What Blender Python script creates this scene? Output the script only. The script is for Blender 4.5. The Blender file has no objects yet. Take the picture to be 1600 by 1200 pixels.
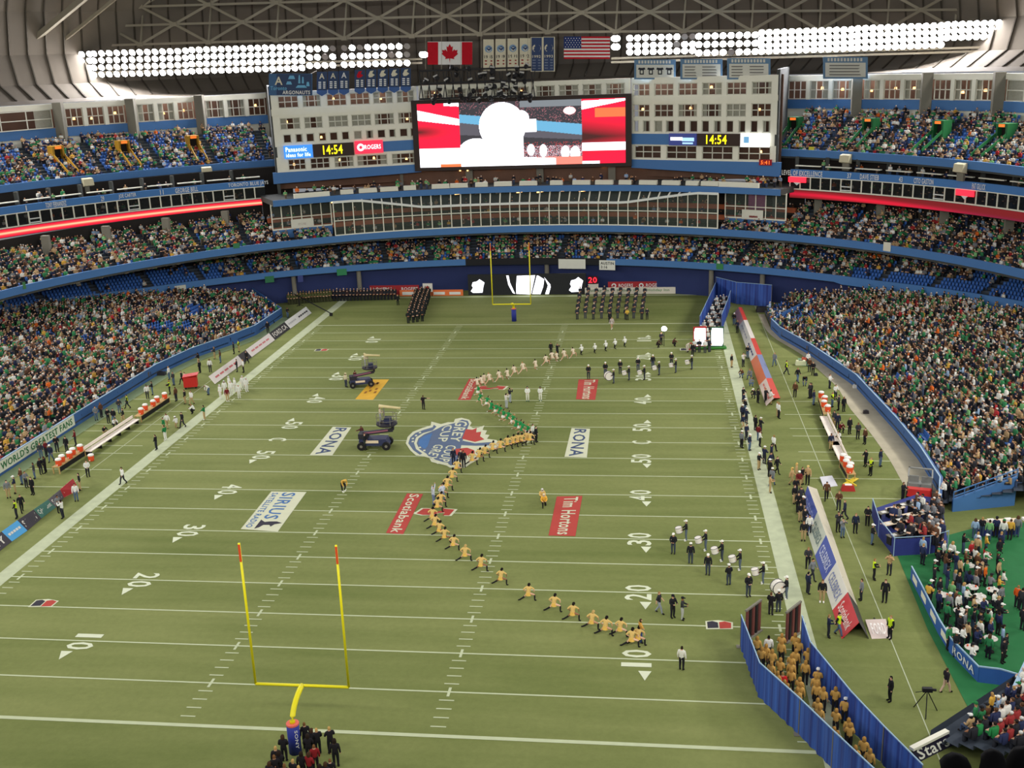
import bpy, bmesh, math, random
import numpy as np
from mathutils import Vector, Matrix

random.seed(7); rng = np.random.default_rng(7)
scn = bpy.context.scene
COL = scn.collection

# ------------------------------------------------------------------ camera, world, light, exposure
CAM = np.array([20.2250810, -53.5351987, 37.8510833])
YAW, PITCH, ROLL, FPX = -0.132982248, 0.293699756, -0.0373163813, 1692.99779
def _axes():
    f = np.array([math.sin(YAW)*math.cos(PITCH), math.cos(YAW)*math.cos(PITCH), -math.sin(PITCH)])
    r = np.array([math.cos(YAW), -math.sin(YAW), 0.0]); u = np.cross(r, f)
    c, s = math.cos(ROLL), math.sin(ROLL)
    return f, r*c+u*s, u*c-r*s
CF, CR, CU = _axes()
cd = bpy.data.cameras.new('camera'); cam = bpy.data.objects.new('camera', cd); COL.objects.link(cam)
cd.sensor_fit = 'HORIZONTAL'; cd.sensor_width = 36.0; cd.lens = FPX*36.0/1600.0
cd.clip_start = 0.2; cd.clip_end = 800
cam.matrix_world = Matrix([[CR[0], CU[0], -CF[0], CAM[0]], [CR[1], CU[1], -CF[1], CAM[1]], [CR[2], CU[2], -CF[2], CAM[2]], [0, 0, 0, 1]])
scn.camera = cam
def ray(u, v): return CF + (u-800)/FPX*CR - (v-600)/FPX*CU
def G(u, v, z=0.0):                      # the point of the place at height z seen at a photo pixel
    d = ray(u, v); t = (z-CAM[2])/d[2]; return CAM + t*d
def PY(u, v, Y):
    d = ray(u, v); t = (Y-CAM[1])/d[1]; return CAM + t*d

w = bpy.data.worlds.new('world'); scn.world = w; w.use_nodes = True
w.node_tree.nodes['Background'].inputs[0].default_value = (0.90, 0.93, 1.0, 1)
w.node_tree.nodes['Background'].inputs[1].default_value = 0.30
vs = scn.view_settings
vs.view_transform = 'Standard'; vs.look = 'None'; vs.gamma = 1.0; vs.exposure = -0.1; vs.use_curve_mapping = False

def area(name, loc, target, sx, sy, power, col=(1.0, 0.965, 0.89)):
    l = bpy.data.lights.new(name, 'AREA'); l.shape = 'RECTANGLE'; l.size = sx; l.size_y = sy
    l.energy = power; l.color = col; l.spread = math.radians(112)
    o = bpy.data.objects.new(name, l); COL.objects.link(o); o.location = loc
    o.rotation_euler = (Vector(target)-Vector(loc)).to_track_quat('-Z', 'Y').to_euler()
    return o
# the floodlight ring of the roof goes on round the stadium, beside and behind the camera
LP = 0.92e4
for i, a in enumerate((62, 98, 134, 165, 195, 226, 262, 298)):
    t = math.radians(a); x, y = -2.5+96*math.sin(t), 57+96*math.cos(t)
    area('floodlight_ring_lamp', (x, y, 46), (0.42*x, 57+0.42*(y-57), 0) if i not in (3, 4) else (0.2*x, 92, 0), 34, 4, LP*(1.6, 1.1, 0.8, 0.95, 0.95, 0.8, 1.1, 1.6)[i])

# ------------------------------------------------------------------ helpers
def lin(c):
    c = [x/255.0 for x in c[:3]]
    return tuple((x/12.92 if x <= 0.04045 else ((x+0.055)/1.055)**2.4) for x in c)
MATS = {}
def mat(name, col, rough=0.7, var=0.12, scale=3.0, metal=0.0, emit=0.0, spec=0.3):
    key = name
    if key in MATS: return MATS[key]
    m = bpy.data.materials.new(name); m.use_nodes = True
    nt = m.node_tree; b = nt.nodes['Principled BSDF']
    c = lin(col)
    b.inputs['Roughness'].default_value = rough; b.inputs['Metallic'].default_value = metal
    b.inputs['Specular IOR Level'].default_value = spec
    if var > 0:
        n = nt.nodes.new('ShaderNodeTexNoise'); n.inputs['Scale'].default_value = scale; n.inputs['Detail'].default_value = 3
        tc = nt.nodes.new('ShaderNodeTexCoord'); nt.links.new(tc.outputs['Object'], n.inputs['Vector'])
        r = nt.nodes.new('ShaderNodeMix'); r.data_type = 'RGBA'
        r.inputs['A'].default_value = (*[x*(1-var) for x in c], 1); r.inputs['B'].default_value = (*[min(1, x*(1+var)) for x in c], 1)
        nt.links.new(n.outputs['Fac'], r.inputs['Factor']); nt.links.new(r.outputs['Result'], b.inputs['Base Color'])
    else:
        b.inputs['Base Color'].default_value = (*c, 1)
    if emit > 0:
        b.inputs['Emission Color'].default_value = (*c, 1); b.inputs['Emission Strength'].default_value = emit
    MATS[key] = m; return m
def cloth(col):
    return mat('cloth_%02x%02x%02x' % tuple(int(x) for x in col[:3]), col, rough=0.85, var=0.15, scale=9, spec=0.15)
def attr_mat(name, emit=0.0, rough=0.8):
    if name in MATS: return MATS[name]
    m = bpy.data.materials.new(name); m.use_nodes = True; nt = m.node_tree; b = nt.nodes['Principled BSDF']
    a = nt.nodes.new('ShaderNodeAttribute'); a.attribute_name = 'Col'
    b.inputs['Roughness'].default_value = rough; b.inputs['Specular IOR Level'].default_value = 0.2
    if emit > 0:
        b.inputs['Base Color'].default_value = (0.01, 0.01, 0.01, 1)
        nt.links.new(a.outputs['Color'], b.inputs['Emission Color']); b.inputs['Emission Strength'].default_value = emit
    else: nt.links.new(a.outputs['Color'], b.inputs['Base Color'])
    MATS[name] = m; return m
def glass_mat(name, tint, alpha, rough=0.08):
    if name in MATS: return MATS[name]
    m = bpy.data.materials.new(name); m.use_nodes = True; nt = m.node_tree; b = nt.nodes['Principled BSDF']
    b.inputs['Base Color'].default_value = (*lin(tint), 1); b.inputs['Roughness'].default_value = rough
    b.inputs['Alpha'].default_value = alpha; MATS[name] = m; return m

def tag(o, label=None, cat=None, group=None, kind=None):
    if label: o['label'] = label
    if cat: o['category'] = cat
    if group: o['group'] = group
    if kind: o['kind'] = kind
    return o
def empty(name, loc=(0, 0, 0), rz=0.0, parent=None):
    o = bpy.data.objects.new(name, None); COL.objects.link(o); o.location = loc; o.rotation_euler = (0, 0, rz)
    o.empty_display_size = 0.2
    if parent: o.parent = parent
    return o
def link(name, me, parent=None, m=None, loc=None, rz=None):
    o = bpy.data.objects.new(name, me); COL.objects.link(o)
    if parent: o.parent = parent
    if loc is not None: o.location = loc
    if rz is not None: o.rotation_euler = (0, 0, rz)
    if m is not None:
        if not me.materials: me.materials.append(None)
        o.material_slots[0].link = 'OBJECT'; o.material_slots[0].material = m
    return o
class MB:
    def __init__(s): s.v = []; s.f = []; s.mi = []
    def quad(s, a, b, c, d, mi=0):
        i = len(s.v); s.v += [tuple(map(float, p)) for p in (a, b, c, d)]; s.f.append((i, i+1, i+2, i+3)); s.mi.append(mi); return s
    def poly(s, pts, mi=0):
        i = len(s.v); s.v += [tuple(map(float, p)) for p in pts]; s.f.append(tuple(range(i, i+len(pts)))); s.mi.append(mi); return s
    def hexa(s, P, mi=0):                      # P: 4 bottom points, 4 top points (same order)
        i = len(s.v); s.v += [tuple(map(float, p)) for p in P]
        for f in ((3, 2, 1, 0), (4, 5, 6, 7), (0, 1, 5, 4), (1, 2, 6, 5), (2, 3, 7, 6), (3, 0, 4, 7)):
            s.f.append(tuple(i+k for k in f)); s.mi.append(mi)
        return s
    def box(s, x0, x1, y0, y1, z0, z1, mi=0):
        return s.hexa([(x0, y0, z0), (x1, y0, z0), (x1, y1, z0), (x0, y1, z0), (x0, y0, z1), (x1, y0, z1), (x1, y1, z1), (x0, y1, z1)], mi)
    def bar(s, a, b, w, h=None, mi=0):
        a = Vector(a); b = Vector(b); d = (b-a)
        if d.length < 1e-6: return s
        d.normalize(); h = h or w
        up = Vector((0, 0, 1)) if abs(d.z) < 0.95 else Vector((0, 1, 0))
        sx = d.cross(up).normalized()*w/2; sy = sx.cross(d).normalized()*h/2
        return s.hexa([a-sx-sy, a+sx-sy, a+sx+sy, a-sx+sy, b-sx-sy, b+sx-sy, b+sx+sy, b-sx+sy], mi)
    def tube(s, pts, rad, n=8, mi=0, cap=True):
        pts = [Vector(p) for p in pts]; rad = rad if isinstance(rad, (list, tuple)) else [rad]*len(pts)
        rings = []
        for k, p in enumerate(pts):
            d = (pts[min(k+1, len(pts)-1)]-pts[max(k-1, 0)]).normalized()
            up = Vector((0, 0, 1)) if abs(d.z) < 0.9 else Vector((0, 1, 0))
            a = d.cross(up).normalized(); b = a.cross(d).normalized()
            i = len(s.v); rings.append(i)
            for j in range(n):
                t = 2*math.pi*j/n; q = p+(a*math.cos(t)+b*math.sin(t))*rad[k]; s.v.append(tuple(q))
        for k in range(len(pts)-1):
            for j in range(n):
                a0 = rings[k]+j; a1 = rings[k]+(j+1) % n; b0 = rings[k+1]+j; b1 = rings[k+1]+(j+1) % n
                s.f.append((a0, b0, b1, a1)); s.mi.append(mi)
        if cap:
            s.f.append(tuple(rings[0]+j for j in range(n))); s.mi.append(mi)
            s.f.append(tuple(rings[-1]+j for j in reversed(range(n)))); s.mi.append(mi)
        return s
    def lathe(s, prof, n=12, c=(0, 0, 0), mi=0):    # prof: (r,z) from bottom to top
        rings = []
        for r, z in prof:
            rings.append(len(s.v))
            for j in range(n):
                t = 2*math.pi*j/n; s.v.append((c[0]+r*math.cos(t), c[1]+r*math.sin(t), c[2]+z))
        for k in range(len(prof)-1):
            for j in range(n):
                s.f.append((rings[k]+j, rings[k]+(j+1) % n, rings[k+1]+(j+1) % n, rings[k+1]+j)); s.mi.append(mi)
        s.f.append(tuple(rings[0]+j for j in reversed(range(n)))); s.mi.append(mi)
        s.f.append(tuple(rings[-1]+j for j in range(n))); s.mi.append(mi)
        return s
    def mesh(s, name, mats=()):
        me = bpy.data.meshes.new(name); me.from_pydata(s.v, [], s.f)
        for m in mats: me.materials.append(m)
        if len(mats) > 1: me.polygons.foreach_set('material_index', s.mi)
        me.update(); return me
    def build(s, name, m, parent=None, smooth=False, loc=None, rz=None):
        mats = m if isinstance(m, (list, tuple)) else [m]
        me = s.mesh(name, mats)
        if smooth: me.polygons.foreach_set('use_smooth', [True]*len(me.polygons))
        o = bpy.data.objects.new(name, me); COL.objects.link(o)
        if parent: o.parent = parent
        if loc is not None: o.location = loc
        if rz is not None: o.rotation_euler = (0, 0, rz)
        return o
def from_center(mb, c):
    mb.v = [(x-c[0], y-c[1], z-c[2]) for x, y, z in mb.v]; return mb

# lettering: a text laid into a quad (bottom-left, bottom-right, top-right, top-left as one reads it)
_TXT = {}
def text_mesh(txt):
    if txt in _TXT: return _TXT[txt]
    cu = bpy.data.curves.new('lettering', 'FONT'); cu.body = txt; cu.resolution_u = 2; cu.offset = 0.016; cu.space_character = 1.1
    o = bpy.data.objects.new('lettering', cu); COL.objects.link(o)
    dg = bpy.context.evaluated_depsgraph_get(); dg.update()
    me = bpy.data.meshes.new_from_object(o.evaluated_get(dg))
    V = np.array([v.co[:] for v in me.vertices]); F = [tuple(p.vertices) for p in me.polygons]
    bpy.data.objects.remove(o); bpy.data.curves.remove(cu); bpy.data.meshes.remove(me)
    mn = V.min(0); mx = V.max(0); V = (V-mn)/np.maximum(mx-mn, 1e-6)
    _TXT[txt] = (V, F); return _TXT[txt]
def lettering(txt, quad, m, parent, name='lettering', lift=0.02, pad=(0.0, 0.0), slant=0.0):
    V, F = text_mesh(txt); bl, br, tr, tl = [np.array(q, float) for q in quad]
    n = np.cross(br-bl, tl-bl); n = n/np.linalg.norm(n)
    s = pad[0]+V[:, 0:1]*(1-2*pad[0]); t = pad[1]+V[:, 1:2]*(1-2*pad[1]); s = s+slant*(t-0.5)
    P = bl*(1-s)*(1-t)+br*s*(1-t)+tr*s*t+tl*(1-s)*t+n*lift
    mb = MB(); mb.v = [tuple(p) for p in P]; mb.f = F; mb.mi = [0]*len(F)
    return mb.build(name, m, parent)
def plate(quad, thick, m, name, parent=None):
    bl, br, tr, tl = [np.array(q, float) for q in quad]
    n = np.cross(br-bl, tl-bl); n = n/np.linalg.norm(n)*thick
    return MB().hexa([bl-n, br-n, tr-n, tl-n, bl, br, tr, tl]).build(name, m, parent)
# ------------------------------------------------------------------ the field
YD = 0.9144
def turf_mat():
    m = bpy.data.materials.new('turf'); m.use_nodes = True; nt = m.node_tree; b = nt.nodes['Principled BSDF']
    L = nt.links.new; N = nt.nodes.new
    tc = N('ShaderNodeTexCoord')
    n1 = N('ShaderNodeTexNoise'); n1.inputs['Scale'].default_value = 0.06; n1.inputs['Detail'].default_value = 5
    n2 = N('ShaderNodeTexNoise'); n2.inputs['Scale'].default_value = 2.2; n2.inputs['Detail'].default_value = 6; n2.inputs['Roughness'].default_value = 0.7
    mp = N('ShaderNodeMapping'); mp.inputs['Scale'].default_value = (0.05, 0.5, 1)
    n3 = N('ShaderNodeTexNoise'); n3.inputs['Scale'].default_value = 1.0; n3.inputs['Detail'].default_value = 4
    L(tc.outputs['Object'], n1.inputs['Vector']); L(tc.outputs['Object'], n2.inputs['Vector']); L(tc.outputs['Object'], mp.inputs['Vector']); L(mp.outputs['Vector'], n3.inputs['Vector'])
    sep = N('ShaderNodeSeparateXYZ'); L(tc.outputs['Object'], sep.inputs[0])
    # five-yard rolled panels, alternately a little greener
    mul = N('ShaderNodeMath'); mul.operation = 'MULTIPLY'; mul.inputs[1].default_value = math.pi/(5*YD); L(sep.outputs['Y'], mul.inputs[0])
    sn = N('ShaderNodeMath'); sn.operation = 'SINE'; L(mul.outputs[0], sn.inputs[0])
    sg = N('ShaderNodeMath'); sg.operation = 'SIGN'; L(sn.outputs[0], sg.inputs[0])
    s2 = N('ShaderNodeMath'); s2.operation = 'MULTIPLY_ADD'; s2.inputs[1].default_value = 0.06; s2.inputs[2].default_value = -0.25; L(sg.outputs[0], s2.inputs[0])
    a1 = N('ShaderNodeMath'); a1.operation = 'ADD'; L(n1.outputs['Fac'], a1.inputs[0]); L(n3.outputs['Fac'], a1.inputs[1])
    a2 = N('ShaderNodeMath'); a2.operation = 'ADD'; L(a1.outputs[0], a2.inputs[0]); L(s2.outputs[0], a2.inputs[1])
    r = N('ShaderNodeValToRGB'); L(a2.outputs[0], r.inputs[0])
    r.color_ramp.elements[0].position = 0.28; r.color_ramp.elements[0].color = (*lin((104, 116, 62)), 1)
    r.color_ramp.elements[1].position = 1.22; r.color_ramp.elements[1].color = (*lin((134, 141, 86)), 1)
    mx = N('ShaderNodeMix'); mx.data_type = 'RGBA'; mx.blend_type = 'MULTIPLY'; mx.inputs['Factor'].default_value = 0.5
    r2 = N('ShaderNodeValToRGB'); L(n2.outputs['Fac'], r2.inputs[0]); r2.color_ramp.elements[0].position = 0.3; r2.color_ramp.elements[1].position = 0.7
    r2.color_ramp.elements[0].color = (0.72, 0.72, 0.72, 1); r2.color_ramp.elements[1].color = (1, 1, 1, 1)
    L(r.outputs[0], mx.inputs['A']); L(r2.outputs[0], mx.inputs['B']); L(mx.outputs['Result'], b.inputs['Base Color'])
    b.inputs['Roughness'].default_value = 0.9; b.inputs['Specular IOR Level'].default_value = 0.1
    bp = N('ShaderNodeBump'); bp.inputs['Strength'].default_value = 0.4; bp.inputs['Distance'].default_value = 0.05
    L(n2.outputs['Fac'], bp.inputs['Height']); L(bp.outputs['Normal'], b.inputs['Normal'])
    return m
floor = MB().box(-110, 110, -40, 160, -0.5, 0.0).build('floor', turf_mat())
tag(floor, 'green artificial turf football field with painted yard lines', kind='structure')

M_NUM = mat('number_paint', (214, 220, 192), 0.9, 0.10, 1.5)
M_LINE = mat('line_paint', (190, 198, 162), 0.9, 0.10, 1.5)
M_BORD = mat('border_paint', (182, 190, 158), 0.9, 0.22, 1.2)
def flat(x0, x1, y0, y1, z, m, name, parent=floor):
    return MB().quad((x0, y0, z), (x1, y0, z), (x1, y1, z), (x0, y1, z)).build(name, m, parent)
L_, R_ = -32.5*YD, 32.5*YD
for k in range(0, 111, 5):
    w_ = 0.32 if k in (0, 110) else 0.145
    flat(L_, R_, k*YD-w_/2, k*YD+w_/2, 0.012, M_LINE, 'goal_line' if k in (0, 110) else 'yard_line')
for x0, x1 in ((L_-1.35, L_), (R_, R_+1.35)):
    flat(x0, x1, -18*YD, 120.5, 0.010, M_BORD, 'sideline_border')
flat(L_, R_, 119.6, 120.1, 0.011, M_LINE, 'dead_line')
def ticks(xc, ln, name):
    mb = MB()
    for k in range(1, 110):
        y = k*YD
        if k % 5: mb.quad((xc-ln/2, y-0.055, 0.013), (xc+ln/2, y-0.055, 0.013), (xc+ln/2, y+0.055, 0.013), (xc-ln/2, y+0.055, 0.013))
        elif ln > 0.8: mb.quad((xc-0.09, y-0.5, 0.014), (xc+0.09, y-0.5, 0.014), (xc+0.09, y+0.5, 0.014), (xc-0.09, y+0.5, 0.014))
    for k in range(1, 5):
        pass
    tag(mb.build(name, M_LINE, floor), kind='stuff')
ticks(-8.5*YD, 0.95, 'hash_mark_row'); ticks(8.5*YD, 0.95, 'hash_mark_row')
ticks(L_+0.75, 0.9, 'sideline_mark_row'); ticks(R_-0.75, 0.9, 'sideline_mark_row')
# fine white touch lines outside the border, and bench-area lines
for x in (L_-5.2, R_+6.3): flat(x-0.035, x+0.035, -5, 112, 0.012, M_BORD, 'bench_line')
for sx in (-1, 1):
    for y in (40, 45, 50, 52.5, 57.5, 60, 65, 70):
        if sx < 0: flat(-42.2, -32.8, y*YD-0.06, y*YD+0.06, 0.012, M_LINE, 'bench_line')
        else: flat(34.5, 43.5, y*YD-0.06, y*YD+0.06, 0.012, M_LINE, 'bench_line')

def yard_number(txt, side, k):
    y = (k if k else 55)*YD
    xc = G(225, 905)[0] if side < 0 else G(997, 925)[0]
    hgt = 1.95; wd = 0.95
    if side > 0: rx, up = np.array([0, 1.0, 0]), np.array([-1.0, 0, 0])
    else: rx, up = np.array([0, -1.0, 0]), np.array([1.0, 0, 0])
    c0 = np.array([xc, y, 0.016])
    offs = [0] if len(txt) == 1 else [-0.68, 0.68]
    for ch, o in zip(txt, offs):
        c = c0+rx*o; a = rx*(wd/2)*(0.5 if ch == '1' else 1.0); b = up*(hgt/2)
        lettering(ch, [c-a-b, c+a-b, c+a+b, c-a+b], M_NUM, floor, 'yard_number', lift=0.0)
    if txt != 'C':
        d = -1 if k <= 55 else 1
        c = c0+np.array([0, d*1.75, 0]); xs = up[0]
        q = c+np.array([-up[0]*0.55, 0, 0])
        MB().poly([q+np.array([-0.42, -d*0.35, 0]), q+np.array([0.42, -d*0.35, 0]), q+np.array([0, d*0.75, 0])][::(1 if d > 0 else -1)]).build('direction_arrow', M_NUM, floor)
for side in (-1, 1):
    for k in range(10, 101, 10):
        yard_number(str(min(k, 110-k)), side, k if k <= 50 else k)
    yard_number('C', side, 0)

# painted sponsor panels on the turf
M_WP = mat('white_turf_paint', (206, 208, 180), 0.9, 0.08, 1.0)
M_NAVY = mat('navy_turf_paint', (62, 78, 112), 0.9, 0.10, 1.0)
M_SLATE = mat('slate_turf_paint', (88, 104, 132), 0.9, 0.10, 1.0)
M_BLUEP = mat('blue_turf_paint', (70, 112, 165), 0.9, 0.10, 1.0)
M_REDP = mat('red_turf_paint', (178, 66, 58), 0.9, 0.10, 1.0)
M_YELP = mat('yellow_turf_paint', (216, 168, 52), 0.9, 0.12, 1.0)
M_BRN = mat('brown_turf_paint', (150, 100, 40), 0.9, 0.12, 1.0)
M_BLK = mat('black_turf_paint', (50, 48, 60), 0.9, 0.10, 1.0)
def gq(pts, z): return [G(u, v, 0)+np.array([0, 0, z]) for u, v in pts]
def panel(pts, m, name, z=0.018):
    q = gq(pts, z); return MB().quad(*q).build(name, m, floor)
def sub(q, s0, s1, t0, t1):
    bl, br, tr, tl = q
    f = lambda s, t: bl*(1-s)*(1-t)+br*s*(1-t)+tr*s*t+tl*(1-s)*t
    return [f(s0, t0), f(s1, t0), f(s1, t1), f(s0, t1)]
# pixels given as read: bottom-left, bottom-right, top-right, top-left of the writing
def sponsor(pts, ground, lines, name):
    panel(pts, ground, name); q = gq(pts, 0.024)
    for txt, m, s0, s1, t0, t1 in lines: lettering(txt, sub(q, s0, s1, t0, t1), m, floor, 'painted_lettering', 0.004)
    return q
sponsor([(520, 667), (484, 711), (519, 712), (549, 668)], M_WP, [('RONA', M_NAVY, 0.03, 0.97, 0.2, 0.82)], 'sponsor_panel')
sponsor([(893, 669), (882, 714), (917, 715), (922, 670)], M_WP, [('RONA', M_NAVY, 0.03, 0.97, 0.18, 0.82)], 'sponsor_panel')
q = sponsor([(424, 768), (376, 827), (434, 831), (479, 769)], M_WP, [('SIRIUS', M_BLUEP, 0.03, 0.72, 0.36, 0.74), ('SATELLITE RADIO', M_BLUEP, 0.04, 0.95, 0.07, 0.24)], 'sponsor_panel')
# the little dog emblem beside the word: body, head, tail and base
f = lambda s, t: q[0]*(1-s)*(1-t)+q[1]*s*(1-t)+q[2]*s*t+q[3]*(1-s)*t
MB().poly([f(s, t)+np.array([0, 0, 0.005]) for s, t in ((0.75, 0.34), (0.97, 0.34), (0.93, 0.44), (0.87, 0.5), (0.86, 0.66), (0.9, 0.72), (0.84, 0.78), (0.8, 0.95), (0.77, 0.78), (0.78, 0.6), (0.8, 0.48))]).build('dog_emblem', M_BLK, floor)
sponsor([(636, 771), (603, 833), (630, 835), (661, 772)], M_REDP, [('Scotiabank', M_WP, 0.02, 0.98, 0.22, 0.82)], 'sponsor_panel')
sponsor([(733, 592), (715, 625), (735, 625), (749, 592)], M_REDP, [('Scotiabank', M_WP, 0.03, 0.97, 0.2, 0.8)], 'sponsor_panel')
sponsor([(870, 776), (857, 837), (899, 838), (910, 775)], M_REDP, [('Tim Hortons', M_WP, 0.03, 0.97, 0.3, 0.85)], 'sponsor_panel')
sponsor([(904, 593), (900, 624), (930, 625), (935, 593)], M_REDP, [('Tim Hortons', M_WP, 0.03, 0.97, 0.3, 0.85)], 'sponsor_panel')
q = sponsor([(582, 593), (555, 624), (583, 625), (608, 593)], M_YELP, [], 'sponsor_panel')
for k in range(9):
    s = 0.12+0.76*random.random(); t = 0.15+0.6*random.random()
    MB().poly([x+np.array([0, 0, 0.006]) for x in sub(q, s, s+0.1, t, t+0.13)]).build('painted_lettering', M_BRN, floor)
# curled S emblems beside the bank panels
def s_emblem(c, w, h):
    P = [(-1, -0.35), (-0.75, 0.55), (-0.3, 0.55), (-0.42, 0.1), (-0.1, -0.1), (0.35, 0.25), (0.3, 0.6), (0.95, 0.45), (0.8, -0.6), (0.45, -0.6), (0.5, -0.1), (0.2, -0.2), (-0.1, -0.55), (-0.6, -0.6)]
    c = np.array(c)
    for sc, m, z in ((1.16, M_WP, 0.019), (1.0, M_REDP, 0.024)):
        MB().poly([(c[0]+x*w/2*sc, c[1]+y*h/2*sc, z) for x, y in P][::-1]).build('curled_emblem', m, floor)
s_emblem(G(681, 800), 3.3, 2.4); s_emblem(G(768, 606), 3.6, 2.4)
# small two-coloured shield marks
for u, v in ((68, 943), (1123, 977), (502, 547), (1073, 546)):
    c = G(u, v); s = 0.55
    for x0, x1, m, z in ((-1.15, 1.2, M_WP, 0.019), (-1.0, -0.05, M_BLK, 0.024), (0.05, 1.05, M_REDP, 0.024)):
        k = 0.62 if z < 0.02 else 0.48
        MB().poly([(c[0]+x0*s*1.4, c[1]-k, z), (c[0]+x1*s*1.4, c[1]-k*0.8, z), (c[0]+x1*s*1.5, c[1]+k*0.7, z), (c[0]+(x0+x1)/2*s*1.4, c[1]+k*1.1, z), (c[0]+x0*s*1.4, c[1]+k*0.8, z)]).build('shield_mark', m, floor)
# the big cup emblem at mid field (outline points read off the turf)
def turf_poly(pts, m, z, name): return MB().poly([p for p in gq(pts, z)][::-1]).build(name, m, floor)
out = [(634, 693), (637, 683), (645, 675), (660, 669), (673, 665), (674, 659), (689, 663), (700, 660), (709, 660), (711, 655), (721, 653), (733, 656), (737, 661), (734, 666), (739, 669), (748, 668), (757, 665), (754, 672), (761, 673), (758, 679), (765, 680), (761, 686), (776, 688), (781, 694), (776, 700), (764, 701), (745, 702), (748, 708), (748, 718), (735, 725), (727, 731), (703, 731), (698, 728), (674, 722), (671, 716), (660, 713), (650, 712), (641, 704)]
turf_poly(out, M_WP, 0.026, 'cup_emblem_outline')
def inner(pts, m, z=0.032): turf_poly(pts, m, z, 'cup_emblem_field')
inner([(638, 693), (641, 684), (649, 677), (662, 672), (676, 668), (678, 664), (682, 667), (676, 673), (661, 677), (650, 684), (647, 693), (650, 702), (660, 709), (656, 711), (646, 704)], M_SLATE)
inner([(712, 661), (722, 656), (731, 658), (733, 663), (722, 691), (716, 717), (705, 728), (700, 725), (672, 716), (666, 709), (655, 702), (651, 693), (654, 685), (663, 679), (680, 672), (690, 667), (704, 663)], M_SLATE)
inner([(654, 693), (656, 687), (664, 681), (676, 677), (672, 686), (668, 698), (664, 702), (658, 699)], M_BLUEP, 0.038)
inner([(728, 671), (738, 672), (745, 669), (744, 676), (752, 675), (750, 682), (757, 687), (742, 691), (722, 686)], M_REDP, 0.036)
inner([(712, 702), (730, 700), (741, 704), (742, 712), (728, 712), (722, 716), (712, 710)], M_REDP, 0.036)
inner([(723, 689), (742, 693), (772, 691), (774, 696), (744, 697), (720, 696)], M_SLATE, 0.036)
for txt, pts in (('GREY', [(712, 658), (703, 690), (718, 691), (732, 659)]), ('CUP', [(692, 667), (683, 690), (698, 691), (708, 663)]),
                 ('COUPE', [(698, 696), (682, 725), (699, 728), (714, 697)]), ('GREY', [(679, 695), (665, 716), (680, 721), (694, 696)])):
    lettering(txt, gq(pts, 0.042), M_WP, floor, 'painted_lettering', 0.0)
for txt, pts in (('TORONTO', [(651, 689), (641, 689), (643, 684), (668, 671)]),):
    pass
for k in range(7):
    t = k/6; u_ = 643+18*abs(t-0.42)**1.3*2.2; v_ = 676+t*28
    MB().poly(gq([(u_-1.5, v_+1.6), (u_+2.5, v_+1.2), (u_+2.0, v_-1.0), (u_-1.0, v_-0.4)], 0.04)).build('painted_lettering', M_WP, floor)
# ------------------------------------------------------------------ the bowl
CX, CY = -2.5, 57.0
D2R = math.pi/180
def PT(r, t, z): return (CX+r*math.sin(t), CY+r*math.cos(t), z)
def th_of(u, v, z): p = G(u, v, z); return math.atan2(p[0]-CX, p[1]-CY)
def th_at(u, v, rf):                     # bearing of the point where a photo ray meets a ring of radius rf(t)
    d = ray(u, v); k = 0.5; lo, hi = 40.0, 320.0
    f = lambda s: (lambda p: math.hypot(p[0]-CX, p[1]-CY)-(rf(math.atan2(p[0]-CX, p[1]-CY)) if p[1] > CY else 60))(CAM+d*s/math.hypot(d[0], d[1]))
    lo = 115.0
    for s in np.arange(115, 320, 1.0):
        if f(s) > 0: hi = s; lo = s-1; break
    for _ in range(30):
        m = (lo+hi)/2
        if f(m) > 0: hi = m
        else: lo = m
    p = CAM+d*hi/math.hypot(d[0], d[1]); return math.atan2(p[0]-CX, p[1]-CY)
rB = lambda t: 5.6*t*t-0.3*t+66.9
rC = lambda t: 69.4+3.0*t
rD = lambda t: 1.3*t*t-0.4*t+76.3
rE = lambda t: -2.0*t*t-2.6*t+81.5
rF = lambda t: rE(t)+12.2
def zB(t):
    return 4.95+0.9*min(1, max(0, (abs(t)/D2R-50)/22))
M_FASC = mat('blue_fascia', (74, 120, 176), 0.6, 0.05, 0.6)
M_NAVYW = mat('navy_wall', (40, 52, 100), 0.7, 0.12, 0.4)
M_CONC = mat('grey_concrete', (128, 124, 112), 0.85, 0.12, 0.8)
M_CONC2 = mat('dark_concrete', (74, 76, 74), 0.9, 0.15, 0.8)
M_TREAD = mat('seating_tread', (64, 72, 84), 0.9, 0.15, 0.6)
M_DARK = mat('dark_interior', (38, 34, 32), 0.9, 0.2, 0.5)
M_CREAM = mat('cream_frame', (234, 231, 214), 0.6, 0.06, 0.8)
M_WARM = mat('warm_lamp', (255, 190, 110), 0.5, 0, emit=6.0)
M_SEAT = mat('blue_seat', (58, 104, 178), 0.5, 0.08, 2.0)
def sweep(name, prof, t0, t1, n, m, parent=None, closed=True, split=None):
    """prof: list of functions t -> (r, z); lofted round the bowl"""
    mb = MB(); ts = np.linspace(t0, t1, n+1)
    k = len(prof)
    for t in ts:
        for p in prof: r, z = p(t); mb.v.append(PT(r, t, z))
    for i in range(n):
        for j in range(k if closed else k-1):
            a = i*k+j; b = i*k+(j+1) % k
            mb.f.append((a, a+k, b+k, b)); mb.mi.append(0)
    if closed:
        mb.f.append(tuple(range(k))); mb.mi.append(0)
        mb.f.append(tuple(n*k+j for j in reversed(range(k)))); mb.mi.append(0)
    return mb.build(name, m, parent)
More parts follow.
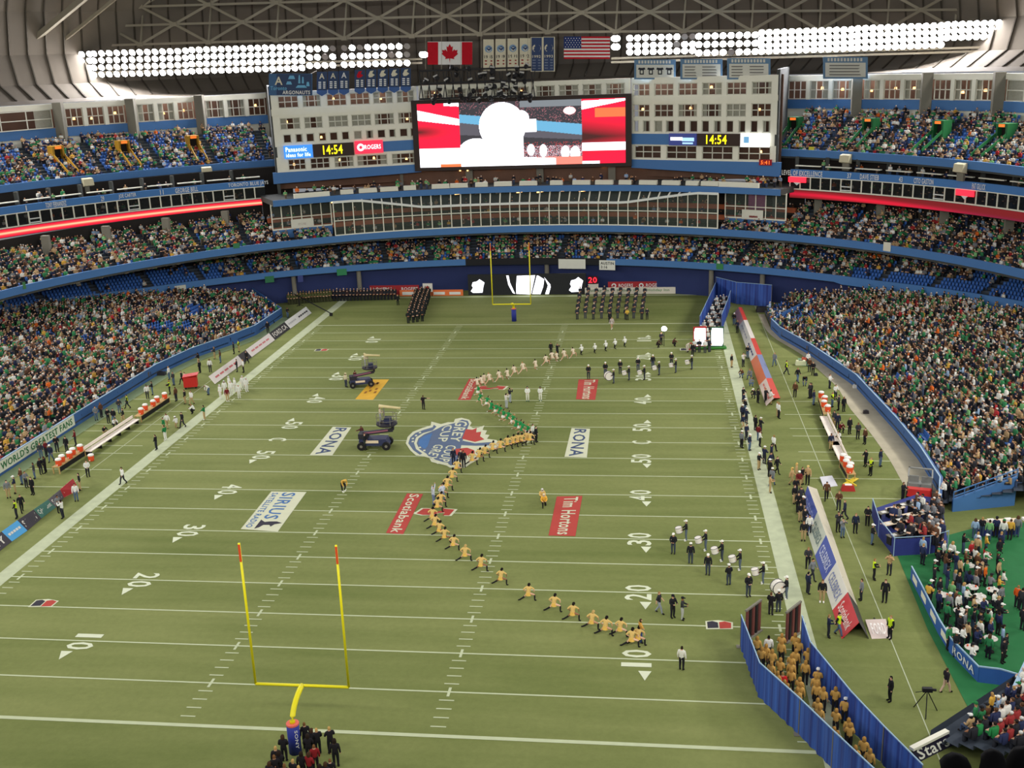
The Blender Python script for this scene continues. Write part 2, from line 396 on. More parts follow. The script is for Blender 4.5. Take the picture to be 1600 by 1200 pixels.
def band(name, rf, z0, z1, thick, t0, t1, n, m, parent=None):
    f0 = z0 if callable(z0) else (lambda t: z0); f1 = z1 if callable(z1) else (lambda t: z1)
    return sweep(name, [lambda t: (rf(t), f0(t)), lambda t: (rf(t)+thick, f0(t)), lambda t: (rf(t)+thick, f1(t)), lambda t: (rf(t), f1(t))], t0, t1, n, m, parent)
SEATS = []     # (x, y, z, heading, tier, row, angle)
def ring_tier(name, rf, zf, rows, pitch, rise, t0, t1, n, tier, label, under=0.5, aisle=8.2, skip=None):
    prof = []
    for k in range(rows):
        prof.append(lambda t, k=k: (rf(t)+k*pitch, zf(t)+k*rise)); prof.append(lambda t, k=k: (rf(t)+(k+1)*pitch, zf(t)+k*rise))
    prof.append(lambda t: (rf(t)+rows*pitch, zf(t)+(rows-1)*rise-under)); prof.append(lambda t: (rf(t), zf(t)-under))
    o = sweep(name, prof, t0, t1, n, M_TREAD); tag(o, label, kind='structure')
    for k in range(rows):
        t = t0+0.004
        while t < t1-0.004:
            r = rf(t)+(k+0.62)*pitch; arc = (t*76) % aisle
            if arc > 1.15 and not (skip and skip(t, k)): SEATS.append((*PT(r, t, zf(t)+k*rise), t, tier, k, t))
            t += 0.54/r
    # stepped aisles of bare concrete
    a0 = math.ceil(t0*76/aisle); a1 = math.floor(t1*76/aisle)
    for a in range(a0, a1+1):
        tc = (a*aisle+0.57)/76
        if tc > t1-0.01 or tc < t0+0.01: continue
        w = 0.5/76
        pr = [lambda t, k=k, e=e: (rf(t)+(k+e)*pitch, zf(t)+k*rise+0.03) for k in range(rows) for e in (0, 1)]
        sweep('aisle_stair', pr, tc-w, tc+w, 1, M_CONC2, o, closed=False)
    return o
T0, T1 = -78*D2R, 76*D2R
# lower ring over the end wall
tB = ring_tier('seating_tier', lambda t: rB(t)+0.35, zB, 11, 0.85, 0.36, T0, T1, 90, 'B', 'lower ring of blue seats above the dark end wall')
band('fascia', rB, lambda t: zB(t)-0.35 if abs(t) < 45*D2R else zB(t)-0.6, lambda t: zB(t)+0.65, 0.3, T0, th_of(727, 408, 5.4), 60, M_FASC, tB)
band('fascia', rB, lambda t: zB(t)-0.35 if abs(t) < 45*D2R else zB(t)-0.6, lambda t: zB(t)+0.65, 0.3, th_of(945, 408, 5.4), T1, 60, M_FASC, tB)
M_BLACK = mat('black_panel', (24, 24, 28), 0.6, 0.1, 1.0)
band('dark_fascia_panel', rB, 4.6, 5.6, 0.3, th_of(727, 408, 5.4), th_of(945, 408, 5.4), 12, M_BLACK, tB)
we = band('wall_end', lambda t: rB(t)+1.6, 0, 4.5, 0.4, -50*D2R, 50*D2R, 60, M_NAVYW); tag(we, 'dark navy padded wall under the lower ring of seats', kind='structure')
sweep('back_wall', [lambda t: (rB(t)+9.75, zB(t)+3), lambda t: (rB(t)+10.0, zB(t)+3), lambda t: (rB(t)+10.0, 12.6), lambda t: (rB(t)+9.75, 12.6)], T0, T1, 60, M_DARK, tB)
for u in (455, 565, 842, 1100, 1197):         # round columns under the lower ring
    t = th_of(u, 450, 2.0); MB().tube([PT(rB(t)+0.9, t, 0), PT(rB(t)+0.9, t, 4.6)], 0.38, 10).build('column', M_CONC, we)
# middle ring
TL, TR = th_of(447, 390, 10.0), th_of(1205, 372, 10.0)      # ends of the restaurant block
TLi, TRi = th_of(531, 380, 10.0), th_of(1114, 366, 10.0)
tC = ring_tier('seating_tier', lambda t: rC(t)+0.35, lambda t: 9.95, 10, 0.85, 0.37, T0, TL, 40, 'C', 'middle ring of seats under the bright red light band')
tC2 = ring_tier('seating_tier', lambda t: rC(t)+0.35, lambda t: 9.95, 10, 0.85, 0.37, TR, T1, 40, 'C', 'middle ring of seats under the dull red light band')
tC3 = ring_tier('seating_tier', lambda t: rC(t)+0.35, lambda t: 9.95, 3, 0.85, 0.23, TL, TLi, 10, 'C', 'short strip of seats below the glass beside a hung white poster')
tC4 = ring_tier('seating_tier', lambda t: rC(t)+0.35, lambda t: 9.95, 3, 0.85, 0.23, TRi, TR, 10, 'C', 'short strip of seats below the glass beside a lit red picture')
ring_f = band('trim_1', rC, 9.55, 10.6, 0.3, T0, T1, 120, M_FASC); tag(ring_f, 'bright blue fascia band round the front of the middle ring', kind='structure')
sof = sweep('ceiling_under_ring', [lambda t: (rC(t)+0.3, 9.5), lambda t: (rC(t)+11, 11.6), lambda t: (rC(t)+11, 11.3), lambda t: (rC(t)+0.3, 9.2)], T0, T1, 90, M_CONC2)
tag(sof, 'grey concrete underside of the middle ring', kind='structure')
# small ceiling lamps under the fascia edge
M_BOXL = mat('lamp_box', (225, 210, 170), 0.5, 0.05, 2.0)
for i, t in enumerate(np.arange(-72, 74, 3.6)*D2R):
    r = rC(t)+0.55
    mb = MB(); d = 0.35 if i % 3 else 0.75
    a = PT(r, t-d/r, 9.3); b = PT(r, t+d/r, 9.3); mb.bar(a, b, 0.35, 0.28); mb.build('lamp_box', M_BOXL, sof)
for t0, t1, nm in ((T0, TL, 'wall_left'), (TR, T1, 'wall_right')):
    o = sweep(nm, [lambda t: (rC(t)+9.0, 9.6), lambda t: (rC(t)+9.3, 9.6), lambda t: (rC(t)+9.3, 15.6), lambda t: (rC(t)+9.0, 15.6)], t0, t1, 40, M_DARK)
    tag(o, 'dark concourse wall behind the middle ring of seats', kind='structure')
    for t in np.arange(math.ceil(t0/D2R/7.6)*7.6, t1/D2R, 7.6)*D2R:
        a = PT(rC(t)+7.0, t, 12.4); b = PT(rC(t)+7.0, t, 15.5); MB().bar(a, b, 1.1, 0.7).build('column', M_CONC, o)
# suite ring: light band, glazing, name band, open boxes
M_LED = attr_mat('led_band', emit=1.0)
M_PANE = glass_mat('suite_glass', (40, 44, 46), 0.55)
M_NAME = mat('name_band', (70, 122, 184), 0.6, 0.04, 0.6)
M_WHITE = mat('white_paint', (228, 230, 226), 0.6, 0.04, 1.0)
def col_attr(me, cols):
    ca = me.color_attributes.new('Col', 'FLOAT_COLOR', 'POINT'); ca.data.foreach_set('color', np.asarray(cols, np.float32).ravel())
def suite_ring(t0, t1, side, nm):
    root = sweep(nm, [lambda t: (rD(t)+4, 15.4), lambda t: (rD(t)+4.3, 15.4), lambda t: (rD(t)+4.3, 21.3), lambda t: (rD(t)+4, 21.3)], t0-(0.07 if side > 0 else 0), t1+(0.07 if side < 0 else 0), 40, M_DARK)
    tag(root, 'dark back wall of the %s private boxes' % ('left hand' if side < 0 else 'right hand'), kind='structure')
    # slab behind the light band / box floors
    band('box_floor', lambda t: rD(t)+0.1, 16.2, 16.5, 4, t0, t1, 40, M_CONC2, root)
    band('box_floor', lambda t: rD(t)+0.1, 19.0, 19.3, 4, t0, t1, 40, M_CONC2, root)
    # the running light band
    mb = MB(); cols = []; n = 60; zs = np.linspace(15.35, 16.55, 7)
    for t in np.linspace(t0, t1, n+1):
        for j, z in enumerate(zs):
            mb.v.append(PT(rD(t)-0.02, t, z)); q = j/6.0
            if side < 0:
                core = math.exp(-((q-0.5)/0.16)**2); cols.append((1.5, 0.01+0.85*core*core, 0.05+0.42*core*core, 1))
                if q in (0.0, 1.0): cols[-1] = (0.35, 0.02, 0.05, 1)
            else:
                g = 0.5+0.5*math.sin(t*9+1.0); wv = math.exp(-((q-0.30-0.35*math.sin(t*4))/0.25)**2); cols.append((0.22+0.75*wv*g, 0.012, 0.015+0.03*wv, 1))
    for i in range(n):
        for j in range(6): a = i*7+j; mb.f.append((a, a+1, a+8, a+7)); mb.mi.append(0)
    o = mb.build('light_band', M_LED, root); col_attr(o.data, cols)
    band('light_band_case', lambda t: rD(t)+0.02, 15.3, 16.6, 0.3, t0, t1, 40, M_BLACK, root)
    band('sill', lambda t: rD(t)-0.08, 16.6, 16.78, 0.3, t0, t1, 60, M_CREAM, root)
    band('name_board', rD, 18.6, 19.65, 0.3, t0, t1, 60, M_NAME, root)
    band('head_rail', lambda t: rD(t)-0.05, 18.5, 18.62, 0.3, t0, t1, 60, M_CREAM, root)
    n = max(1, round((t1-t0)*77/1.72)); ts = np.linspace(t0, t1, n+1)
    for i in range(n):
        a, b = ts[i], ts[i+1]
        MB().quad(PT(rD(a)+0.08, a, 16.78), PT(rD(b)+0.08, b, 16.78), PT(rD(b)+0.08, b, 18.5), PT(rD(a)+0.08, a, 18.5)).build('pane', M_PANE, root)
        MB().bar(PT(rD(a), a, 16.75), PT(rD(a), a, 18.55), 0.16).build('mullion', M_CREAM, root)
        if i % 9 == 5:     # an opened sash
            fr = MB()
            for z in (16.95, 17.5): fr.bar(PT(rD(a)-0.12, a, z), PT(rD(b)-0.12, b, z), 0.14)
            fr.build('sash_frame', M_WHITE, root)
    # open upper boxes: counters, dividers
    nb = max(1, round((t1-t0)*77/4.9)); tb = np.linspace(t0, t1, nb+1)
    for i in range(nb):
        a, b = tb[i]+0.006, tb[i+1]-0.006
        MB().bar(PT(rD(a)+0.9, a, 20.15), PT(rD(b)+0.9, b, 20.15), 0.5, 0.14).build('counter', M_CREAM, root)
        MB().bar(PT(rD(tb[i])+2, tb[i], 19.4), PT(rD(tb[i])+2, tb[i], 21.4), 0.5).build('divider', M_CONC2, root)
    return root
sL = suite_ring(T0, TL+0.01, -1, 'wall_suites_left'); sR = suite_ring(TR-0.01, T1, 1, 'wall_suites_right')
def name_on_band(txt, u0, u1, v, root):
    t0, t1 = th_of(u0, v, 19.12), th_of(u1, v, 19.12); r = min(rD(t0), rD(t1))-0.03
    a0, a1 = PT(rD(t0)-0.06, t0, 18.76), PT(rD(t1)-0.06, t1, 18.76); b1, b0 = PT(rD(t1)-0.06, t1, 19.52), PT(rD(t0)-0.06, t0, 19.52)
    lettering(txt, [a0, a1, b1, b0], M_WHITE, root, 'name_lettering', 0.05)
for txt, u0, u1, v in (('EEK', -4, 12, 332), ('1', 47, 51, 326), ('TONY FERNANDEZ', 59, 127, 320), ('29', 159, 168, 311), ('JOE CARTER', 175, 220, 306), ('11', 251, 259, 301), ('GEORGE BELL', 267, 317, 297), ('TORONTO BLUE JAYS', 347, 425, 288)):
    name_on_band(txt, u0, u1, v, sL)
for txt, u0, u1, v in (('LEVEL OF EXCELLENCE', 1224, 1304, 269), ('37', 1334, 1343, 273), ('DAVE STIEB', 1350, 1393, 275), ('43', 1421, 1430, 278), ('CITO GASTON', 1437, 1489, 281), ('PAT GILLICK', 1535, 1578, 289)):
    name_on_band(txt, u0, u1, v, sR)
# small red glowing signs hung on the suite glazing
M_RSIGN = mat('red_sign_light', (255, 40, 60), 0.5, 0, emit=1.6)
for u, v in ((1271, 277), (1561, 297)):
    t = th_of(u, v, 18.0); a = t-1.5/77; b = t+1.5/77; r = rD(t)-0.35
    o = MB().hexa([PT(r, a, 17.75), PT(r, b, 17.75), PT(r+0.15, b, 17.75), PT(r+0.15, a, 17.75), PT(r, a, 18.55), PT(r, b, 18.55), PT(r+0.15, b, 18.55), PT(r+0.15, a, 18.55)]).build('red_sign', M_RSIGN, sR)
    MB().poly([PT(r-0.02, t-0.6/77, 17.75), PT(r-0.02, t, 17.3), PT(r-0.02, t+0.6/77, 17.75)]).build('ball_mark', M_WHITE, sR)
# upper ring
E0, E1 = th_at(436, 246, rE), th_at(1207, 234, rE)
M_TREAD2 = M_TREAD
tE = ring_tier('seating_tier', lambda t: rE(t)+0.35, lambda t: 21.65, 12, 0.95, 0.46, T0, E0, 40, 'E', 'upper ring of seats with yellow portals')
tE2 = ring_tier('seating_tier', lambda t: rE(t)+0.35, lambda t: 21.65, 12, 0.95, 0.46, E1, T1, 40, 'E', 'upper ring of seats with green portals')
for t0, t1, root in ((T0, E0, tE), (E1, T1, tE2)):
    band('fascia', rE, 21.3, 22.4, 0.3, t0, t1, 40, M_FASC, root)
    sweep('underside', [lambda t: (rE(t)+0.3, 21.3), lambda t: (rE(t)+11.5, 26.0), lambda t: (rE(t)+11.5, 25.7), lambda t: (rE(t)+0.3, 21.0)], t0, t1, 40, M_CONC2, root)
# loudspeaker boxes hung on the upper fascia
M_SPK = mat('speaker_cream', (205, 196, 165), 0.6, 0.08, 1.5); M_GREY = mat('speaker_grey', (120, 116, 104), 0.7, 0.08, 1.5)
for u, v, lb in ((134, 281, 'cream loudspeaker box hung below the yellow portal stand'), (321, 262, 'cream loudspeaker box hung nearest the bannered left block'), (1325, 237, 'cream loudspeaker box hung beside a small yellow sign'), (1506, 250, 'cream loudspeaker box hung below the rightmost green portals')):
    t = th_at(u, v, rE); a = PT(rE(t)-0.15, t, 20.6); r = empty('loudspeaker', a, -t)
    MB().hexa([(-0.8, -0.9, 0.35), (0.8, -0.9, 0.35), (0.8, 0.0, 0.1), (-0.8, 0.0, 0.1), (-0.8, -0.75, 1.35), (0.8, -0.75, 1.35), (0.8, 0, 1.5), (-0.8, 0, 1.5)]).build('cabinet', M_SPK, r)
    MB().box(-0.55, 0.55, -0.35, 0.0, -0.9, 0.2).build('lower_horn', M_GREY, r)
    tag(r, lb, 'loudspeaker', 'loudspeakers on the upper fascia')
# portals in the upper ring
M_YEL = mat('yellow_portal', (170, 128, 34), 0.6, 0.1, 1.5); M_GRN = mat('green_portal', (34, 104, 58), 0.6, 0.1, 1.5)
M_ORS = mat('orange_exit_sign', (255, 110, 40), 0.5, 0, emit=1.3)
def portal(u, v, col, lb, slope):
    t = th_at(u, v, lambda t: rE(t)+6)
    for _ in range(6): r = rE(t)+0.35+6*0.95; z = 21.65+6*0.46; p = PT(r, t, z); break
    o = empty('stair_portal', p, -t); o.scale = (0.85, 0.85, 0.85)
    mb = MB(); mb.box(-1.1, -0.75, -0.5, 1.8, -0.3, 2.3); mb.box(0.75, 1.1, -0.5, 1.8, -0.3, 2.3); mb.box(-1.1, 1.1, -0.5, 1.8, 2.3, 2.9); mb.build('frame', col, o)
    MB().box(-0.75, 0.75, 0.5, 0.6, -0.3, 2.3).build('opening', M_DARK, o)
    MB().box(-0.55, 0.55, -0.56, -0.5, 2.4, 2.8).build('exit_sign', M_ORS, o)
    mb = MB()
    for s in (-1, 1):
        mb.bar((s*1.0, -0.5, 1.2), (s*1.0, -5.6, -1.6), 0.12, 0.5)
    mb.build('stair_rail', col, o)
    tag(o, lb, 'portal', 'stair portals in the upper ring')
for u, v, n in ((92, 250, 'farthest from'), (195, 240, 'second from'), (303, 230, 'nearest to')): portal(u, v, M_YEL, 'yellow stair portal in upper seats, %s the bannered hotel block' % n, 1)
for u, v, n in ((1240, 200, 'nearest to'), (1357, 203, 'second from'), (1467, 205, 'third from'), (1567, 212, 'farthest from')): portal(u, v, M_GRN, 'green stair portal in upper seats, %s the white sign clock block' % n, -1)
# hotel rooms behind the upper ring: blue parapet, columns, windows
def muntin_window(root, P, s0, s1, z0, z1, cols=3, rows=2, curtain=0, lamp=False, depth=0.25, split=None):
    """one window: frame with glazing bars, pane, curtains and perhaps a lamp; P(s, n, z) gives world points"""
    fr = MB(); t = 0.14
    def b(sa, sb, za, zb): fr.hexa([P(sa, 0.1, za), P(sb, 0.1, za), P(sb, 0.22, za), P(sa, 0.22, za), P(sa, 0.1, zb), P(sb, 0.1, zb), P(sb, 0.22, zb), P(sa, 0.22, zb)])
    b(s0, s1, z0, z0+t); b(s0, s1, z1-t, z1); b(s0, s0+t, z0, z1); b(s1-t, s1, z0, z1)
    for i in range(1, cols): s = s0+(s1-s0)*i/cols; b(s-t/2, s+t/2, z0, z1)
    for i in range(1, rows): z = z0+(z1-z0)*i/rows; b(s0, s1, z-t/2, z+t/2)
    o = fr.build('window', M_MUNT, root)
    MB().quad(P(s0, 0.16, z0), P(s1, 0.16, z0), P(s1, 0.16, z1), P(s0, 0.16, z1)).build('pane', M_WPANE, o)
    if curtain:
        w = (s1-s0)*(0.22 if curtain == 1 else 0.33 if curtain == 2 else 0.5)
        for a, c in ((s0, s0+w), (s1-w, s1)):
            MB().quad(P(a, 0.4, z0), P(c, 0.4, z0), P(c, 0.4, z1), P(a, 0.4, z1)).build('curtain', M_CURT, o)
    if lamp:
        sc = s0+(s1-s0)*random.uniform(0.3, 0.7); zc = z0+(z1-z0)*random.uniform(0.3, 0.6)
        MB().hexa([P(sc-0.18, 0.5, zc), P(sc+0.18, 0.5, zc), P(sc+0.18, 0.8, zc), P(sc-0.18, 0.8, zc), P(sc-0.12, 0.5, zc+0.35), P(sc+0.12, 0.5, zc+0.35), P(sc+0.12, 0.8, zc+0.35), P(sc-0.12, 0.8, zc+0.35)]).build('room_lamp', M_WARM, o)
    return o
M_MUNT = mat('window_bar_cream', (214, 212, 196), 0.6, 0.05, 1.0)
M_WPANE = glass_mat('window_glass', (30, 30, 32), 0.18)
M_CURT = mat('grey_curtain', (186, 184, 168), 0.9, 0.15, 3.0)
M_ROOM = mat('brown_room', (112, 84, 70), 0.9, 0.3, 0.4)
def top_rooms(t0, t1, colu, nm, zo):
    root = sweep(nm, [lambda t: (rF(t)+0.2, 25.5), lambda t: (rF(t)+0.5, 25.5), lambda t: (rF(t)+0.5, 27.9), lambda t: (rF(t)+0.2, 27.9)], t0, t1, 30, M_CREAM)
    tag(root, 'wall of hotel rooms above the upper ring, %s' % ('left wing' if zo < 0 else 'right wing'), kind='structure')
    band('blue_parapet', rF, 27.85, 29.3, 0.4, t0, t1, 30, M_FASC, root)
    band('head_beam', rF, 32.3, 33.1, 0.6, t0, t1, 30, M_CREAM, root)
    band('room_back', lambda t: rF(t)+2.2, 29, 33, 0.2, t0, t1, 30, M_ROOM, root)
    band('room_floor', lambda t: rF(t)+0.35, 29.0, 29.3, 2.0, t0, t1, 30, M_ROOM, root)
    ths = sorted(th_at(u, v, rF) for u, v in colu)
    for i, t in enumerate(ths):
        MB().bar(PT(rF(t)-0.3, t, 25.4), PT(rF(t)-0.3, t, 33.3), 1.5, 1.0).build('column', M_CONC, root)
    edges = [t0]+ths+[t1]
    for a, b in zip(edges[:-1], edges[1:]):
        L = (b-a)*rF((a+b)/2)
        if L < 3: continue
        g = 0.75/92; a2, b2 = a+g, b-g; tm = (a2+b2)/2
        A = np.array(PT(rF(a2), a2, 0)); B = np.array(PT(rF(b2), b2, 0)); d = (B-A); LL = np.linalg.norm(d); d = d/LL; nn = np.array([-d[1], d[0], 0])
        if nn @ np.array([CX-A[0], CY-A[1], 0]) > 0: nn = -nn
        P = lambda s, n, z, A=A, d=d, nn=nn: A+d*s+nn*n+np.array([0, 0, z])
        k = 3 if LL > 7 else max(1, round(LL/3.2)); w = LL/k
        for i in range(k):
            if i:  # pier
                s = i*w; MB().hexa([P(s-0.3, 0, 29.3), P(s+0.3, 0, 29.3), P(s+0.3, 0.4, 29.3), P(s-0.3, 0.4, 29.3), P(s-0.3, 0, 32.3), P(s+0.3, 0, 32.3), P(s+0.3, 0.4, 32.3), P(s-0.3, 0.4, 32.3)]).build('pier', M_CREAM, root)
            muntin_window(root, P, i*w+0.32, (i+1)*w-0.32, 29.35, 32.3, 3, 2, random.choice((0, 0, 1, 2)), random.random() < 0.55)
    return root
top_rooms(T0, th_at(430, 170, rF)+0.012, ((93, 190), (205, 178), (312, 170), (424, 162)), 'wall_rooms_left', -1)
top_rooms(th_at(1214, 150, rF)-0.012, T1, ((1222, 140), (1340, 142), (1449, 143), (1562, 145)), 'wall_rooms_right', 1)

# field side stands
M_WALLB = mat('blue_field_wall', (58, 96, 152), 0.6, 0.10, 0.5)
M_RAIL = mat('pale_rail', (150, 180, 205), 0.5, 0.05, 1.0)
LW = [(-43.6, 20), (-43.4, 39), (-43.4, 54), (-43.0, 74), (-41.6, 82), (-38.6, 90), (-37.2, 95), (-37.0, 106)]
RW = [(44.0, 33.5), (45.2, 38), (45.3, 46), (44.9, 54), (43.6, 69.5), (40.4, 83), (37.6, 92), (36.9, 97), (36.9, 106.5)]
def wall_x(W, y):
    ys = [p[1] for p in W]; xs = [p[0] for p in W]; return float(np.interp(y, ys, xs))
def side_stand(W, sg, y0, y1, label, nm):
    rows = 40; pitch = 0.85; rise = 0.172; mb = MB()
    ys = np.arange(y0, y1+0.01, 1.7)
    yend = lambda k: min(y1+0.85*k, 118)
    ystart = lambda k: y0
    zrow = lambda k: 0.55+rise*min(k, 16)+0.09*max(0, k-16)
    def inside(x, y): t = math.atan2(x-CX, y-CY); return math.hypot(x-CX, y-CY) < rB(t)-0.1
    for k in range(rows):
        z = zrow(k); yy = np.linspace(ystart(k), yend(k), 46)
        for a, b in zip(yy[:-1], yy[1:]):
            xa, xb = wall_x(W, a)+sg*k*pitch, wall_x(W, b)+sg*k*pitch; xa2, xb2 = xa+sg*pitch, xb+sg*pitch
            if not inside((xa+xb)/2, (a+b)/2): continue
            if sg > 0: mb.quad((xa, a, z), (xa2, a, z), (xb2, b, z), (xb, b, z)); mb.quad((xa, a, z-rise), (xa, a, z), (xb, b, z), (xb, b, z-rise))
            else: mb.quad((xa2, a, z), (xa, a, z), (xb, b, z), (xb2, b, z)); mb.quad((xa, a, z-rise), (xb, b, z-rise), (xb, b, z), (xa, a, z))
        # seats
        L = yend(k)-ystart(k)
        y = ystart(k)+0.4
        while y < yend(k)-0.4:
            x = wall_x(W, y)+sg*(k+0.6)*pitch
            if inside(x, y) and (y % 8.6) > 1.0: SEATS.append((x, y, z, (math.pi/2 if sg > 0 else -math.pi/2), 'A', k, sg))
            y += 0.53
    o = mb.build(nm, M_TREAD); tag(o, label, kind='structure')
    wb = MB(); rl = MB()
    pts = [p for p in W if p[1] <= y1+0.1]
    for a, b in zip(pts[:-1], pts[1:]):
        wb.hexa([(a[0], a[1], 0), (b[0], b[1], 0), (b[0]+sg*0.25, b[1], 0), (a[0]+sg*0.25, a[1], 0), (a[0], a[1], 1.5), (b[0], b[1], 1.5), (b[0]+sg*0.25, b[1], 1.5), (a[0]+sg*0.25, a[1], 1.5)])
        rl.bar((a[0], a[1], 1.53), (b[0], b[1], 1.53), 0.12, 0.06)
    # far end wall climbs along the stand
    e0 = np.array([*pts[-1], 0.0]); e1 = e0+np.array([sg*7.5, 8.0, 0]); 
    wb.hexa([e0, e1, e1+[0, 0.25, 0], e0+[0, 0.25, 0], e0+[0, 0, 1.5], e1+[0, 0, 3.1], e1+[0, 0.25, 3.1], e0+[0, 0.25, 1.5]])
    wb.build('field_wall', M_WALLB, o); rl.build('wall_cap', M_RAIL, o)
    return o
stL = side_stand(LW, -1, 20, 106, 'seating stand full of spectators along the left sideline', 'seating_stand')
stR = side_stand(RW, 1, 34.5, 106, 'seating stand full of spectators along the right sideline', 'seating_stand')
# pale warning track strips beside the stands
M_TRACK = mat('warning_track', (176, 168, 146), 0.95, 0.25, 0.6); M_TRK2 = mat('pale_green_track', (140, 160, 120), 0.95, 0.2, 0.6)
mb = MB()
yy = np.linspace(34, 106, 30)
for a, b in zip(yy[:-1], yy[1:]):
    wd = lambda y: 2.6 if y < 62 else max(0.8, 2.6-(y-62)*0.08)
    mb.quad((wall_x(RW, a)-wd(a), a, 0.015), (wall_x(RW, a), a, 0.015), (wall_x(RW, b), b, 0.015), (wall_x(RW, b)-wd(b), b, 0.015))
mb.build('warning_track', M_TRACK, floor)
mb = MB(); yy = np.linspace(20, 106, 30)
for a, b in zip(yy[:-1], yy[1:]):
    mb.quad((wall_x(LW, a), a, 0.015), (wall_x(LW, a)+1.7, a, 0.015), (wall_x(LW, b)+1.7, b, 0.015), (wall_x(LW, b), b, 0.015))
mb.build('warning_track', M_TRK2, floor)
# ------------------------------------------------------------------ centre block: hotel wings, screen, terrace, restaurant
class Wall:
    def __init__(s, A, B):
        s.A = np.array([A[0], A[1], 0.0]); d = np.array([B[0]-A[0], B[1]-A[1], 0.0]); s.L = np.linalg.norm(d); s.d = d/s.L; s.n = np.array([-s.d[1], s.d[0], 0.0])   # n points away from the field
    def P(s, a, n, z): return s.A+s.d*a+s.n*n+np.array([0, 0, z])
    def hit(s, u, v):
        r = ray(u, v); t = ((s.A-CAM) @ s.n)/(r @ s.n); p = CAM+r*t; return float((p-s.A) @ s.d), float(p[2])
    def box(s, mb, a0, a1, n0, n1, z0, z1):
        P = s.P; return mb.hexa([P(a0, n0, z0), P(a1, n0, z0), P(a1, n1, z0), P(a0, n1, z0), P(a0, n0, z1), P(a1, n0, z1), P(a1, n1, z1), P(a0, n1, z1)])
    def face(s, a0, a1, z0, z1, n=0.0): return [s.P(a0, n, z0), s.P(a1, n, z0), s.P(a1, n, z1), s.P(a0, n, z1)]
tl = th_at(431, 240, lambda t: 76.7); A_L = PT(76.7, tl, 0)[:2]; B_L = PY(654, 200, 132.0)[:2]
tr = th_at(1212, 236, lambda t: 76.7); B_R = PT(76.7, tr, 0)[:2]; A_R = PY(987, 200, 132.0)[:2]
WL, WR = Wall(A_L, B_L), Wall(A_R, B_R)
def hotel(W, ua, ub, rows, root_name, label, bays, half, wide, signs):
    """rows: (v at ua, v at ub) of the horizontal lines, top to bottom"""
    zz = [(W.hit(ua, a)[1]+W.hit(ub, b)[1])/2 for a, b in rows]
    L = W.L; mb = MB()
    top, r1t, r1b, r2t, r2b, r3t, r3b, sgt, sgb, r4t, r4b, bmt = zz
    W.box(mb, 0, L, 0, 0.6, r1t, top)
    for za, zb in ((r1b, r2t), (r2b, r3t), (r3b, sgt), (sgb, r4t), (r4b, bmt)): W.box(mb, 0, L, 0.0, 0.6, zb, za)
    W.box(mb, 0, L, 0.12, 0.6, sgb, sgt)
    W.box(mb, -0.1, L+0.1, -0.12, 0, r2t+0.35, r1b-0.1)
    root = mb.build(root_name, M_CREAM); tag(root, label, kind='structure')
    back = MB(); W.box(back, 0, L, 2.4, 2.6, bmt-3, top); back.build('room_back', M_ROOM, root)
    def piers(spans, za, zb):
        e = 0.0
        for a, b in spans+[(L, L)]:
            if a-e > 0.02: m2 = MB(); W.box(m2, e, a, 0, 0.6, zb, za); m2.build('pier', M_CREAM, root)
            e = b
    S = lambda u: min(L, max(0, W.hit(u, 200)[0]))
    sp = [(S(a), S(b)) for a, b in bays]
    for za, zb in ((r1t, r1b), (r2t, r2b)):
        piers(sp, za, zb)
        for a, b in sp: muntin_window(root, W.P, a, b, zb, za, 3, 2, random.choice((0, 0, 0, 1, 2, 3)), random.random() < 0.35)
    sp = [(S(a), S(b)) for a, b in half]; piers(sp, r3t, r3b)
    for i, (a, b) in enumerate(sp): muntin_window(root, W.P, a, b, r3b, r3t, 1, 1, random.choice((0, 1, 2)) if i % 2 else random.choice((0, 0, 3)), random.random() < 0.08)
    sp = [(S(a), S(b)) for a, b in wide]; piers(sp, r4t, r4b)
    for a, b in sp: muntin_window(root, W.P, a, b, r4b, r4t, 3, 2, random.choice((0, 0, 1)), random.random() < 0.4)
    for u0, u1, m, kind in signs:
        a, b = S(u0), S(u1)
        if kind == 'band':
            q = MB(); W.box(q, a, b, -0.05, 0.15, sgb, sgt); q.build('blue_band', M_FASC, root)
    return root, zz, S
rowsL = [(146, 133), (151, 140), (170, 159.5), (184, 175), (202, 194), (210, 200), (224, 213.5), (228.5, 219.5), (246.5, 234), (249, 239), (266, 256), (268, 258.5)]
hl, zL, SL = hotel(WL, 431, 653, rowsL, 'wall_hotel_left', 'cream hotel wing with pennants hung over its windows',
    [(438, 470), (476, 505), (514, 545), (550, 581), (586, 617), (623, 650)],
    [(441, 454), (460, 472), (477, 490), (497, 509), (514, 527), (533, 545), (552, 565), (571, 583), (589, 602), (607, 618), (624, 637), (641, 651)],
    [(445, 473), (480, 511), (518, 549), (554, 602), (609, 652)], [(596, 653, None, 'band')])
rowsR = [(120, 119), (129, 129), (149, 149), (162, 162), (183, 183), (188, 188), (207, 207), (209.5, 209.5), (226.5, 227), (228, 228), (249, 249.5), (251, 251.5)]
hr, zR, SR = hotel(WR, 987, 1211, rowsR, 'wall_hotel_right', 'cream hotel wing with white name boards hung over it',
    [(989, 1015), (1022, 1052), (1059, 1089), (1096, 1127), (1134, 1165), (1173, 1204)],
    [(990, 998), (1004, 1016), (1022, 1035), (1040, 1053), (1059, 1071), (1077, 1090), (1096, 1108), (1115, 1127), (1134, 1146), (1153, 1165), (1172, 1184), (1191, 1204)],
    [(991, 1033), (1041, 1089), (1097, 1146), (1154, 1205)], [(987, 1047, None, 'band')])
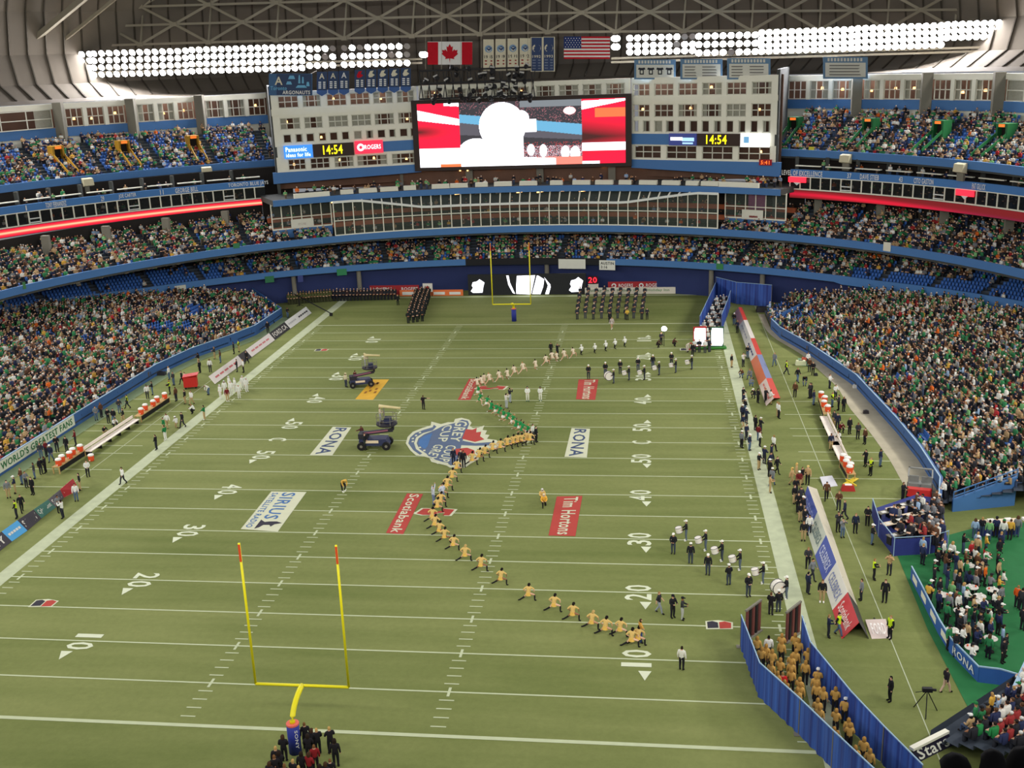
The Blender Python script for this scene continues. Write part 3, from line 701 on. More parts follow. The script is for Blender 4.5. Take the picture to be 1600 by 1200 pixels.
# blue beams under the wings, deeper at their outer ends
def beam(W, zt, za, zb, root):
    P = W.P; MB().hexa([P(-0.8, -0.15, za), P(W.L, -0.15, zb), P(W.L, 0.6, zb), P(-0.8, 0.6, za), P(-0.8, -0.15, zt), P(W.L, -0.15, zt), P(W.L, 0.6, zt), P(-0.8, 0.6, zt)]).build('blue_beam', M_FASC, root)
beam(WL, zL[-1], WL.hit(437, 287)[1], WL.hit(652, 269)[1], hl)
W2 = Wall(B_R, A_R)
P = WR.P; MB().hexa([P(0, -0.15, WR.hit(990, 262)[1]), P(WR.L+0.8, -0.15, WR.hit(1210, 276)[1]), P(WR.L+0.8, 0.6, WR.hit(1210, 276)[1]), P(0, 0.6, WR.hit(990, 262)[1]), P(0, -0.15, zR[-1]), P(WR.L+0.8, -0.15, zR[-1]), P(WR.L+0.8, 0.6, zR[-1]), P(0, 0.6, zR[-1])]).build('blue_beam', M_FASC, hr)
# lit signs on the wings
M_DKBR = mat('clock_case', (58, 42, 36), 0.6, 0.08, 1.0)
M_YLED = mat('yellow_digits', (255, 235, 20), 0.5, 0, emit=1.6)
M_BLIT = mat('blue_lit_sign', (60, 140, 235), 0.5, 0.05, emit=0.9); M_RLIT = mat('red_lit_sign', (235, 50, 80), 0.5, 0.05, emit=0.9)
M_WLIT = mat('white_lit_sign', (245, 248, 255), 0.5, 0, emit=1.3); M_NLIT = mat('navy_lit_sign', (56, 66, 130), 0.5, 0.05, emit=0.5)
M_CYLIT = mat('pale_blue_lit', (170, 215, 255), 0.5, 0, emit=1.0)
def sign(W, S, u0, u1, z0, z1, m, name, label, cat, lines, wall):
    a, b = S(u0), S(u1); mb = MB(); W.box(mb, a, b, -0.45, -0.16, z0, z1); o = mb.build(name, m)
    tag(o, label, cat)
    for txt, mm, s0, s1, t0, t1 in lines:
        q = W.face(a+(b-a)*s0, a+(b-a)*s1, z0+(z1-z0)*t0, z0+(z1-z0)*t1, -0.47); lettering(txt, q, mm, o, 'lettering', 0.02)
    return o, a, b
zs0, zs1 = zL[8]-0.25, zL[7]+0.15
sign(WL, SL, 440, 485, zs0, zs1, M_BLIT, 'sponsor_sign', 'bright blue lit sign beside the yellow clock', 'sign', [('Panasonic', M_WLIT, 0.06, 0.8, 0.52, 0.88), ('ideas for life', M_WLIT, 0.06, 0.92, 0.12, 0.42)], hl)
sign(WL, SL, 486, 550, zs0, zs1, M_DKBR, 'clock_board', 'yellow digit clock board between a blue and a red sign', 'clock', [('14:54', M_YLED, 0.24, 0.72, 0.16, 0.88)], hl)
o, a, b = sign(WL, SL, 552, 596, zs0+0.15, zs1+0.15, M_RLIT, 'sponsor_sign', 'red lit sign with a white ring mark beside the yellow clock', 'sign', [('ROGERS', M_WLIT, 0.34, 0.92, 0.32, 0.68)], hl)
zc = (zs0+zs1)/2+0.15; ac = a+(b-a)*0.2
mb = MB(); n = 14
for k in range(n):
    t0 = 2*math.pi*k/n; t1 = 2*math.pi*(k+1)/n
    p = lambda r, t: WL.P(ac+r*math.cos(t), -0.49, zc+r*math.sin(t))
    mb.quad(p(0.28, t0), p(0.62, t0), p(0.62, t1), p(0.28, t1))
mb.build('ring_mark', M_WLIT, o)
zs0, zs1 = zR[8]-0.05, zR[7]+0.1
o, a, b = sign(WR, SR, 1047, 1090, zs0, zs1, M_NLIT, 'sponsor_sign', 'navy lit sign with a white wordmark left of the right clock', 'sign', [], hr)
for s0, s1, t0, t1, m in ((0.06, 0.5, 0.42, 0.7, M_WLIT), (0.48, 0.92, 0.36, 0.66, M_CYLIT), (0.5, 0.88, 0.12, 0.26, M_CYLIT)):
    MB().quad(*WR.face(a+(b-a)*s0, a+(b-a)*s1, zs0+(zs1-zs0)*t0, zs0+(zs1-zs0)*t1, -0.47)).build('wordmark', m, o)
sign(WR, SR, 1091, 1158, zs0, zs1, M_DKBR, 'clock_board', 'yellow digit clock board between a navy and a white sign', 'clock', [('14:54', M_YLED, 0.22, 0.7, 0.14, 0.9)], hr)
o, a, b = sign(WR, SR, 1159, 1204, zs0-0.1, zs1+0.1, M_WLIT, 'sponsor_sign', 'blank white lit sign with a small pale blue square', 'sign', [], hr)
MB().quad(*WR.face(a+(b-a)*0.12, a+(b-a)*0.3, zs0+0.5, zs1-0.4, -0.48)).build('square_mark', mat('pale_square', (120, 180, 225), 0.5, 0, emit=0.5), o)
a, z = WR.hit(1197, 253.5); mb = MB(); WR.box(mb, a-1.0, a+1.0, -0.4, -0.16, z-0.45, z+0.45); o = mb.build('small_timer', mat('dark_red_case', (120, 10, 20), 0.5, 0, emit=0.5)); tag(o, 'small red digit timer at the end of the blue beam', 'clock')
lettering('5:41', WR.face(a-0.7, a+0.7, z-0.3, z+0.3, -0.42), M_ORS, o, 'lettering', 0.02)
# window strip over the screen
W3 = Wall(PY(652, 150, 132.4)[:2], PY(986, 140, 132.4)[:2])
def strip(ua, ub, wins, vt, vb, nm):
    h = lambda u, v: W3.hit(u, v)
    a, b = h(ua, vt)[0], h(ub, vt)[0]; z1 = h(ub, vt)[1]; z0 = h(ub, vb)[1]; zt = h(ub, vt+7)[1]; zb = h(ub, vb-6)[1]
    mb = MB(); W3.box(mb, a, b, 0, 0.5, zt, z1); W3.box(mb, a, b, 0, 0.5, z0, zb)
    e = a; sp = [(h(x, 140)[0], h(y, 140)[0]) for x, y in wins]
    for p, q in sp+[(b, b)]: W3.box(mb, e, p, 0, 0.5, zb, zt); e = q
    root = mb.build(nm, M_CREAM); tag(root, 'cream strip of hotel windows above the big screen, %s part' % nm.split('_')[-1], kind='structure')
    m2 = MB(); W3.box(m2, a, b, 1.8, 2.0, z0, z1); m2.build('room_back', M_ROOM, root)
    for p, q in sp: muntin_window(root, W3.P, p, q, zb, zt, 3, 2, random.choice((1, 2, 2)), random.random() < 0.3)
strip(831, 985, [(837, 867), (873, 904), (910, 940), (947, 976)], 122, 153, 'wall_strip_right')
strip(653, 830, [(661, 689), (698, 728), (735, 762), (772, 800), (806, 826)], 128, 157, 'wall_strip_left')
# the big screen
sx0, sz0 = PY(657, 262, 131.2)[0], PY(657, 262, 131.2)[2]; sx1, sz1 = PY(977, 152.5, 131.2)[0], PY(977, 152.5, 131.2)[2]
scr = MB().box(sx0-1.0, sx1+1.0, 131.25, 132.3, sz0-0.6, sz1+0.6).build('video_screen', mat('screen_case', (54, 42, 38), 0.6, 0.1, 0.5))
tag(scr, 'huge wide video screen with red side panels and a white figure', 'screen')
nx, nz = 400, 136
S_, T_ = np.meshgrid(np.linspace(0, 1, nx+1), np.linspace(0, 1, nz+1)); C_ = np.zeros((nz+1, nx+1, 3))
def lay(mask, c): C_[mask] = c
crowd = rng.random((nz+1, nx+1))
red = np.array([1.6, 0.02, 0.08]); white = np.array([3, 3, 3.2]); maroon = np.array([0.10, 0.028, 0.026])
Lp = S_ < 0.205
C_[:] = (0.07, 0.065, 0.075)
g = np.clip(1-np.hypot((S_-0.0)/0.17, (T_-0.56)/0.13), 0, 1)[..., None]
C_ = np.where(Lp[..., None], red*(1-g)+maroon*g, C_)
wb = T_ > 0.86-0.55*S_; lay(Lp & (T_ < 0.90-0.75*S_) & (T_ > 0.745-0.45*S_), white); lay(Lp & (T_ > 0.96-0.2*(S_-0.14)) & (S_ > 0.13), white); lay(Lp & (T_ < 0.30), white)
lay(Lp & (T_ < 0.05) & (S_ > 0.1), (1.5, 0.3, 0.1))
Cp = (S_ >= 0.205) & (S_ < 0.795); x = (S_-0.205)/0.59
C_ = np.where((Cp & (crowd > 0.94) & (T_ > 0.62+0.0*x))[..., None], np.array([0.9, 0.3, 0.35]), C_)
lay(Cp & (T_ > 0.9) & (x > 0.5), (0.30, 0.33, 0.36)); 
lay(Cp & (T_ < 0.82-0.20*x) & (T_ > 0.69-0.24*x), (0.22, 0.62, 0.95)); lay(Cp & (T_ < 0.69-0.24*x) & (T_ > 0.50-0.12*x), (0.16, 0.15, 0.18))
C_ = np.where((Cp & (crowd > 0.72) & (T_ < 0.30) & (T_ > 0.08) & (x > 0.5))[..., None], np.array([1.2, 0.9, 1.0]), C_)
C_ = np.where((Cp & (crowd < 0.12) & (T_ < 0.36) & (T_ > 0.08) & (x > 0.5))[..., None], np.array([1.0, 0.10, 0.10]), C_)
for cx, cz, rx, rz in ((0.86, 0.19, 0.035, 0.10), (0.94, 0.17, 0.04, 0.11), (0.68, 0.22, 0.03, 0.10), (0.58, 0.24, 0.03, 0.09)): lay(Cp & (((x-cx)/rx)**2+((T_-cz)/rz)**2 < 1), white)
lay(Cp & (T_ < 0.12) & (x > 0.5), (2.0, 0.4, 0.3)); lay(Cp & (T_ < 0.13-0.1*(x-0.5)) & (x > 0.5) & (x < 0.78), white)
lay(Cp & (x > 0.0) & (x < 0.5) & (T_ < 0.34-0.0*x), white); lay(Cp & (((x-0.13)/0.15)**2+((T_-0.22)/0.22)**2 < 1), white)
lay(Cp & (((x-0.35)/0.19)**2+((T_-0.62)/0.37)**2 < 1), white); lay(Cp & (x > 0.25) & (x < 0.52) & (T_ < 0.5), white); lay(Cp & (x > 0.5) & (x < 0.63) & (T_ > 0.52) & (T_ < 0.72), white); lay(Cp & (((x-0.5)/0.07)**2+((T_-0.74)/0.12)**2 < 1), white); lay(Cp & (((x-0.9)/0.05)**2+((T_-0.83)/0.06)**2 < 1), (2.5, 1.2, 1.2))
Rp = S_ >= 0.795; y = (S_-0.795)/0.205
g = np.clip(1-np.abs(T_-0.42)/0.30-0.35*y+0.15, 0, 1)[..., None]; base = red*(1-g)+maroon*g
C_ = np.where(Rp[..., None], base, C_); lay(Rp & (T_ > 0.84+0.12*y) & (T_ < 0.97+0.02*y), white)
C_ = np.where((Rp & (T_ > 0.72+0.0*y) & (T_ < 0.86) & (y > 0.3))[..., None], np.array([1.8, 0.28, 0.10]), C_); lay(Rp & (T_ > 0.20) & (T_ < 0.33), white); lay(Rp & (T_ < 0.04) & (y < 0.4), white)
mb = MB(); mb.v = [(sx0+(sx1-sx0)*s, 131.2, sz0+(sz1-sz0)*t) for s, t in zip(S_.ravel(), T_.ravel())]
mb.f = [(j*(nx+1)+i, j*(nx+1)+i+1, (j+1)*(nx+1)+i+1, (j+1)*(nx+1)+i) for j in range(nz) for i in range(nx)]; mb.mi = [0]*len(mb.f)
o = mb.build('screen_picture', attr_mat('screen_light', emit=0.9), scr); col_attr(o.data, np.c_[C_.reshape(-1, 3), np.ones((nx+1)*(nz+1))])
# terrace
zt0, zt1 = 16.2, 17.05
ter = band('terrace_slab', lambda t: rC(t)+1.1, zt0, zt1, 9.0, TL, TR, 40, M_CONC2); tag(ter, 'terrace floor below the big screen', kind='structure')
band('fascia', lambda t: rC(t)+1.0, zt0-0.1, zt1+0.02, 0.18, TL, TR, 50, M_FASC, ter)
W4 = Wall(PY(440, 280, 133.5)[:2], PY(1215, 270, 133.5)[:2])
mb = MB(); W4.box(mb, 0, W4.L, 0, 0.3, 16.8, 22.5); o = mb.build('wall_terrace', M_ROOM); tag(o, 'brown back wall of the dining terrace below the screen', kind='structure')
tw = o
for k in range(14):
    a = W4.L*(k+0.5)/14; z = 16.9
    if k % 2: mb = MB(); W4.box(mb, a-0.6, a+0.6, -0.5, 0, z, 21.5); mb.build('pilaster', M_CONC, tw)
    for j in range(3):
        if random.random() < 0.6: mb = MB(); aa = a+random.uniform(-2.5, 2.5); zz_ = random.uniform(19.2, 20.2); W4.box(mb, aa-0.12, aa+0.12, -0.6, -0.35, zz_, zz_+0.2); mb.build('ceiling_lamp', M_WARM, tw)
M_TABLE = mat('white_table_cloth', (225, 222, 205), 0.8, 0.06, 2.0)
for k, u in enumerate((536, 572, 607, 640, 688, 716, 750, 782, 820, 862, 900, 935, 968, 1005, 1043, 1080, 1112)):
    t = th_of(u, 292-(u-536)*0.016, 17.8); p = PT(rC(t)+1.75, t, zt1+0.0); w2 = 1.5 if k % 3 else 1.05
    o = empty('dining_table', p, -t)
    MB().hexa([(-w2, -0.42, 0.06), (w2, -0.42, 0.06), (w2, 0.42, 0.06), (-w2, 0.42, 0.06), (-w2*0.97, -0.38, 0.76), (w2*0.97, -0.38, 0.76), (w2*0.97, 0.38, 0.76), (-w2*0.97, 0.38, 0.76)]).build('table_cloth', M_TABLE, o)
    MB().box(-w2*0.9, w2*0.9, -0.3, 0.3, 0.0, 0.7).build('table_frame', M_DARK, o)
    tag(o, ('long' if k % 3 else 'short')+' terrace table under a white cloth below the big screen', 'table', 'terrace tables, '+('long' if k % 3 else 'short'))
for u0, u1, lb in ((447, 513, 'long cream planter box at the bannered end of the terrace'), (1131, 1204, 'long cream planter box at the name board end of the terrace')):
    a, b = th_of(u0, 303 if u0 < 800 else 288, 17.2), th_of(u1, 303 if u0 < 800 else 288, 17.2)
    o = band('planter_box', lambda t: rC(t)+1.3, zt1, zt1+0.75, 0.5, a, b, 8, M_CREAM); tag(o, lb, 'planter')
# restaurant behind glass
M_ORNG = mat('orange_banquette', (166, 88, 56), 0.8, 0.2, 1.0)
M_RPANE = glass_mat('restaurant_glass', (104, 114, 108), 0.30)
rst = band('wall_restaurant', lambda t: rC(t)+8.6, 10, 16.3, 0.3, TL, TR, 40, M_DARK); tag(rst, 'dark back wall of the glazed restaurant', kind='structure')
for dr, z, nm in ((0.3, 10.55, 0), (3.2, 11.6, 1), (5.8, 12.9, 2)):
    band('dining_floor', lambda t: rC(t)+dr, z-0.4, z, 8.4-dr, TL, TR, 40, M_DARK, rst)
    if nm: band('banquette', lambda t: rC(t)+dr, z, z+0.75, 0.5, TL, TR, 40, M_ORNG, rst)
for t in np.linspace(TL, TR, 26)[1:-1]:
    MB().bar(PT(rC(t)+random.uniform(4, 7), t, 15.6), PT(rC(t)+6, t+0.01, 15.6), 0.2).build('ceiling_lamp', M_WARM if random.random() < 0.4 else M_CREAM, rst)
zk_c = 14.35; uA, uB, uC, uD = th_of(560, 311, 16.2), th_of(662, 320, 14.4), th_of(975, 316, 14.4), th_of(1085, 301, 16.2)
def zk(t): return float(np.interp(t, [uA, uB, uC, uD], [16.1, zk_c, zk_c, 16.1]))
ztr = 13.05
def glazing(t0, t1, rf, zb, ztop, tr_z, par, n, knee=False):
    ts = np.linspace(t0, t1, n+1)
    for i in range(n):
        a, b = ts[i], ts[i+1]; za, zb2 = (zk(a), zk(b)) if knee else (ztop, ztop)
        for lo0, lo1, hi0, hi1 in ((zb, zb, tr_z, tr_z), (tr_z, tr_z, za, zb2)):
            MB().quad(PT(rf(a), a, lo0), PT(rf(b), b, lo1), PT(rf(b), b, hi1), PT(rf(a), a, hi0)).build('pane', M_RPANE, par)
        if knee and min(za, zb2) < 16.0:
            MB().quad(PT(rf(a), a, za), PT(rf(b), b, zb2), PT(rf(b)+1.5, b, 16.2), PT(rf(a)+1.5, a, 16.2)).build('sloped_pane', M_RPANE, par)
            MB().bar(PT(rf(a), a, za), PT(rf(a)+1.5, a, 16.2), 0.2).build('rafter', M_CREAM, par)
        MB().bar(PT(rf(a)-0.06, a, zb), PT(rf(a)-0.06, a, za), 0.15).build('mullion', M_CREAM, par)
        MB().bar(PT(rf(a)-0.05, a, tr_z), PT(rf(b)-0.05, b, tr_z), 0.13).build('transom', M_CREAM, par)
        if knee: MB().bar(PT(rf(a)-0.1, a, za), PT(rf(b)-0.1, b, zb2), 0.42, 0.34).build('knee_beam', M_WHITE, par)
    t = ts[-1]; MB().bar(PT(rf(t)-0.06, t, zb), PT(rf(t)-0.06, t, zk(t) if knee else ztop), 0.2).build('mullion', M_CREAM, par)
    band('sill', lambda t: rf(t)-0.1, zb-0.1, zb+0.12, 0.25, t0, t1, n, M_CREAM, par)
glazing(TLi, TRi, lambda t: rC(t)+0.2, 10.65, 16.1, ztr, rst, 39, True)
for t0, t1 in ((TL, TLi), (TRi, TR)):
    glazing(t0, t1, lambda t: rC(t)+3.0, 12.1, 16.1, 13.9, rst, 6)
    band('blue_parapet', lambda t: rC(t)+2.95, 10.6, 12.05, 0.3, t0, t1, 8, M_FASC, rst)
    band('head_beam', lambda t: rC(t)+2.9, 16.0, 16.3, 0.3, t0, t1, 8, M_CREAM, rst)
# posters on the wings of the restaurant
def ring_sign(u0, u1, v0, v1, rf, zg, m, name, label, cat, lines=(), thick=0.08, group=None, parent=None):
    ta, tb = th_of(u0, (v0+v1)/2, zg), th_of(u1, (v0+v1)/2, zg)
    um = (u0+u1)/2; d0 = ray(um, v0); d1 = ray(um, v1); tm = (ta+tb)/2
    def zat(d):
        p = PT(rf(tm), tm, 0); t = math.hypot(p[0]-CAM[0], p[1]-CAM[1])/math.hypot(d[0], d[1]); return CAM[2]+t*d[2]
    z1, z0 = zat(d0), zat(d1)
    q = [PT(rf(ta), ta, z0), PT(rf(tb), tb, z0), PT(rf(tb), tb, z1), PT(rf(ta), ta, z1)]
    o = plate(q, thick, m, name, parent)
    if not parent: tag(o, label, cat, group)
    Q = [np.array(x) for x in q]
    for txt, mm, s0, s1, t0, t1 in lines: lettering(txt, sub(Q, s0, s1, t0, t1), mm, o, 'lettering', 0.02)
    return o, Q
M_POST = mat('white_poster', (222, 220, 206), 0.7, 0.06, 2.0); M_INKR = mat('dark_red_ink', (150, 40, 40), 0.7, 0.05); M_INK = mat('dark_ink', (40, 42, 50), 0.7, 0.05); M_GINK = mat('green_ink', (30, 110, 60), 0.7, 0.05)
o, Q = ring_sign(449, 490, 342, 356, lambda t: rC(t)+2.7, 12.6, M_POST, 'poster', 'white poster hung on the glass at the bannered end', 'poster')
MB().poly([x for x in sub(Q, 0.3, 0.65, 0.3, 0.55)]).build('print', M_INKR, o)
o, Q = ring_sign(1160, 1200, 328, 343, lambda t: rC(t)+2.7, 12.6, M_POST, 'poster', 'white poster hung on the glass below the lit picture', 'poster')
MB().poly([x for x in sub(Q, 0.35, 0.75, 0.2, 0.4)]).build('print', M_INKR, o)
ring_sign(1168, 1200, 305, 327, lambda t: rC(t)+3.2, 14.6, mat('lit_picture', (90, 40, 70), 0.5, 0.4, 0.8, emit=0.4), 'lit_picture', 'dark lit picture with a glowing red head in the glazed end', 'screen')

# return walls between the hotel wings and the rings
for W_, tE_, a, nm in ((WL, E0, 0.0, 'wall_return_left'), (WR, E1, WR.L, 'wall_return_right')):
    p = W_.P(a, 0.1, 0); tE_ = th_at(423, 170, rF) if nm.endswith('left') else th_at(1226, 150, rF); q = np.array(PT(rF(tE_)+1.0, tE_, 0)); d = (q-p); n = np.array([-d[1], d[0], 0]); n = n/np.linalg.norm(n)*0.25
    o = MB().hexa([p-n+[0, 0, 10], q-n+[0, 0, 10], q+n+[0, 0, 10], p+n+[0, 0, 10], p-n+[0, 0, 34.5], q-n+[0, 0, 34.5], q+n+[0, 0, 34.5], p+n+[0, 0, 34.5]]).build(nm, M_CONC2); tag(o, 'concrete return wall at the outer end of the hotel wing', kind='structure')
# ------------------------------------------------------------------ roof, floodlights, flags and banners
M_DECK = mat('roof_deck', (122, 114, 102), 0.9, 0.18, 0.12); M_RIB = mat('roof_rib', (84, 78, 68), 0.9, 0.15, 0.3)
M_TRUSS = mat('roof_steel', (160, 152, 132), 0.7, 0.12, 0.4)
prof = [(99, 33.1), (104, 33.6), (110, 36), (112, 41), (110, 48), (104, 57), (92, 68)]
roof = sweep('ceiling', [lambda t, r=r, z=z: (r, z) for r, z in prof], -72*D2R, 72*D2R, 72, M_DECK, closed=False)
tag(roof, 'brown grey roof deck curving up behind the floodlights', kind='structure')
for t in np.arange(-60, 61, 1.6)*D2R:      # standing ribs of the deck
    mb = MB(); pts = [PT(r-0.12, t, z) for r, z in prof[1:]]
    for a, b in zip(pts[:-1], pts[1:]): mb.bar(a, b, 0.22, 0.3)
    mb.build('deck_rib', M_RIB, roof)
# space-frame truss in front of the deck
tru = empty('roof_truss', (0, 139, 40)); tag(tru, 'grey steel roof truss of crossing struts above the floodlights', 'truss')
def tp(u, v, y): p = PY(u, v, y); return p-np.array([0, 139, 40])
sl = -0.030
def strut(a, b, w, m=M_TRUSS, nm='strut'): MB().bar(a, b, w).build(nm, m, tru)
for lvl, (y, v0) in enumerate(((141, 76), (142, 46), (143, 17), (144, -12))):
    for k in range(-2, 18):
        u0 = 8+106*k+(53 if lvl % 2 else 0); v = v0+sl*u0*(1 if u0 < 800 else 1)+(0 if u0 < 860 else (u0-860)*0.022)
        u1 = u0+106; vv = v0+sl*u1+(0 if u1 < 860 else (u1-860)*0.022)
        A = tp(u0, v, y); B = tp(u1, vv, y); strut(A, B, 0.38, nm='chord')
        if lvl < 3:
            y2, v2 = ((142, 46), (143, 17), (144, -12))[lvl]
            for du in (-53, 53):
                uu = u0+du; v3 = v2+sl*uu+(0 if uu < 860 else (uu-860)*0.022); strut(A, tp(uu, v3, y2), 0.42)
        if lvl == 0: strut(A, tp(u0+6, v-88, 146), 0.3, nm='hanger')
        MB().box(A[0]-0.5, A[0]+0.5, A[1]-0.4, A[1]+0.4, A[2]-0.35, A[2]+0.35).build('node_plate', M_TRUSS, tru)
MB().bar(tp(-20, 122, 134), tp(140, -10, 130), 0.9).build('edge_rib', M_TRUSS, tru)
MB().bar(tp(60, 95, 136), tp(190, -10, 134), 0.5).build('edge_rib', M_TRUSS, tru)
# catwalk and soffit below the lamps
cw = MB()
for u0, u1 in ((-40, 660), (955, 1640)):
    for v0 in (112, 118):
        cw.bar(PY(u0, v0+sl*u0+ (0 if u0 < 860 else 8), 137.6), PY(u1, v0+sl*u1+(0 if u1 < 860 else 8), 137.6), 0.35)
o = cw.build('catwalk', M_TRUSS); tag(o, 'steel catwalk rails under the floodlight banks', 'catwalk')
# floodlights
M_LAMP = mat('floodlight_lens', (252, 250, 255), 0.4, 0, emit=85.0); M_HOUS = mat('floodlight_housing', (96, 92, 88), 0.5, 0.1, metal=0.4)
M_OFF = mat('floodlight_dark_lens', (150, 146, 140), 0.3, 0.1)
hb = MB(); hb.lathe([(0.22, -0.7), (0.30, -0.35), (0.58, 0.0), (0.58, 0.05)], 12)
hb.v = [(x, -z, y) for x, y, z in hb.v]; HOUS = hb.mesh('floodlight', [M_HOUS])
lb_ = MB(); lb_.poly([(0.54*math.cos(2*math.pi*k/12), -0.07, 0.54*math.sin(2*math.pi*k/12)) for k in range(12)]); LENS = lb_.mesh('lens', [None])
def bank(ua, ub, rows, label, y=137.0, step=11.4, gaps=()):
    c = PY((ua+ub)/2, rows[len(rows)//2](0.5*(ua+ub)), y); o = empty('floodlight_bank', c)
    tag(o, label, 'floodlights')
    fr = MB()
    for j, vf in enumerate(rows):
        A = PY(ua-4, vf(ua-4), y+0.75)-c; B = PY(ub+4, vf(ub+4), y+0.75)-c; fr.bar(A, B, 0.18)
    fr.build('rail', M_TRUSS, o)
    n = max(1, int((ub-ua)/step))
    for j, vf in enumerate(rows):
        for i in range(n+1):
            u = ua+(ub-ua)*i/max(1, n)
            off = random.random() < (0.10 if 480 < u < 660 or 960 < u < 1180 else 0.0)
            if any(a < u < b and jj == j for a, b, jj in gaps): continue
            p = PY(u, vf(u), y)-c
            h = link('floodlight', HOUS, o, loc=p); h.rotation_euler = (0.45, 0, random.uniform(-0.05, 0.05))
            link('lens', LENS, h, M_OFF if off else M_LAMP)
rw = lambda v, s=sl: (lambda u: v+s*u)
R3 = [rw(90), rw(102), rw(114)]
bank(32, 140, [rw(88.5), rw(99), rw(110)], 'three rows of floodlights, farthest from the flags on the maple leaf side')
bank(147, 290, [rw(88), rw(99), rw(110), rw(121)], 'four rows of floodlights over the second room bay')
bank(300, 472, [rw(87), rw(98), rw(109), rw(120)], 'four rows of floodlights over the bannered wing end')
bank(484, 520, [rw(91), rw(104), rw(117)], 'short three row floodlight cluster over the dark pennants')
bank(538, 636, [rw(91), rw(104), rw(117)], 'three rows of floodlights beside the maple leaf flag')
bank(660, 664, [rw(105)], 'single floodlight touching the maple leaf flag')
rr = lambda v: (lambda u: v-0.026*(u-960))
bank(960, 964, [rr(60), rr(73)], 'two floodlights touching the striped flag')
bank(984, 1082, [rr(60), rr(72), rr(82)], 'three rows of floodlights beside the striped flag')
bank(1092, 1180, [rr(60), rr(73), rr(86)], 'three rows of floodlights over the white name boards')
rq = lambda v: (lambda u: v-0.036*(u-1190))
bank(1190, 1330, [rq(51), rq(61), rq(71), rq(80)], 'four rows of floodlights over the single hung board')
bank(1340, 1470, [rq(50), rq(60), rq(70), rq(80)], 'four rows of floodlights over the third room bay')
bank(1480, 1560, [rq(49), rq(59), rq(69)], 'three rows of floodlights, farthest from the striped flag')
# flags
M_RED = cloth((190, 28, 42)); M_FW = cloth((226, 224, 218)); M_FB = cloth((44, 58, 110))
KN = np.linspace(0, 1, 13)
def flag_root(name, u0, u1, v0, v1, Y, m, label, cat, wav=0.25, group=None):
    """cloth sheet hung at depth Y, filling a photo rectangle; returns object and local mapper"""
    a = PY(u0, v1, Y); b = PY(u1, v1, Y); d = PY(u1, v0, Y); c = PY(u0, v0, Y)
    def P(s, t, n=0.0):
        p = np.array(a)*(1-s)*(1-t)+np.array(b)*s*(1-t)+np.array(d)*s*t+np.array(c)*(1-s)*t
        return p+np.array([0, float(np.interp(s, KN, wav*0.5*np.sin(KN*9)))-n, 0])
    def patch(pts, name, mm, par, n=0.02, sub_=1):
        return MB().poly([P(s, t, n) for s, t in pts]).build(name, mm, par)
    def grid(s0, s1, t0, t1, name, mm, par, n=0.0, k=8):
        mb = MB()
        br = [s0]+[x for x in KN if s0+1e-4 < x < s1-1e-4]+[s1]
        for x0, x1 in zip(br[:-1], br[1:]):
            mb.hexa([P(x0, t0, n), P(x1, t0, n), P(x1, t0, n-0.03), P(x0, t0, n-0.03), P(x0, t1, n), P(x1, t1, n), P(x1, t1, n-0.03), P(x0, t1, n-0.03)])
        return mb.build(name, mm, par)
    o = grid(0, 1, 0, 1, name, m, None); tag(o, label, cat, group)
    return o, P, patch, grid
o, P, patch, grid = flag_root('flag', 668, 738, 65, 101, 134.0, M_FW, 'red and white flag with a red maple leaf', 'flag')
grid(0, 0.235, 0, 0.98, 'red_bar', M_RED, o, 0.03); grid(0.765, 1, 0, 0.98, 'red_bar', M_RED, o, 0.03)
leaf = [(0, -1), (0.06, -0.52), (0.55, -0.60), (0.48, -0.42), (0.98, -0.02), (0.85, 0.08), (0.92, 0.40), (0.62, 0.34), (0.55, 0.48), (0.30, 0.22), (0.38, 0.80), (0.20, 0.70), (0, 1.05)]
leaf = leaf+[(-x, y) for x, y in leaf[::-1][1:]]
leaf = leaf[:-1]
patch([(0.5+x*0.19, 0.48+y*0.40) for x, y in leaf], 'maple_leaf', M_RED, o, 0.06)
o, P, patch, grid = flag_root('flag', 881, 953, 57, 92, 134.0, M_FW, 'striped red and white flag with a blue starred corner', 'flag')
for k in range(7): grid(0, 1, 2*k/13, (2*k+1)/13, 'red_stripe', M_RED, o, 0.03)
grid(0, 0.38, 6/13, 1, 'blue_canton', M_FB, o, 0.05, 4)
for j in range(5):
    for i in range(6):
        s, t = 0.03+0.06*i+0.03*(j % 2), 0.52+0.095*j
        patch([(s, t), (s+0.018, t), (s+0.018, t+0.035), (s, t+0.035)], 'star', M_FW, o, 0.09)
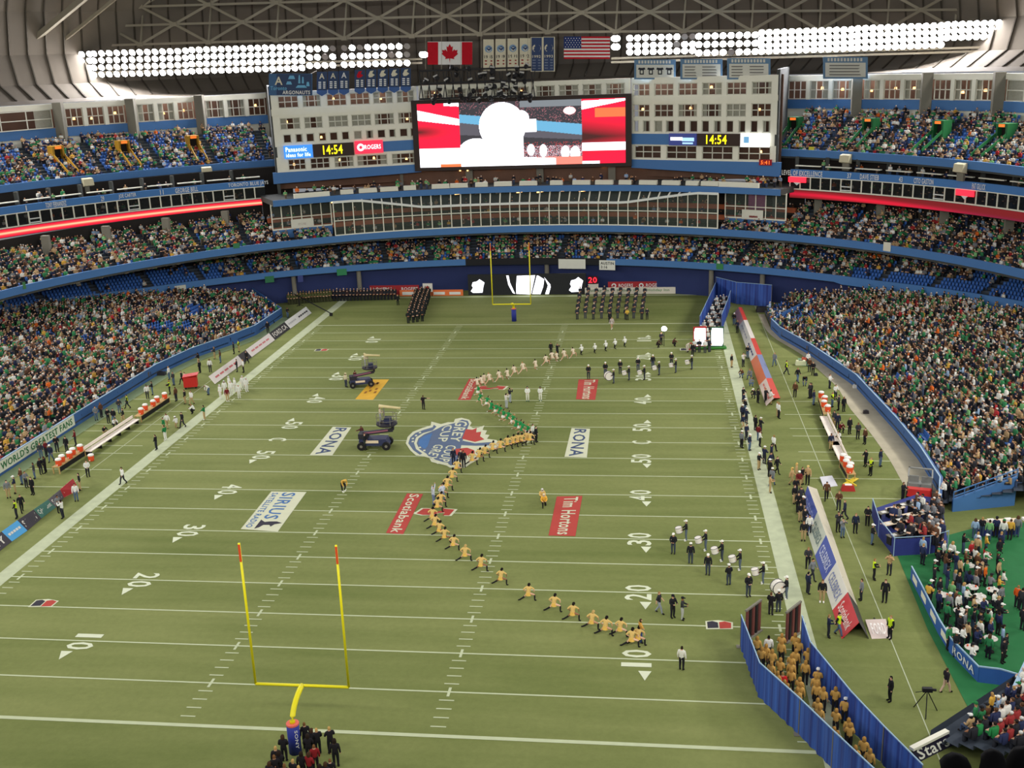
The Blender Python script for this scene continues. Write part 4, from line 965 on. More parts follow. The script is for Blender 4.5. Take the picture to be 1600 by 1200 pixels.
# tall pale banners with a bird roundel, and two navy ones in frames
M_CRM = cloth((214, 206, 180)); M_NVB = cloth((62, 76, 110)); M_SLB = cloth((120, 130, 150)); M_LBL = cloth((130, 160, 190))
def roundel(patch, o, m0, m1, cx=0.5, cy=0.7, r=0.36, asp=0.26):
    patch([(cx+r*math.cos(a), cy+r*asp*math.sin(a)*1.25) for a in np.linspace(0, 2*math.pi, 13)[:-1]], 'roundel', m0, o, 0.04)
    patch([(cx-r*0.7, cy+0.03), (cx+r*0.2, cy+0.075), (cx+r*0.95, cy+0.03), (cx+0.05, cy-0.07)], 'bird_mark', m1, o, 0.07)
for i, (u, yr) in enumerate(((755, '1985'), (774, '1989'), (793, '1991'), (812, '1992'))):
    wy = ('first cream banner beside the maple leaf flag', 'second cream banner from the maple leaf flag', 'third cream banner from the maple leaf flag', 'cream banner touching the navy framed banners')[i]
    o, P, patch, grid = flag_root('banner', u, u+16.5, 61.5-0.6*i, 111-0.4*i, 134.0, M_CRM, 'tall '+wy, 'banner', 0.1)
    roundel(patch, o, M_LBL, M_NVB)
    lettering(yr, [P(0.1, 0.4, 0.05), P(0.9, 0.4, 0.05), P(0.9, 0.5, 0.05), P(0.1, 0.5, 0.05)], M_INK, o, 'lettering', 0.02)
    for j in range(2): patch([(0.15, 0.3-0.1*j), (0.85, 0.3-0.1*j), (0.85, 0.34-0.1*j), (0.15, 0.34-0.1*j)], 'print_line', M_INKR, o, 0.05)
for i, (u, yr) in enumerate(((829, '1992'), (848, '1993'))):
    o, P, patch, grid = flag_root('banner', u, u+19, 58-0.5*i, 112-0.4*i, 134.2, M_CRM, 'tall navy framed banner on the %s side' % ('cream banner', 'striped flag')[i], 'banner', 0.05)
    grid(0.08, 0.92, 0.02, 0.985, 'navy_field', M_NVB, o, 0.04, 3); roundel(patch, o, M_CRM, M_NVB, 0.5, 0.68, 0.36)
    lettering(yr, [P(0.16, 0.4, 0.08), P(0.84, 0.4, 0.08), P(0.84, 0.48, 0.08), P(0.16, 0.48, 0.08)], M_CRM, o, 'lettering', 0.02)
    for j in range(4): patch([(0.16, 0.08+0.08*j), (0.84, 0.08+0.08*j), (0.84, 0.11+0.08*j), (0.16, 0.11+0.08*j)], 'print_line', M_SLB, o, 0.08)
# football club banner and its pennants on the left wing
M_CLB = cloth((70, 100, 136)); M_CLB2 = cloth((58, 72, 100)); M_CYAN = cloth((110, 170, 205))
o, P, patch, grid = flag_root('banner', 420, 488, 115, 149, 123.0, M_CLB, 'wide blue club banner with a big letter A', 'banner', 0.06)
grid(0.18, 0.98, 0.02, 0.98, 'dark_field', M_CLB2, o, 0.03, 6)
for s in (0.03, 0.97): MB().bar(P(s, 1.0), P(s, 1.0)+np.array([0, 3.2, 0.4]), 0.06).build('tie_bar', M_TRUSS, o)
lettering('ARGONAUTS', [P(0.32, 0.05, 0.06), P(0.95, 0.05, 0.06), P(0.95, 0.22, 0.06), P(0.32, 0.22, 0.06)], M_FW, o, 'lettering', 0.02)
lettering('Toronto', [P(0.04, 0.24, 0.06), P(0.42, 0.24, 0.06), P(0.42, 0.42, 0.06), P(0.04, 0.42, 0.06)], M_CYAN, o, 'lettering', 0.02)
lettering('A', [P(0.14, 0.48, 0.06), P(0.32, 0.48, 0.06), P(0.32, 0.86, 0.06), P(0.14, 0.86, 0.06)], M_CRM, o, 'lettering', 0.02)
for s, t, w_, h_ in ((0.45, 0.75, 0.16, 0.16), (0.4, 0.5, 0.14, 0.14), (0.62, 0.35, 0.26, 0.12), (0.68, 0.55, 0.05, 0.38), (0.76, 0.55, 0.05, 0.3), (0.86, 0.42, 0.08, 0.2)):
    patch([(s, t), (s+w_, t), (s+w_*0.8, t+h_), (s+w_*0.2, t+h_)], 'cyan_print', M_CYAN, o, 0.07)
PEN = ((495, 'A'), (512.5, 'A'), (529.5, 'A'), (554, 'x'), (572, 'o'), (590, 'o'), (608, 'o'), (626, 'o'))
for i, (u, kd) in enumerate(PEN):
    v0 = 112-0.04*(u-495)+ (0 if i < 3 else -0.5); W_ = 16
    o, P, patch, grid = flag_root('pennant', u, u+W_, v0, v0+33, 124.2+(u-495)*0.036, M_CLB2,
        ('slate blue pennant with a letter A, %s in the trio beside the wide club banner' % ('first', 'second', 'third')[i]) if i < 3 else ('slate blue pennant with a red crest beside the letter A trio' if i == 3 else 'slate blue pennant with a pale curled crest, number %s after the red crest' % ('one', 'two', 'three', 'four')[i-4]), 'pennant', 0.05, 'club pennants')
    patch([(0.0, -0.02), (0.5, -0.16), (1.0, -0.02), (1.0, 0.12), (0.0, 0.12)], 'blue_tip', cloth((70, 98, 150)), o, 0.03)
    if kd == 'A': lettering('A', [P(0.25, 0.66, 0.04), P(0.75, 0.66, 0.04), P(0.75, 0.92, 0.04), P(0.25, 0.92, 0.04)], M_CRM if i != 2 else M_FW, o, 'lettering', 0.02)
    else:
        patch([(0.2, 0.72), (0.4, 0.92), (0.75, 0.95), (0.6, 0.82), (0.85, 0.74), (0.6, 0.64), (0.3, 0.62)], 'crest', M_RED if kd == 'x' else M_CRM, o, 0.04)
    for j in range(4): patch([(0.16, 0.2+0.09*j), (0.84, 0.2+0.09*j), (0.84, 0.255+0.09*j), (0.16, 0.255+0.09*j)], 'print_line', M_FW, o, 0.04)
# white name boards hung on the right
M_BRD = mat('name_board_white', (206, 204, 192), 0.7, 0.05, 1.0); M_BHD = mat('name_board_head', (96, 128, 158), 0.7, 0.08, 1.0); M_INKG = mat('grey_ink', (120, 118, 112), 0.7, 0.05)
for i, (u0, u1, v0, v1, kd, lb) in enumerate(((991, 1056, 93, 124, 'shirt', 'white board printed with four dark jerseys'), (1063, 1129, 92, 124, 'list', 'white name board directly beside the four jersey board'), (1136, 1204, 91, 124, 'list', 'white name board between the list board and the bare wall'), (1286, 1356, 89, 123, 'text', 'white board hung alone over the right room bays'))):
    Yb = (130.2, 127.0, 124.0, 128)[i]
    o, P, patch, grid = flag_root('name_board', u0, u1, v0, v1, Yb, M_BHD, lb, 'board', 0.0)
    grid(0.05, 0.95, 0.08, 0.74, 'white_panel', M_BRD, o, 0.05, 2)
    for k in range(11): patch([(0.1+0.073*k, 0.8), (0.145+0.073*k, 0.8), (0.145+0.073*k, 0.95), (0.1+0.073*k, 0.95)], 'heading_letter', M_BRD, o, 0.05)
    if kd == 'shirt':
        for k in range(4):
            s = 0.1+0.22*k; patch([(s+0.03, 0.24), (s+0.13, 0.24), (s+0.13, 0.48), (s+0.17, 0.5), (s+0.15, 0.6), (s+0.1, 0.58), (s+0.06, 0.58), (s+0.01, 0.6), (s-0.01, 0.5), (s+0.03, 0.48)], 'jersey_print', M_INK, o, 0.10)
            patch([(s+0.055, 0.3), (s+0.105, 0.3), (s+0.105, 0.45), (s+0.055, 0.45)], 'number_print', M_BRD, o, 0.14)
    else:
        for k in range(4):
            for s0, s1 in (((0.1, 0.4), (0.52, 0.88)) if kd == 'list' else ((0.14, 0.86),)):
                patch([(s0, 0.16+0.14*k), (s1-random.uniform(0, 0.08), 0.16+0.14*k), (s1-0.04, 0.215+0.14*k), (s0, 0.215+0.14*k)], 'print_line', M_INKG, o, 0.10)
# black lighting rig hung over the left part of the window strip
M_RIG = mat('black_rig', (26, 25, 28), 0.6, 0.15, 1.0); M_SIL = mat('rig_silver', (176, 174, 170), 0.4, 0.1, 2.0)
rig = empty('lighting_rig', PY(742, 140, 128.5)); tag(rig, 'black hanging lighting rig with many lamps in front of hotel windows', 'lighting rig'); rc = np.array(PY(742, 140, 128.5))
mb = MB()
for v in (108, 128, 152): mb.bar(PY(655, v+3, 128.5)-rc, PY(830, v-3, 128.5)-rc, 0.28)
for k in range(15):
    u = 655+12.5*k; mb.bar(PY(u, 112, 128.5)-rc, PY(u+6, 154, 128.5)-rc, 0.16); mb.bar(PY(u+6, 110, 128.5)-rc, PY(u, 154, 128.5)-rc, 0.12)
mb.build('truss', M_RIG, rig)
hd = MB(); hd.lathe([(0.12, -0.45), (0.3, -0.3), (0.36, 0.0), (0.3, 0.3), (0.1, 0.4)], 8); HEAD = hd.mesh('lamp_head', [None])
hs = MB(); hs.box(-0.38, 0.38, -0.12, 0.12, -0.1, 0.12); YOKE = hs.mesh('lamp_yoke', [None])
for k in range(64):
    u = random.uniform(655, 832); v = random.choice((108, 117, 126, 136, 146, 155))+random.uniform(-4, 4)-0.03*(u-742)
    if u < 700 and v < 120: continue
    h = link('lamp_head', HEAD, rig, M_RIG, loc=PY(u, v, 128.2+random.uniform(-0.4, 0.4))-rc); h.rotation_euler = (random.uniform(-0.6, 0.6), random.uniform(-0.6, 0.6), 0)
    if k % 2: link('lamp_yoke', YOKE, h, M_SIL, loc=(0, -0.3, 0.25))
mb = MB()
for u in (665, 690, 720, 752, 790, 825): mb.bar(PY(u, 108, 128.5)-rc, PY(u, -30, 131)-rc, 0.06)
mb.build('hanging_cable', M_TRUSS, rig)
# ------------------------------------------------------------------ people
BASE = dict(pel=(0, 0, .95), spi=(0, .01, 1.14), che=(0, .01, 1.34), nek=(0, .01, 1.49), hed=(0, -.015, 1.62), top=(0, -.005, 1.75),
    shl=(-.19, .01, 1.42), shr=(.19, .01, 1.42), ell=(-.25, .03, 1.15), elr=(.25, .03, 1.15), wrl=(-.26, -.04, .91), wrr=(.26, -.04, .91), hal=(-.26, -.07, .80), har=(.26, -.07, .80),
    hil=(-.10, 0, .90), hir=(.10, 0, .90), knl=(-.11, -.02, .49), knr=(.11, -.02, .49), anl=(-.11, .03, .09), anr=(.11, .03, .09), tol=(-.12, -.15, .035), tor=(.12, -.15, .035))
RAD = dict(pel=(.155, .11), spi=(.14, .10), che=(.175, .115), nek=(.06, .06), hed=(.085, .10), top=(.06, .07), shl=.07, shr=.07, ell=.05, elr=.05, wrl=.036, wrr=.036, hal=.042, har=.042,
    hil=.095, hir=.095, knl=.066, knr=.066, anl=.046, anr=.046, tol=.042, tor=.042)
BONES = [('pel', 'spi'), ('spi', 'che'), ('che', 'nek'), ('nek', 'hed'), ('hed', 'top'), ('che', 'shl'), ('che', 'shr'), ('shl', 'ell'), ('ell', 'wrl'), ('wrl', 'hal'), ('shr', 'elr'), ('elr', 'wrr'), ('wrr', 'har'),
    ('pel', 'hil'), ('pel', 'hir'), ('hil', 'knl'), ('knl', 'anl'), ('anl', 'tol'), ('hir', 'knr'), ('knr', 'anr'), ('anr', 'tor')]
REG = {('pel', 'spi'): 'T', ('spi', 'che'): 'T', ('che', 'nek'): 'T', ('nek', 'hed'): 'H', ('hed', 'top'): 'H', ('che', 'shl'): 'T', ('che', 'shr'): 'T', ('shl', 'ell'): 'U', ('shr', 'elr'): 'U', ('ell', 'wrl'): 'F', ('elr', 'wrr'): 'F', ('wrl', 'hal'): 'N', ('wrr', 'har'): 'N',
    ('pel', 'hil'): 'P', ('pel', 'hir'): 'P', ('hil', 'knl'): 'G', ('hir', 'knr'): 'G', ('knl', 'anl'): 'S', ('knr', 'anr'): 'S', ('anl', 'tol'): 'O', ('anr', 'tor'): 'O'}
POSES = {
 'stand': {}, 
 'clasp': dict(ell=(-.26, -.02, 1.17), elr=(.26, -.02, 1.17), wrl=(-.10, -.20, 1.02), wrr=(.10, -.20, 1.02), hal=(-.02, -.22, 1.0), har=(.02, -.22, 1.0)),
 'akimbo': dict(ell=(-.40, .06, 1.18), elr=(.40, .06, 1.18), wrl=(-.20, .02, 1.0), wrr=(.20, .02, 1.0), hal=(-.15, -.03, .98), har=(.15, -.03, .98), knl=(-.18, -.02, .49), anl=(-.24, .03, .09), tol=(-.26, -.15, .035), knr=(.18, -.02, .49), anr=(.24, .03, .09), tor=(.26, -.15, .035)),
 'walk': dict(knl=(-.10, -.18, .52), anl=(-.10, -.26, .10), tol=(-.10, -.44, .06), knr=(.10, .05, .50), anr=(.10, .32, .12), tor=(.10, .16, .04), wrl=(-.27, .12, .93), hal=(-.27, .14, .82), wrr=(.27, -.20, .97), har=(.27, -.27, .88), ell=(-.26, .10, 1.16), elr=(.26, -.02, 1.16)),
 'hold': dict(ell=(-.26, -.06, 1.18), elr=(.26, -.06, 1.18), wrl=(-.16, -.32, 1.16), wrr=(.16, -.32, 1.16), hal=(-.10, -.42, 1.20), har=(.10, -.42, 1.20)),
 'aim': dict(ell=(-.30, -.15, 1.30), elr=(.30, -.15, 1.30), wrl=(-.12, -.30, 1.52), wrr=(.12, -.30, 1.52), hal=(-.06, -.34, 1.60), har=(.06, -.34, 1.60)),
 'point': dict(ell=(-.48, -.02, 1.40), wrl=(-.74, -.04, 1.42), hal=(-.86, -.05, 1.42)),
 'cheer': dict(ell=(-.36, -.04, 1.62), elr=(.36, -.04, 1.62), wrl=(-.30, -.08, 1.88), wrr=(.30, -.08, 1.88), hal=(-.28, -.09, 1.99), har=(.28, -.09, 1.99)),
 'lunge': dict(pel=(0, .02, .66), spi=(0, -.04, .84), che=(0, -.12, 1.02), nek=(0, -.17, 1.15), hed=(.02, -.23, 1.26), top=(.03, -.25, 1.38), shl=(-.19, -.11, 1.09), shr=(.19, -.13, 1.09), ell=(-.38, .02, .92), wrl=(-.22, -.10, .74), hal=(-.16, -.16, .70), elr=(.40, -.22, .92), wrr=(.42, -.22, .72), har=(.42, -.24, .66),
    hil=(-.11, .02, .62), hir=(.11, .02, .62), knr=(.48, -.06, .52), anr=(.50, .02, .09), tor=(.60, -.10, .035), knl=(-.30, .02, .34), anl=(-.68, .16, .10), tol=(-.82, .10, .035)),
 'kneel': dict(pel=(0, .05, .50), spi=(0, .01, .68), che=(0, -.05, .86), nek=(0, -.08, 1.0), hed=(0, -.12, 1.12), top=(0, -.12, 1.25), shl=(-.19, -.05, .94), shr=(.19, -.05, .94), ell=(-.26, -.12, .70), elr=(.26, -.14, .72), wrl=(-.14, -.34, .58), wrr=(.14, -.36, .60), hal=(-.08, -.42, .58), har=(.08, -.42, .60),
    hil=(-.11, .04, .46), hir=(.11, .04, .46), knl=(-.14, -.40, .50), anl=(-.14, -.34, .09), tol=(-.15, -.52, .035), knr=(.14, -.02, .08), anr=(.14, .42, .08), tor=(.14, .52, .04)),
 'crouch': dict(pel=(0, .16, .46), spi=(0, .10, .62), che=(0, -.02, .78), nek=(0, -.10, .90), hed=(0, -.16, 1.0), top=(0, -.16, 1.13), shl=(-.19, -.03, .85), shr=(.19, -.03, .85), ell=(-.26, -.20, .66), elr=(.26, -.20, .66), wrl=(-.16, -.40, .62), wrr=(.16, -.40, .62), hal=(-.10, -.48, .64), har=(.10, -.48, .64),
    hil=(-.11, .14, .42), hir=(.11, .14, .42), knl=(-.20, -.22, .52), anl=(-.17, -.02, .09), tol=(-.20, -.2, .035), knr=(.20, -.22, .52), anr=(.17, -.02, .09), tor=(.20, -.2, .035)),
 'bend': dict(pel=(0, .12, .92), spi=(0, -.02, 1.04), che=(0, -.18, 1.14), nek=(0, -.32, 1.18), hed=(0, -.43, 1.20), top=(0, -.54, 1.24), shl=(-.2, -.22, 1.16), shr=(.2, -.22, 1.16), ell=(-.24, -.26, .90), elr=(.24, -.26, .90), wrl=(-.18, -.32, .68), wrr=(.18, -.32, .68), hal=(-.16, -.32, .58), har=(.16, -.32, .58), hil=(-.11, .1, .88), hir=(.11, .1, .88), knl=(-.18, -.06, .5), knr=(.18, -.06, .5)),
 'sit': dict(pel=(0, .08, .53), spi=(0, .12, .72), che=(0, .12, .92), nek=(0, .10, 1.07), hed=(0, .07, 1.20), top=(0, .08, 1.33), shl=(-.19, .12, 1.0), shr=(.19, .12, 1.0), ell=(-.26, .08, .74), elr=(.26, .08, .74), wrl=(-.14, -.16, .66), wrr=(.14, -.16, .66), hal=(-.09, -.24, .64), har=(.09, -.24, .64),
    hil=(-.10, .06, .50), hir=(.10, .06, .50), knl=(-.12, -.36, .50), knr=(.12, -.36, .50), anl=(-.12, -.38, .09), anr=(.12, -.38, .09), tol=(-.13, -.56, .035), tor=(.13, -.56, .035)),
 'sitcheer': None,
}
POSES['sitcheer'] = dict(POSES['sit'], ell=(-.36, .06, 1.18), elr=(.36, .06, 1.18), wrl=(-.30, .02, 1.44), wrr=(.30, .02, 1.44), hal=(-.28, .01, 1.55), har=(.28, .01, 1.55))
POSES['drum'] = dict(POSES['hold'], wrl=(-.22, -.28, 1.0), wrr=(.22, -.28, 1.0), hal=(-.18, -.38, 1.0), har=(.18, -.38, 1.0))
_sw = lambda n: n[:-1]+('r' if n[-1] == 'l' else 'l') if n[:-1] in ('sh', 'el', 'wr', 'ha', 'hi', 'kn', 'an', 'to') and n[-1] in 'lr' else n
POSES['lunge2'] = {_sw(k): (-p[0], p[1], p[2]) for k, p in POSES['lunge'].items()}
_PM = {}
def pose_meshes(pose):
    if pose in _PM: return _PM[pose]
    J = dict(BASE); J.update(POSES[pose]); names = list(J)
    me = bpy.data.meshes.new('person'); me.from_pydata([J[n] for n in names], [(names.index(a), names.index(b)) for a, b in BONES], [])
    o = bpy.data.objects.new('person', me); COL.objects.link(o)
    md = o.modifiers.new('skin', 'SKIN'); md.use_smooth_shade = True
    for i, n in enumerate(names):
        r = RAD[n]; sv = me.skin_vertices[0].data[i]; sv.radius = r if isinstance(r, tuple) else (r, r); sv.use_root = (n == 'pel')
    o.modifiers.new('sub', 'SUBSURF').levels = 1
    dg = bpy.context.evaluated_depsgraph_get(); dg.update()
    ev = bpy.data.meshes.new_from_object(o.evaluated_get(dg)); bpy.data.objects.remove(o); bpy.data.meshes.remove(me)
    n = len(ev.vertices); V = np.empty(n*3); ev.vertices.foreach_get('co', V); V = V.reshape(-1, 3)
    N = np.empty(n*3); ev.vertices.foreach_get('normal', N); N = N.reshape(-1, 3)
    F = [tuple(p.vertices) for p in ev.polygons]; C = np.array([V[list(f)].mean(0) for f in F])
    best = np.full(len(F), 1e9); reg = ['T']*len(F)
    for a, b in BONES:
        A, B = np.array(J[a]), np.array(J[b]); d = B-A; t = np.clip(((C-A) @ d)/max(d @ d, 1e-9), 0, 1)
        ra = RAD[a] if not isinstance(RAD[a], tuple) else sum(RAD[a])/2; rb = RAD[b] if not isinstance(RAD[b], tuple) else sum(RAD[b])/2
        D = np.linalg.norm(C-(A+t[:, None]*d), axis=1)/(ra*(1-t)+rb*t)
        for i in np.where(D < best)[0]: best[i] = D[i]; reg[i] = REG[(a, b)]
    zmin = V[:, 2].min(); V[:, 2] -= zmin; C[:, 2] -= zmin
    hd = np.array(J['hed'])-[0, 0, zmin]; tp_ = np.array(J['top'])-[0, 0, zmin]; ax = (tp_-hd); ax = ax/np.linalg.norm(ax)
    def ishair(i, long=False):
        if reg[i] != 'H': return False
        q = C[i]-hd; h = q @ ax; return h > 0.055 or (q[1] > 0.015 and h > (-0.10 if long else -0.03))
    out = {'names': J, 'zmin': zmin, 'hed': hd, 'ax': ax}
    def shell(nm, test, off):
        fs = [f for i, f in enumerate(F) if test(i)]; used = sorted({v for f in fs for v in f}); mp = {v: k for k, v in enumerate(used)}
        m = bpy.data.meshes.new(nm); m.from_pydata([tuple(V[v]+N[v]*off) for v in used], [], [tuple(mp[v] for v in f) for f in fs]); m.materials.append(None)
        m.polygons.foreach_set('use_smooth', [True]*len(m.polygons)); return m
    ev.vertices.foreach_set('co', V.ravel()); ev.materials.clear(); ev.materials.append(None); ev.name = 'person'
    out['body'] = ev
    out['shirt'] = shell('shirt', lambda i: reg[i] in 'TUF', 0.018); out['tee'] = shell('shirt', lambda i: reg[i] in 'TU', 0.018); out['vest'] = shell('vest', lambda i: reg[i] in 'T', 0.018)
    out['trousers'] = shell('trousers', lambda i: reg[i] in 'PGS', 0.014); out['briefs'] = shell('shorts', lambda i: reg[i] in 'P', 0.014); out['shorts'] = shell('shorts', lambda i: reg[i] in 'PG', 0.014);
    xm = {'L': (np.array(J['anl'])+np.array(J['tol']))/2-[0, 0, zmin], 'R': (np.array(J['anr'])+np.array(J['tor']))/2-[0, 0, zmin]}
    near = lambda i: 'L' if np.linalg.norm(C[i]-xm['L']) < np.linalg.norm(C[i]-xm['R']) else 'R'
    sm = {'L': (np.array(J['anl'])+np.array(J['knl']))/2-[0, 0, zmin], 'R': (np.array(J['anr'])+np.array(J['knr']))/2-[0, 0, zmin]}
    nears = lambda i: 'L' if np.linalg.norm(C[i]-sm['L']) < np.linalg.norm(C[i]-sm['R']) else 'R'
    for w_ in 'LR':
        out['shoe'+w_] = shell('shoe', lambda i: reg[i] in 'O' and near(i) == w_, 0.014); out['sock'+w_] = shell('sock', lambda i: reg[i] in 'S' and nears(i) == w_, 0.012)
    out['hair'] = shell('hair', lambda i: ishair(i), 0.016); out['longhair'] = shell('hair', lambda i: ishair(i, True), 0.05); out['helmet'] = shell('helmet', lambda i: reg[i] == 'H' and ((C[i]-hd)@ax > 0.03 or C[i][1]-hd[1] > -0.02), 0.045)
    # coarse one-mesh variant, five material slots
    def slots(bare_arm, bare_leg):
        m = ev.copy(); m.materials.clear()
        for _ in range(5): m.materials.append(None)
        idx = []
        for i in range(len(F)):
            r = reg[i]; k = 0
            if r == 'T' or r == 'U' or (r == 'F' and not bare_arm): k = 1
            elif r == 'P' or (r in 'GS' and not bare_leg): k = 2
            elif r == 'O': k = 3
            elif ishair(i, True): k = 4
            idx.append(k)
        m.polygons.foreach_set('material_index', idx); return m
    out['simple'] = slots(False, False); out['simple_bare'] = slots(True, True)
    # skirt
    pe = np.array(J['pel'])-[0, 0, zmin]; sk = MB(); sk.lathe([(.235, -.17), (.19, -.04), (.155, .06)], 12, tuple(pe)); m = sk.mesh('skirt', [None]); out['skirt'] = m
    # caps: a dome with a peak set on the head
    cp = MB(); hc = hd+ax*0.075
    cp.lathe([(.115, -.02), (.118, .02), (.10, .075), (.05, .105)], 10, tuple(hc)); cp.box(hc[0]-.07, hc[0]+.07, hc[1]-.2, hc[1]-.09, hc[2]-.01, hc[2]+.012); out['cap'] = cp.mesh('cap', [None])
    bh = MB(); bh.lathe([(.12, -.04), (.135, .04), (.145, .16), (.11, .22)], 10, tuple(hd+ax*0.08)); out['tallhat'] = bh.mesh('hat', [None])
    _PM[pose] = out; return out
SKIN = [(214, 168, 138), (196, 148, 116), (228, 184, 158), (150, 104, 76), (206, 158, 126)]
HAIRC = [(40, 30, 24), (70, 48, 32), (24, 20, 20), (150, 116, 70), (96, 66, 42)]
M_SKIN = [mat('skin_%d' % i, c, 0.6, 0.06, 12) for i, c in enumerate(SKIN)]
NPEOPLE = 0
def put(name, me, parent, m):
    o = bpy.data.objects.new(name, me); COL.objects.link(o); o.parent = parent
    o.material_slots[0].link = 'OBJECT'; o.material_slots[0].material = m; return o
def person(loc, face, pose='stand', top=(40, 42, 48), bottom=(36, 38, 46), shoes=(30, 28, 28), hair=None, hat=None, hatcol=(235, 235, 230), skin=None, label='', group=None, detail=True, sleeves=True, skirt=None, bare=False, long=False, vest=None, scale=1.0, socks=None, z=0.0):
    global NPEOPLE; NPEOPLE += 1
    pm = pose_meshes(pose); sk = M_SKIN[skin if skin is not None else random.choice((0, 0, 1, 2, 4, 3))]
    hair = hair or random.choice(HAIRC)
    if detail:
        b = bpy.data.objects.new('person', pm['body']); COL.objects.link(b); b.material_slots[0].link = 'OBJECT'; b.material_slots[0].material = sk
        put('shirt', pm['shirt'] if sleeves else pm['tee'], b, cloth(top))
        put('trousers' if not bare else 'shorts', pm['trousers'] if not bare else (pm['briefs'] if skirt else pm['shorts']), b, cloth(bottom))
        for w_ in 'LR':
            put('shoe', pm['shoe'+w_], b, cloth(shoes))
            if socks: put('sock', pm['sock'+w_], b, cloth(socks))
        if hat == 'helmet': put('helmet', pm['helmet'], b, cloth(hatcol))
        else:
            put('hair', pm['longhair'] if long else pm['hair'], b, cloth(hair))
            if hat == 'cap': put('cap', pm['cap'], b, cloth(hatcol))
            if hat == 'tall': put('hat', pm['tallhat'], b, cloth(hatcol))
        if skirt: put('skirt', pm['skirt'], b, cloth(skirt))
        if vest: 
            v = put('vest', pm['vest'], b, cloth(vest)); v.scale = (1.04, 1.06, 1.0)
    else:
        b = bpy.data.objects.new('person', pm['simple_bare'] if bare else pm['simple']); COL.objects.link(b)
        for i, m in enumerate((sk, cloth(vest or top), cloth(bottom), cloth(shoes), cloth(hatcol if hat else hair))):
            b.material_slots[i].link = 'OBJECT'; b.material_slots[i].material = m
        if hat == 'tall': put('hat', pm['tallhat'], b, cloth(hatcol))
        if hat in ('cap', 'helmet') : put('cap' if hat == 'cap' else 'helmet', pm['cap'] if hat == 'cap' else pm['helmet'], b, cloth(hatcol))
        if skirt: put('skirt', pm['skirt'], b, cloth(skirt))
    b.location = (loc[0], loc[1], z if len(loc) < 3 else loc[2]); b.rotation_euler = (0, 0, face)
    s = scale*random.uniform(0.97, 1.04); b.scale = (s, s, s)
    tag(b, label, 'person', group); return b
def F(u, v, z=0.0): p = G(u, v, z); return (p[0], p[1], z)
# body template: parts with a colour role each (0 skin, 1 top, 2 trousers, 3 hair or hat); local -Y is forward
def tmpl(stand):
    V = []; Q = []; role = []
    def box(cx, cy, cz, wx, wy, wz_, r, tx=1.0, ty=1.0, dx=0.0, dy=0.0):
        b = len(V)
        for z, kx, ky, ox, oy in ((0, 1, 1, 0, 0), (1, tx, ty, dx, dy)):
            for sx, sy in ((-1, -1), (1, -1), (1, 1), (-1, 1)): V.append((cx+ox+sx*wx/2*kx, cy+oy+sy*wy/2*ky, cz+z*wz_)); role.append(r)
        for f in ((4, 5, 6, 7), (0, 1, 5, 4), (1, 2, 6, 5), (2, 3, 7, 6), (3, 0, 4, 7)): Q.append(tuple(b+k for k in f))
    def gem(cx, cy, cz, rx, ry, rz, r):
        b = len(V); V.append((cx, cy, cz-rz)); role.append(r)
        for zz, k in ((-.45, .88), (.45, .88)):
            for j in range(6): a = j*math.pi/3; V.append((cx+rx*k*math.cos(a), cy+ry*k*math.sin(a), cz+rz*zz)); role.append(r)
        V.append((cx, cy, cz+rz)); role.append(r)
        for j in range(6):
            k = (j+1) % 6; Q.append((b, b+1+k, b+1+j, b+1+j)); Q.append((b+1+j, b+1+k, b+7+k, b+7+j)); Q.append((b+7+j, b+7+k, b+13, b+13))
    if stand:
        box(-.1, .02, 0, .15, .2, .86, 2, 1.1, .95); box(.1, .02, 0, .15, .2, .86, 2, 1.1, .95); t = .84
    else:
        box(-.11, -.18, .40, .16, .46, .16, 2); box(.11, -.18, .40, .16, .46, .16, 2); box(0, -.38, 0, .30, .14, .45, 2); t = .42
    box(0, .06, t, .36, .24, .52, 1, 1.22, .9); box(0, .05, t+.52, .42, .2, .06, 1, .4, .6)
    box(-.27, .02, t+.14, .11, .13, .40, 1, .9, .9, .03); box(.27, .02, t+.14, .11, .13, .40, 1, .9, .9, -.03)
    box(-.17, -.16, t+.12, .10, .30, .09, 1); box(.17, -.16, t+.12, .10, .30, .09, 1); box(0, -.31, t+.12, .3, .09, .10, 0)
    gem(0, .03, t+.72, .105, .12, .14, 0); gem(0, .055, t+.775, .118, .125, .115, 3)
    return np.array(V), np.array(Q), np.array(role)
TS = [tmpl(False), tmpl(True)]

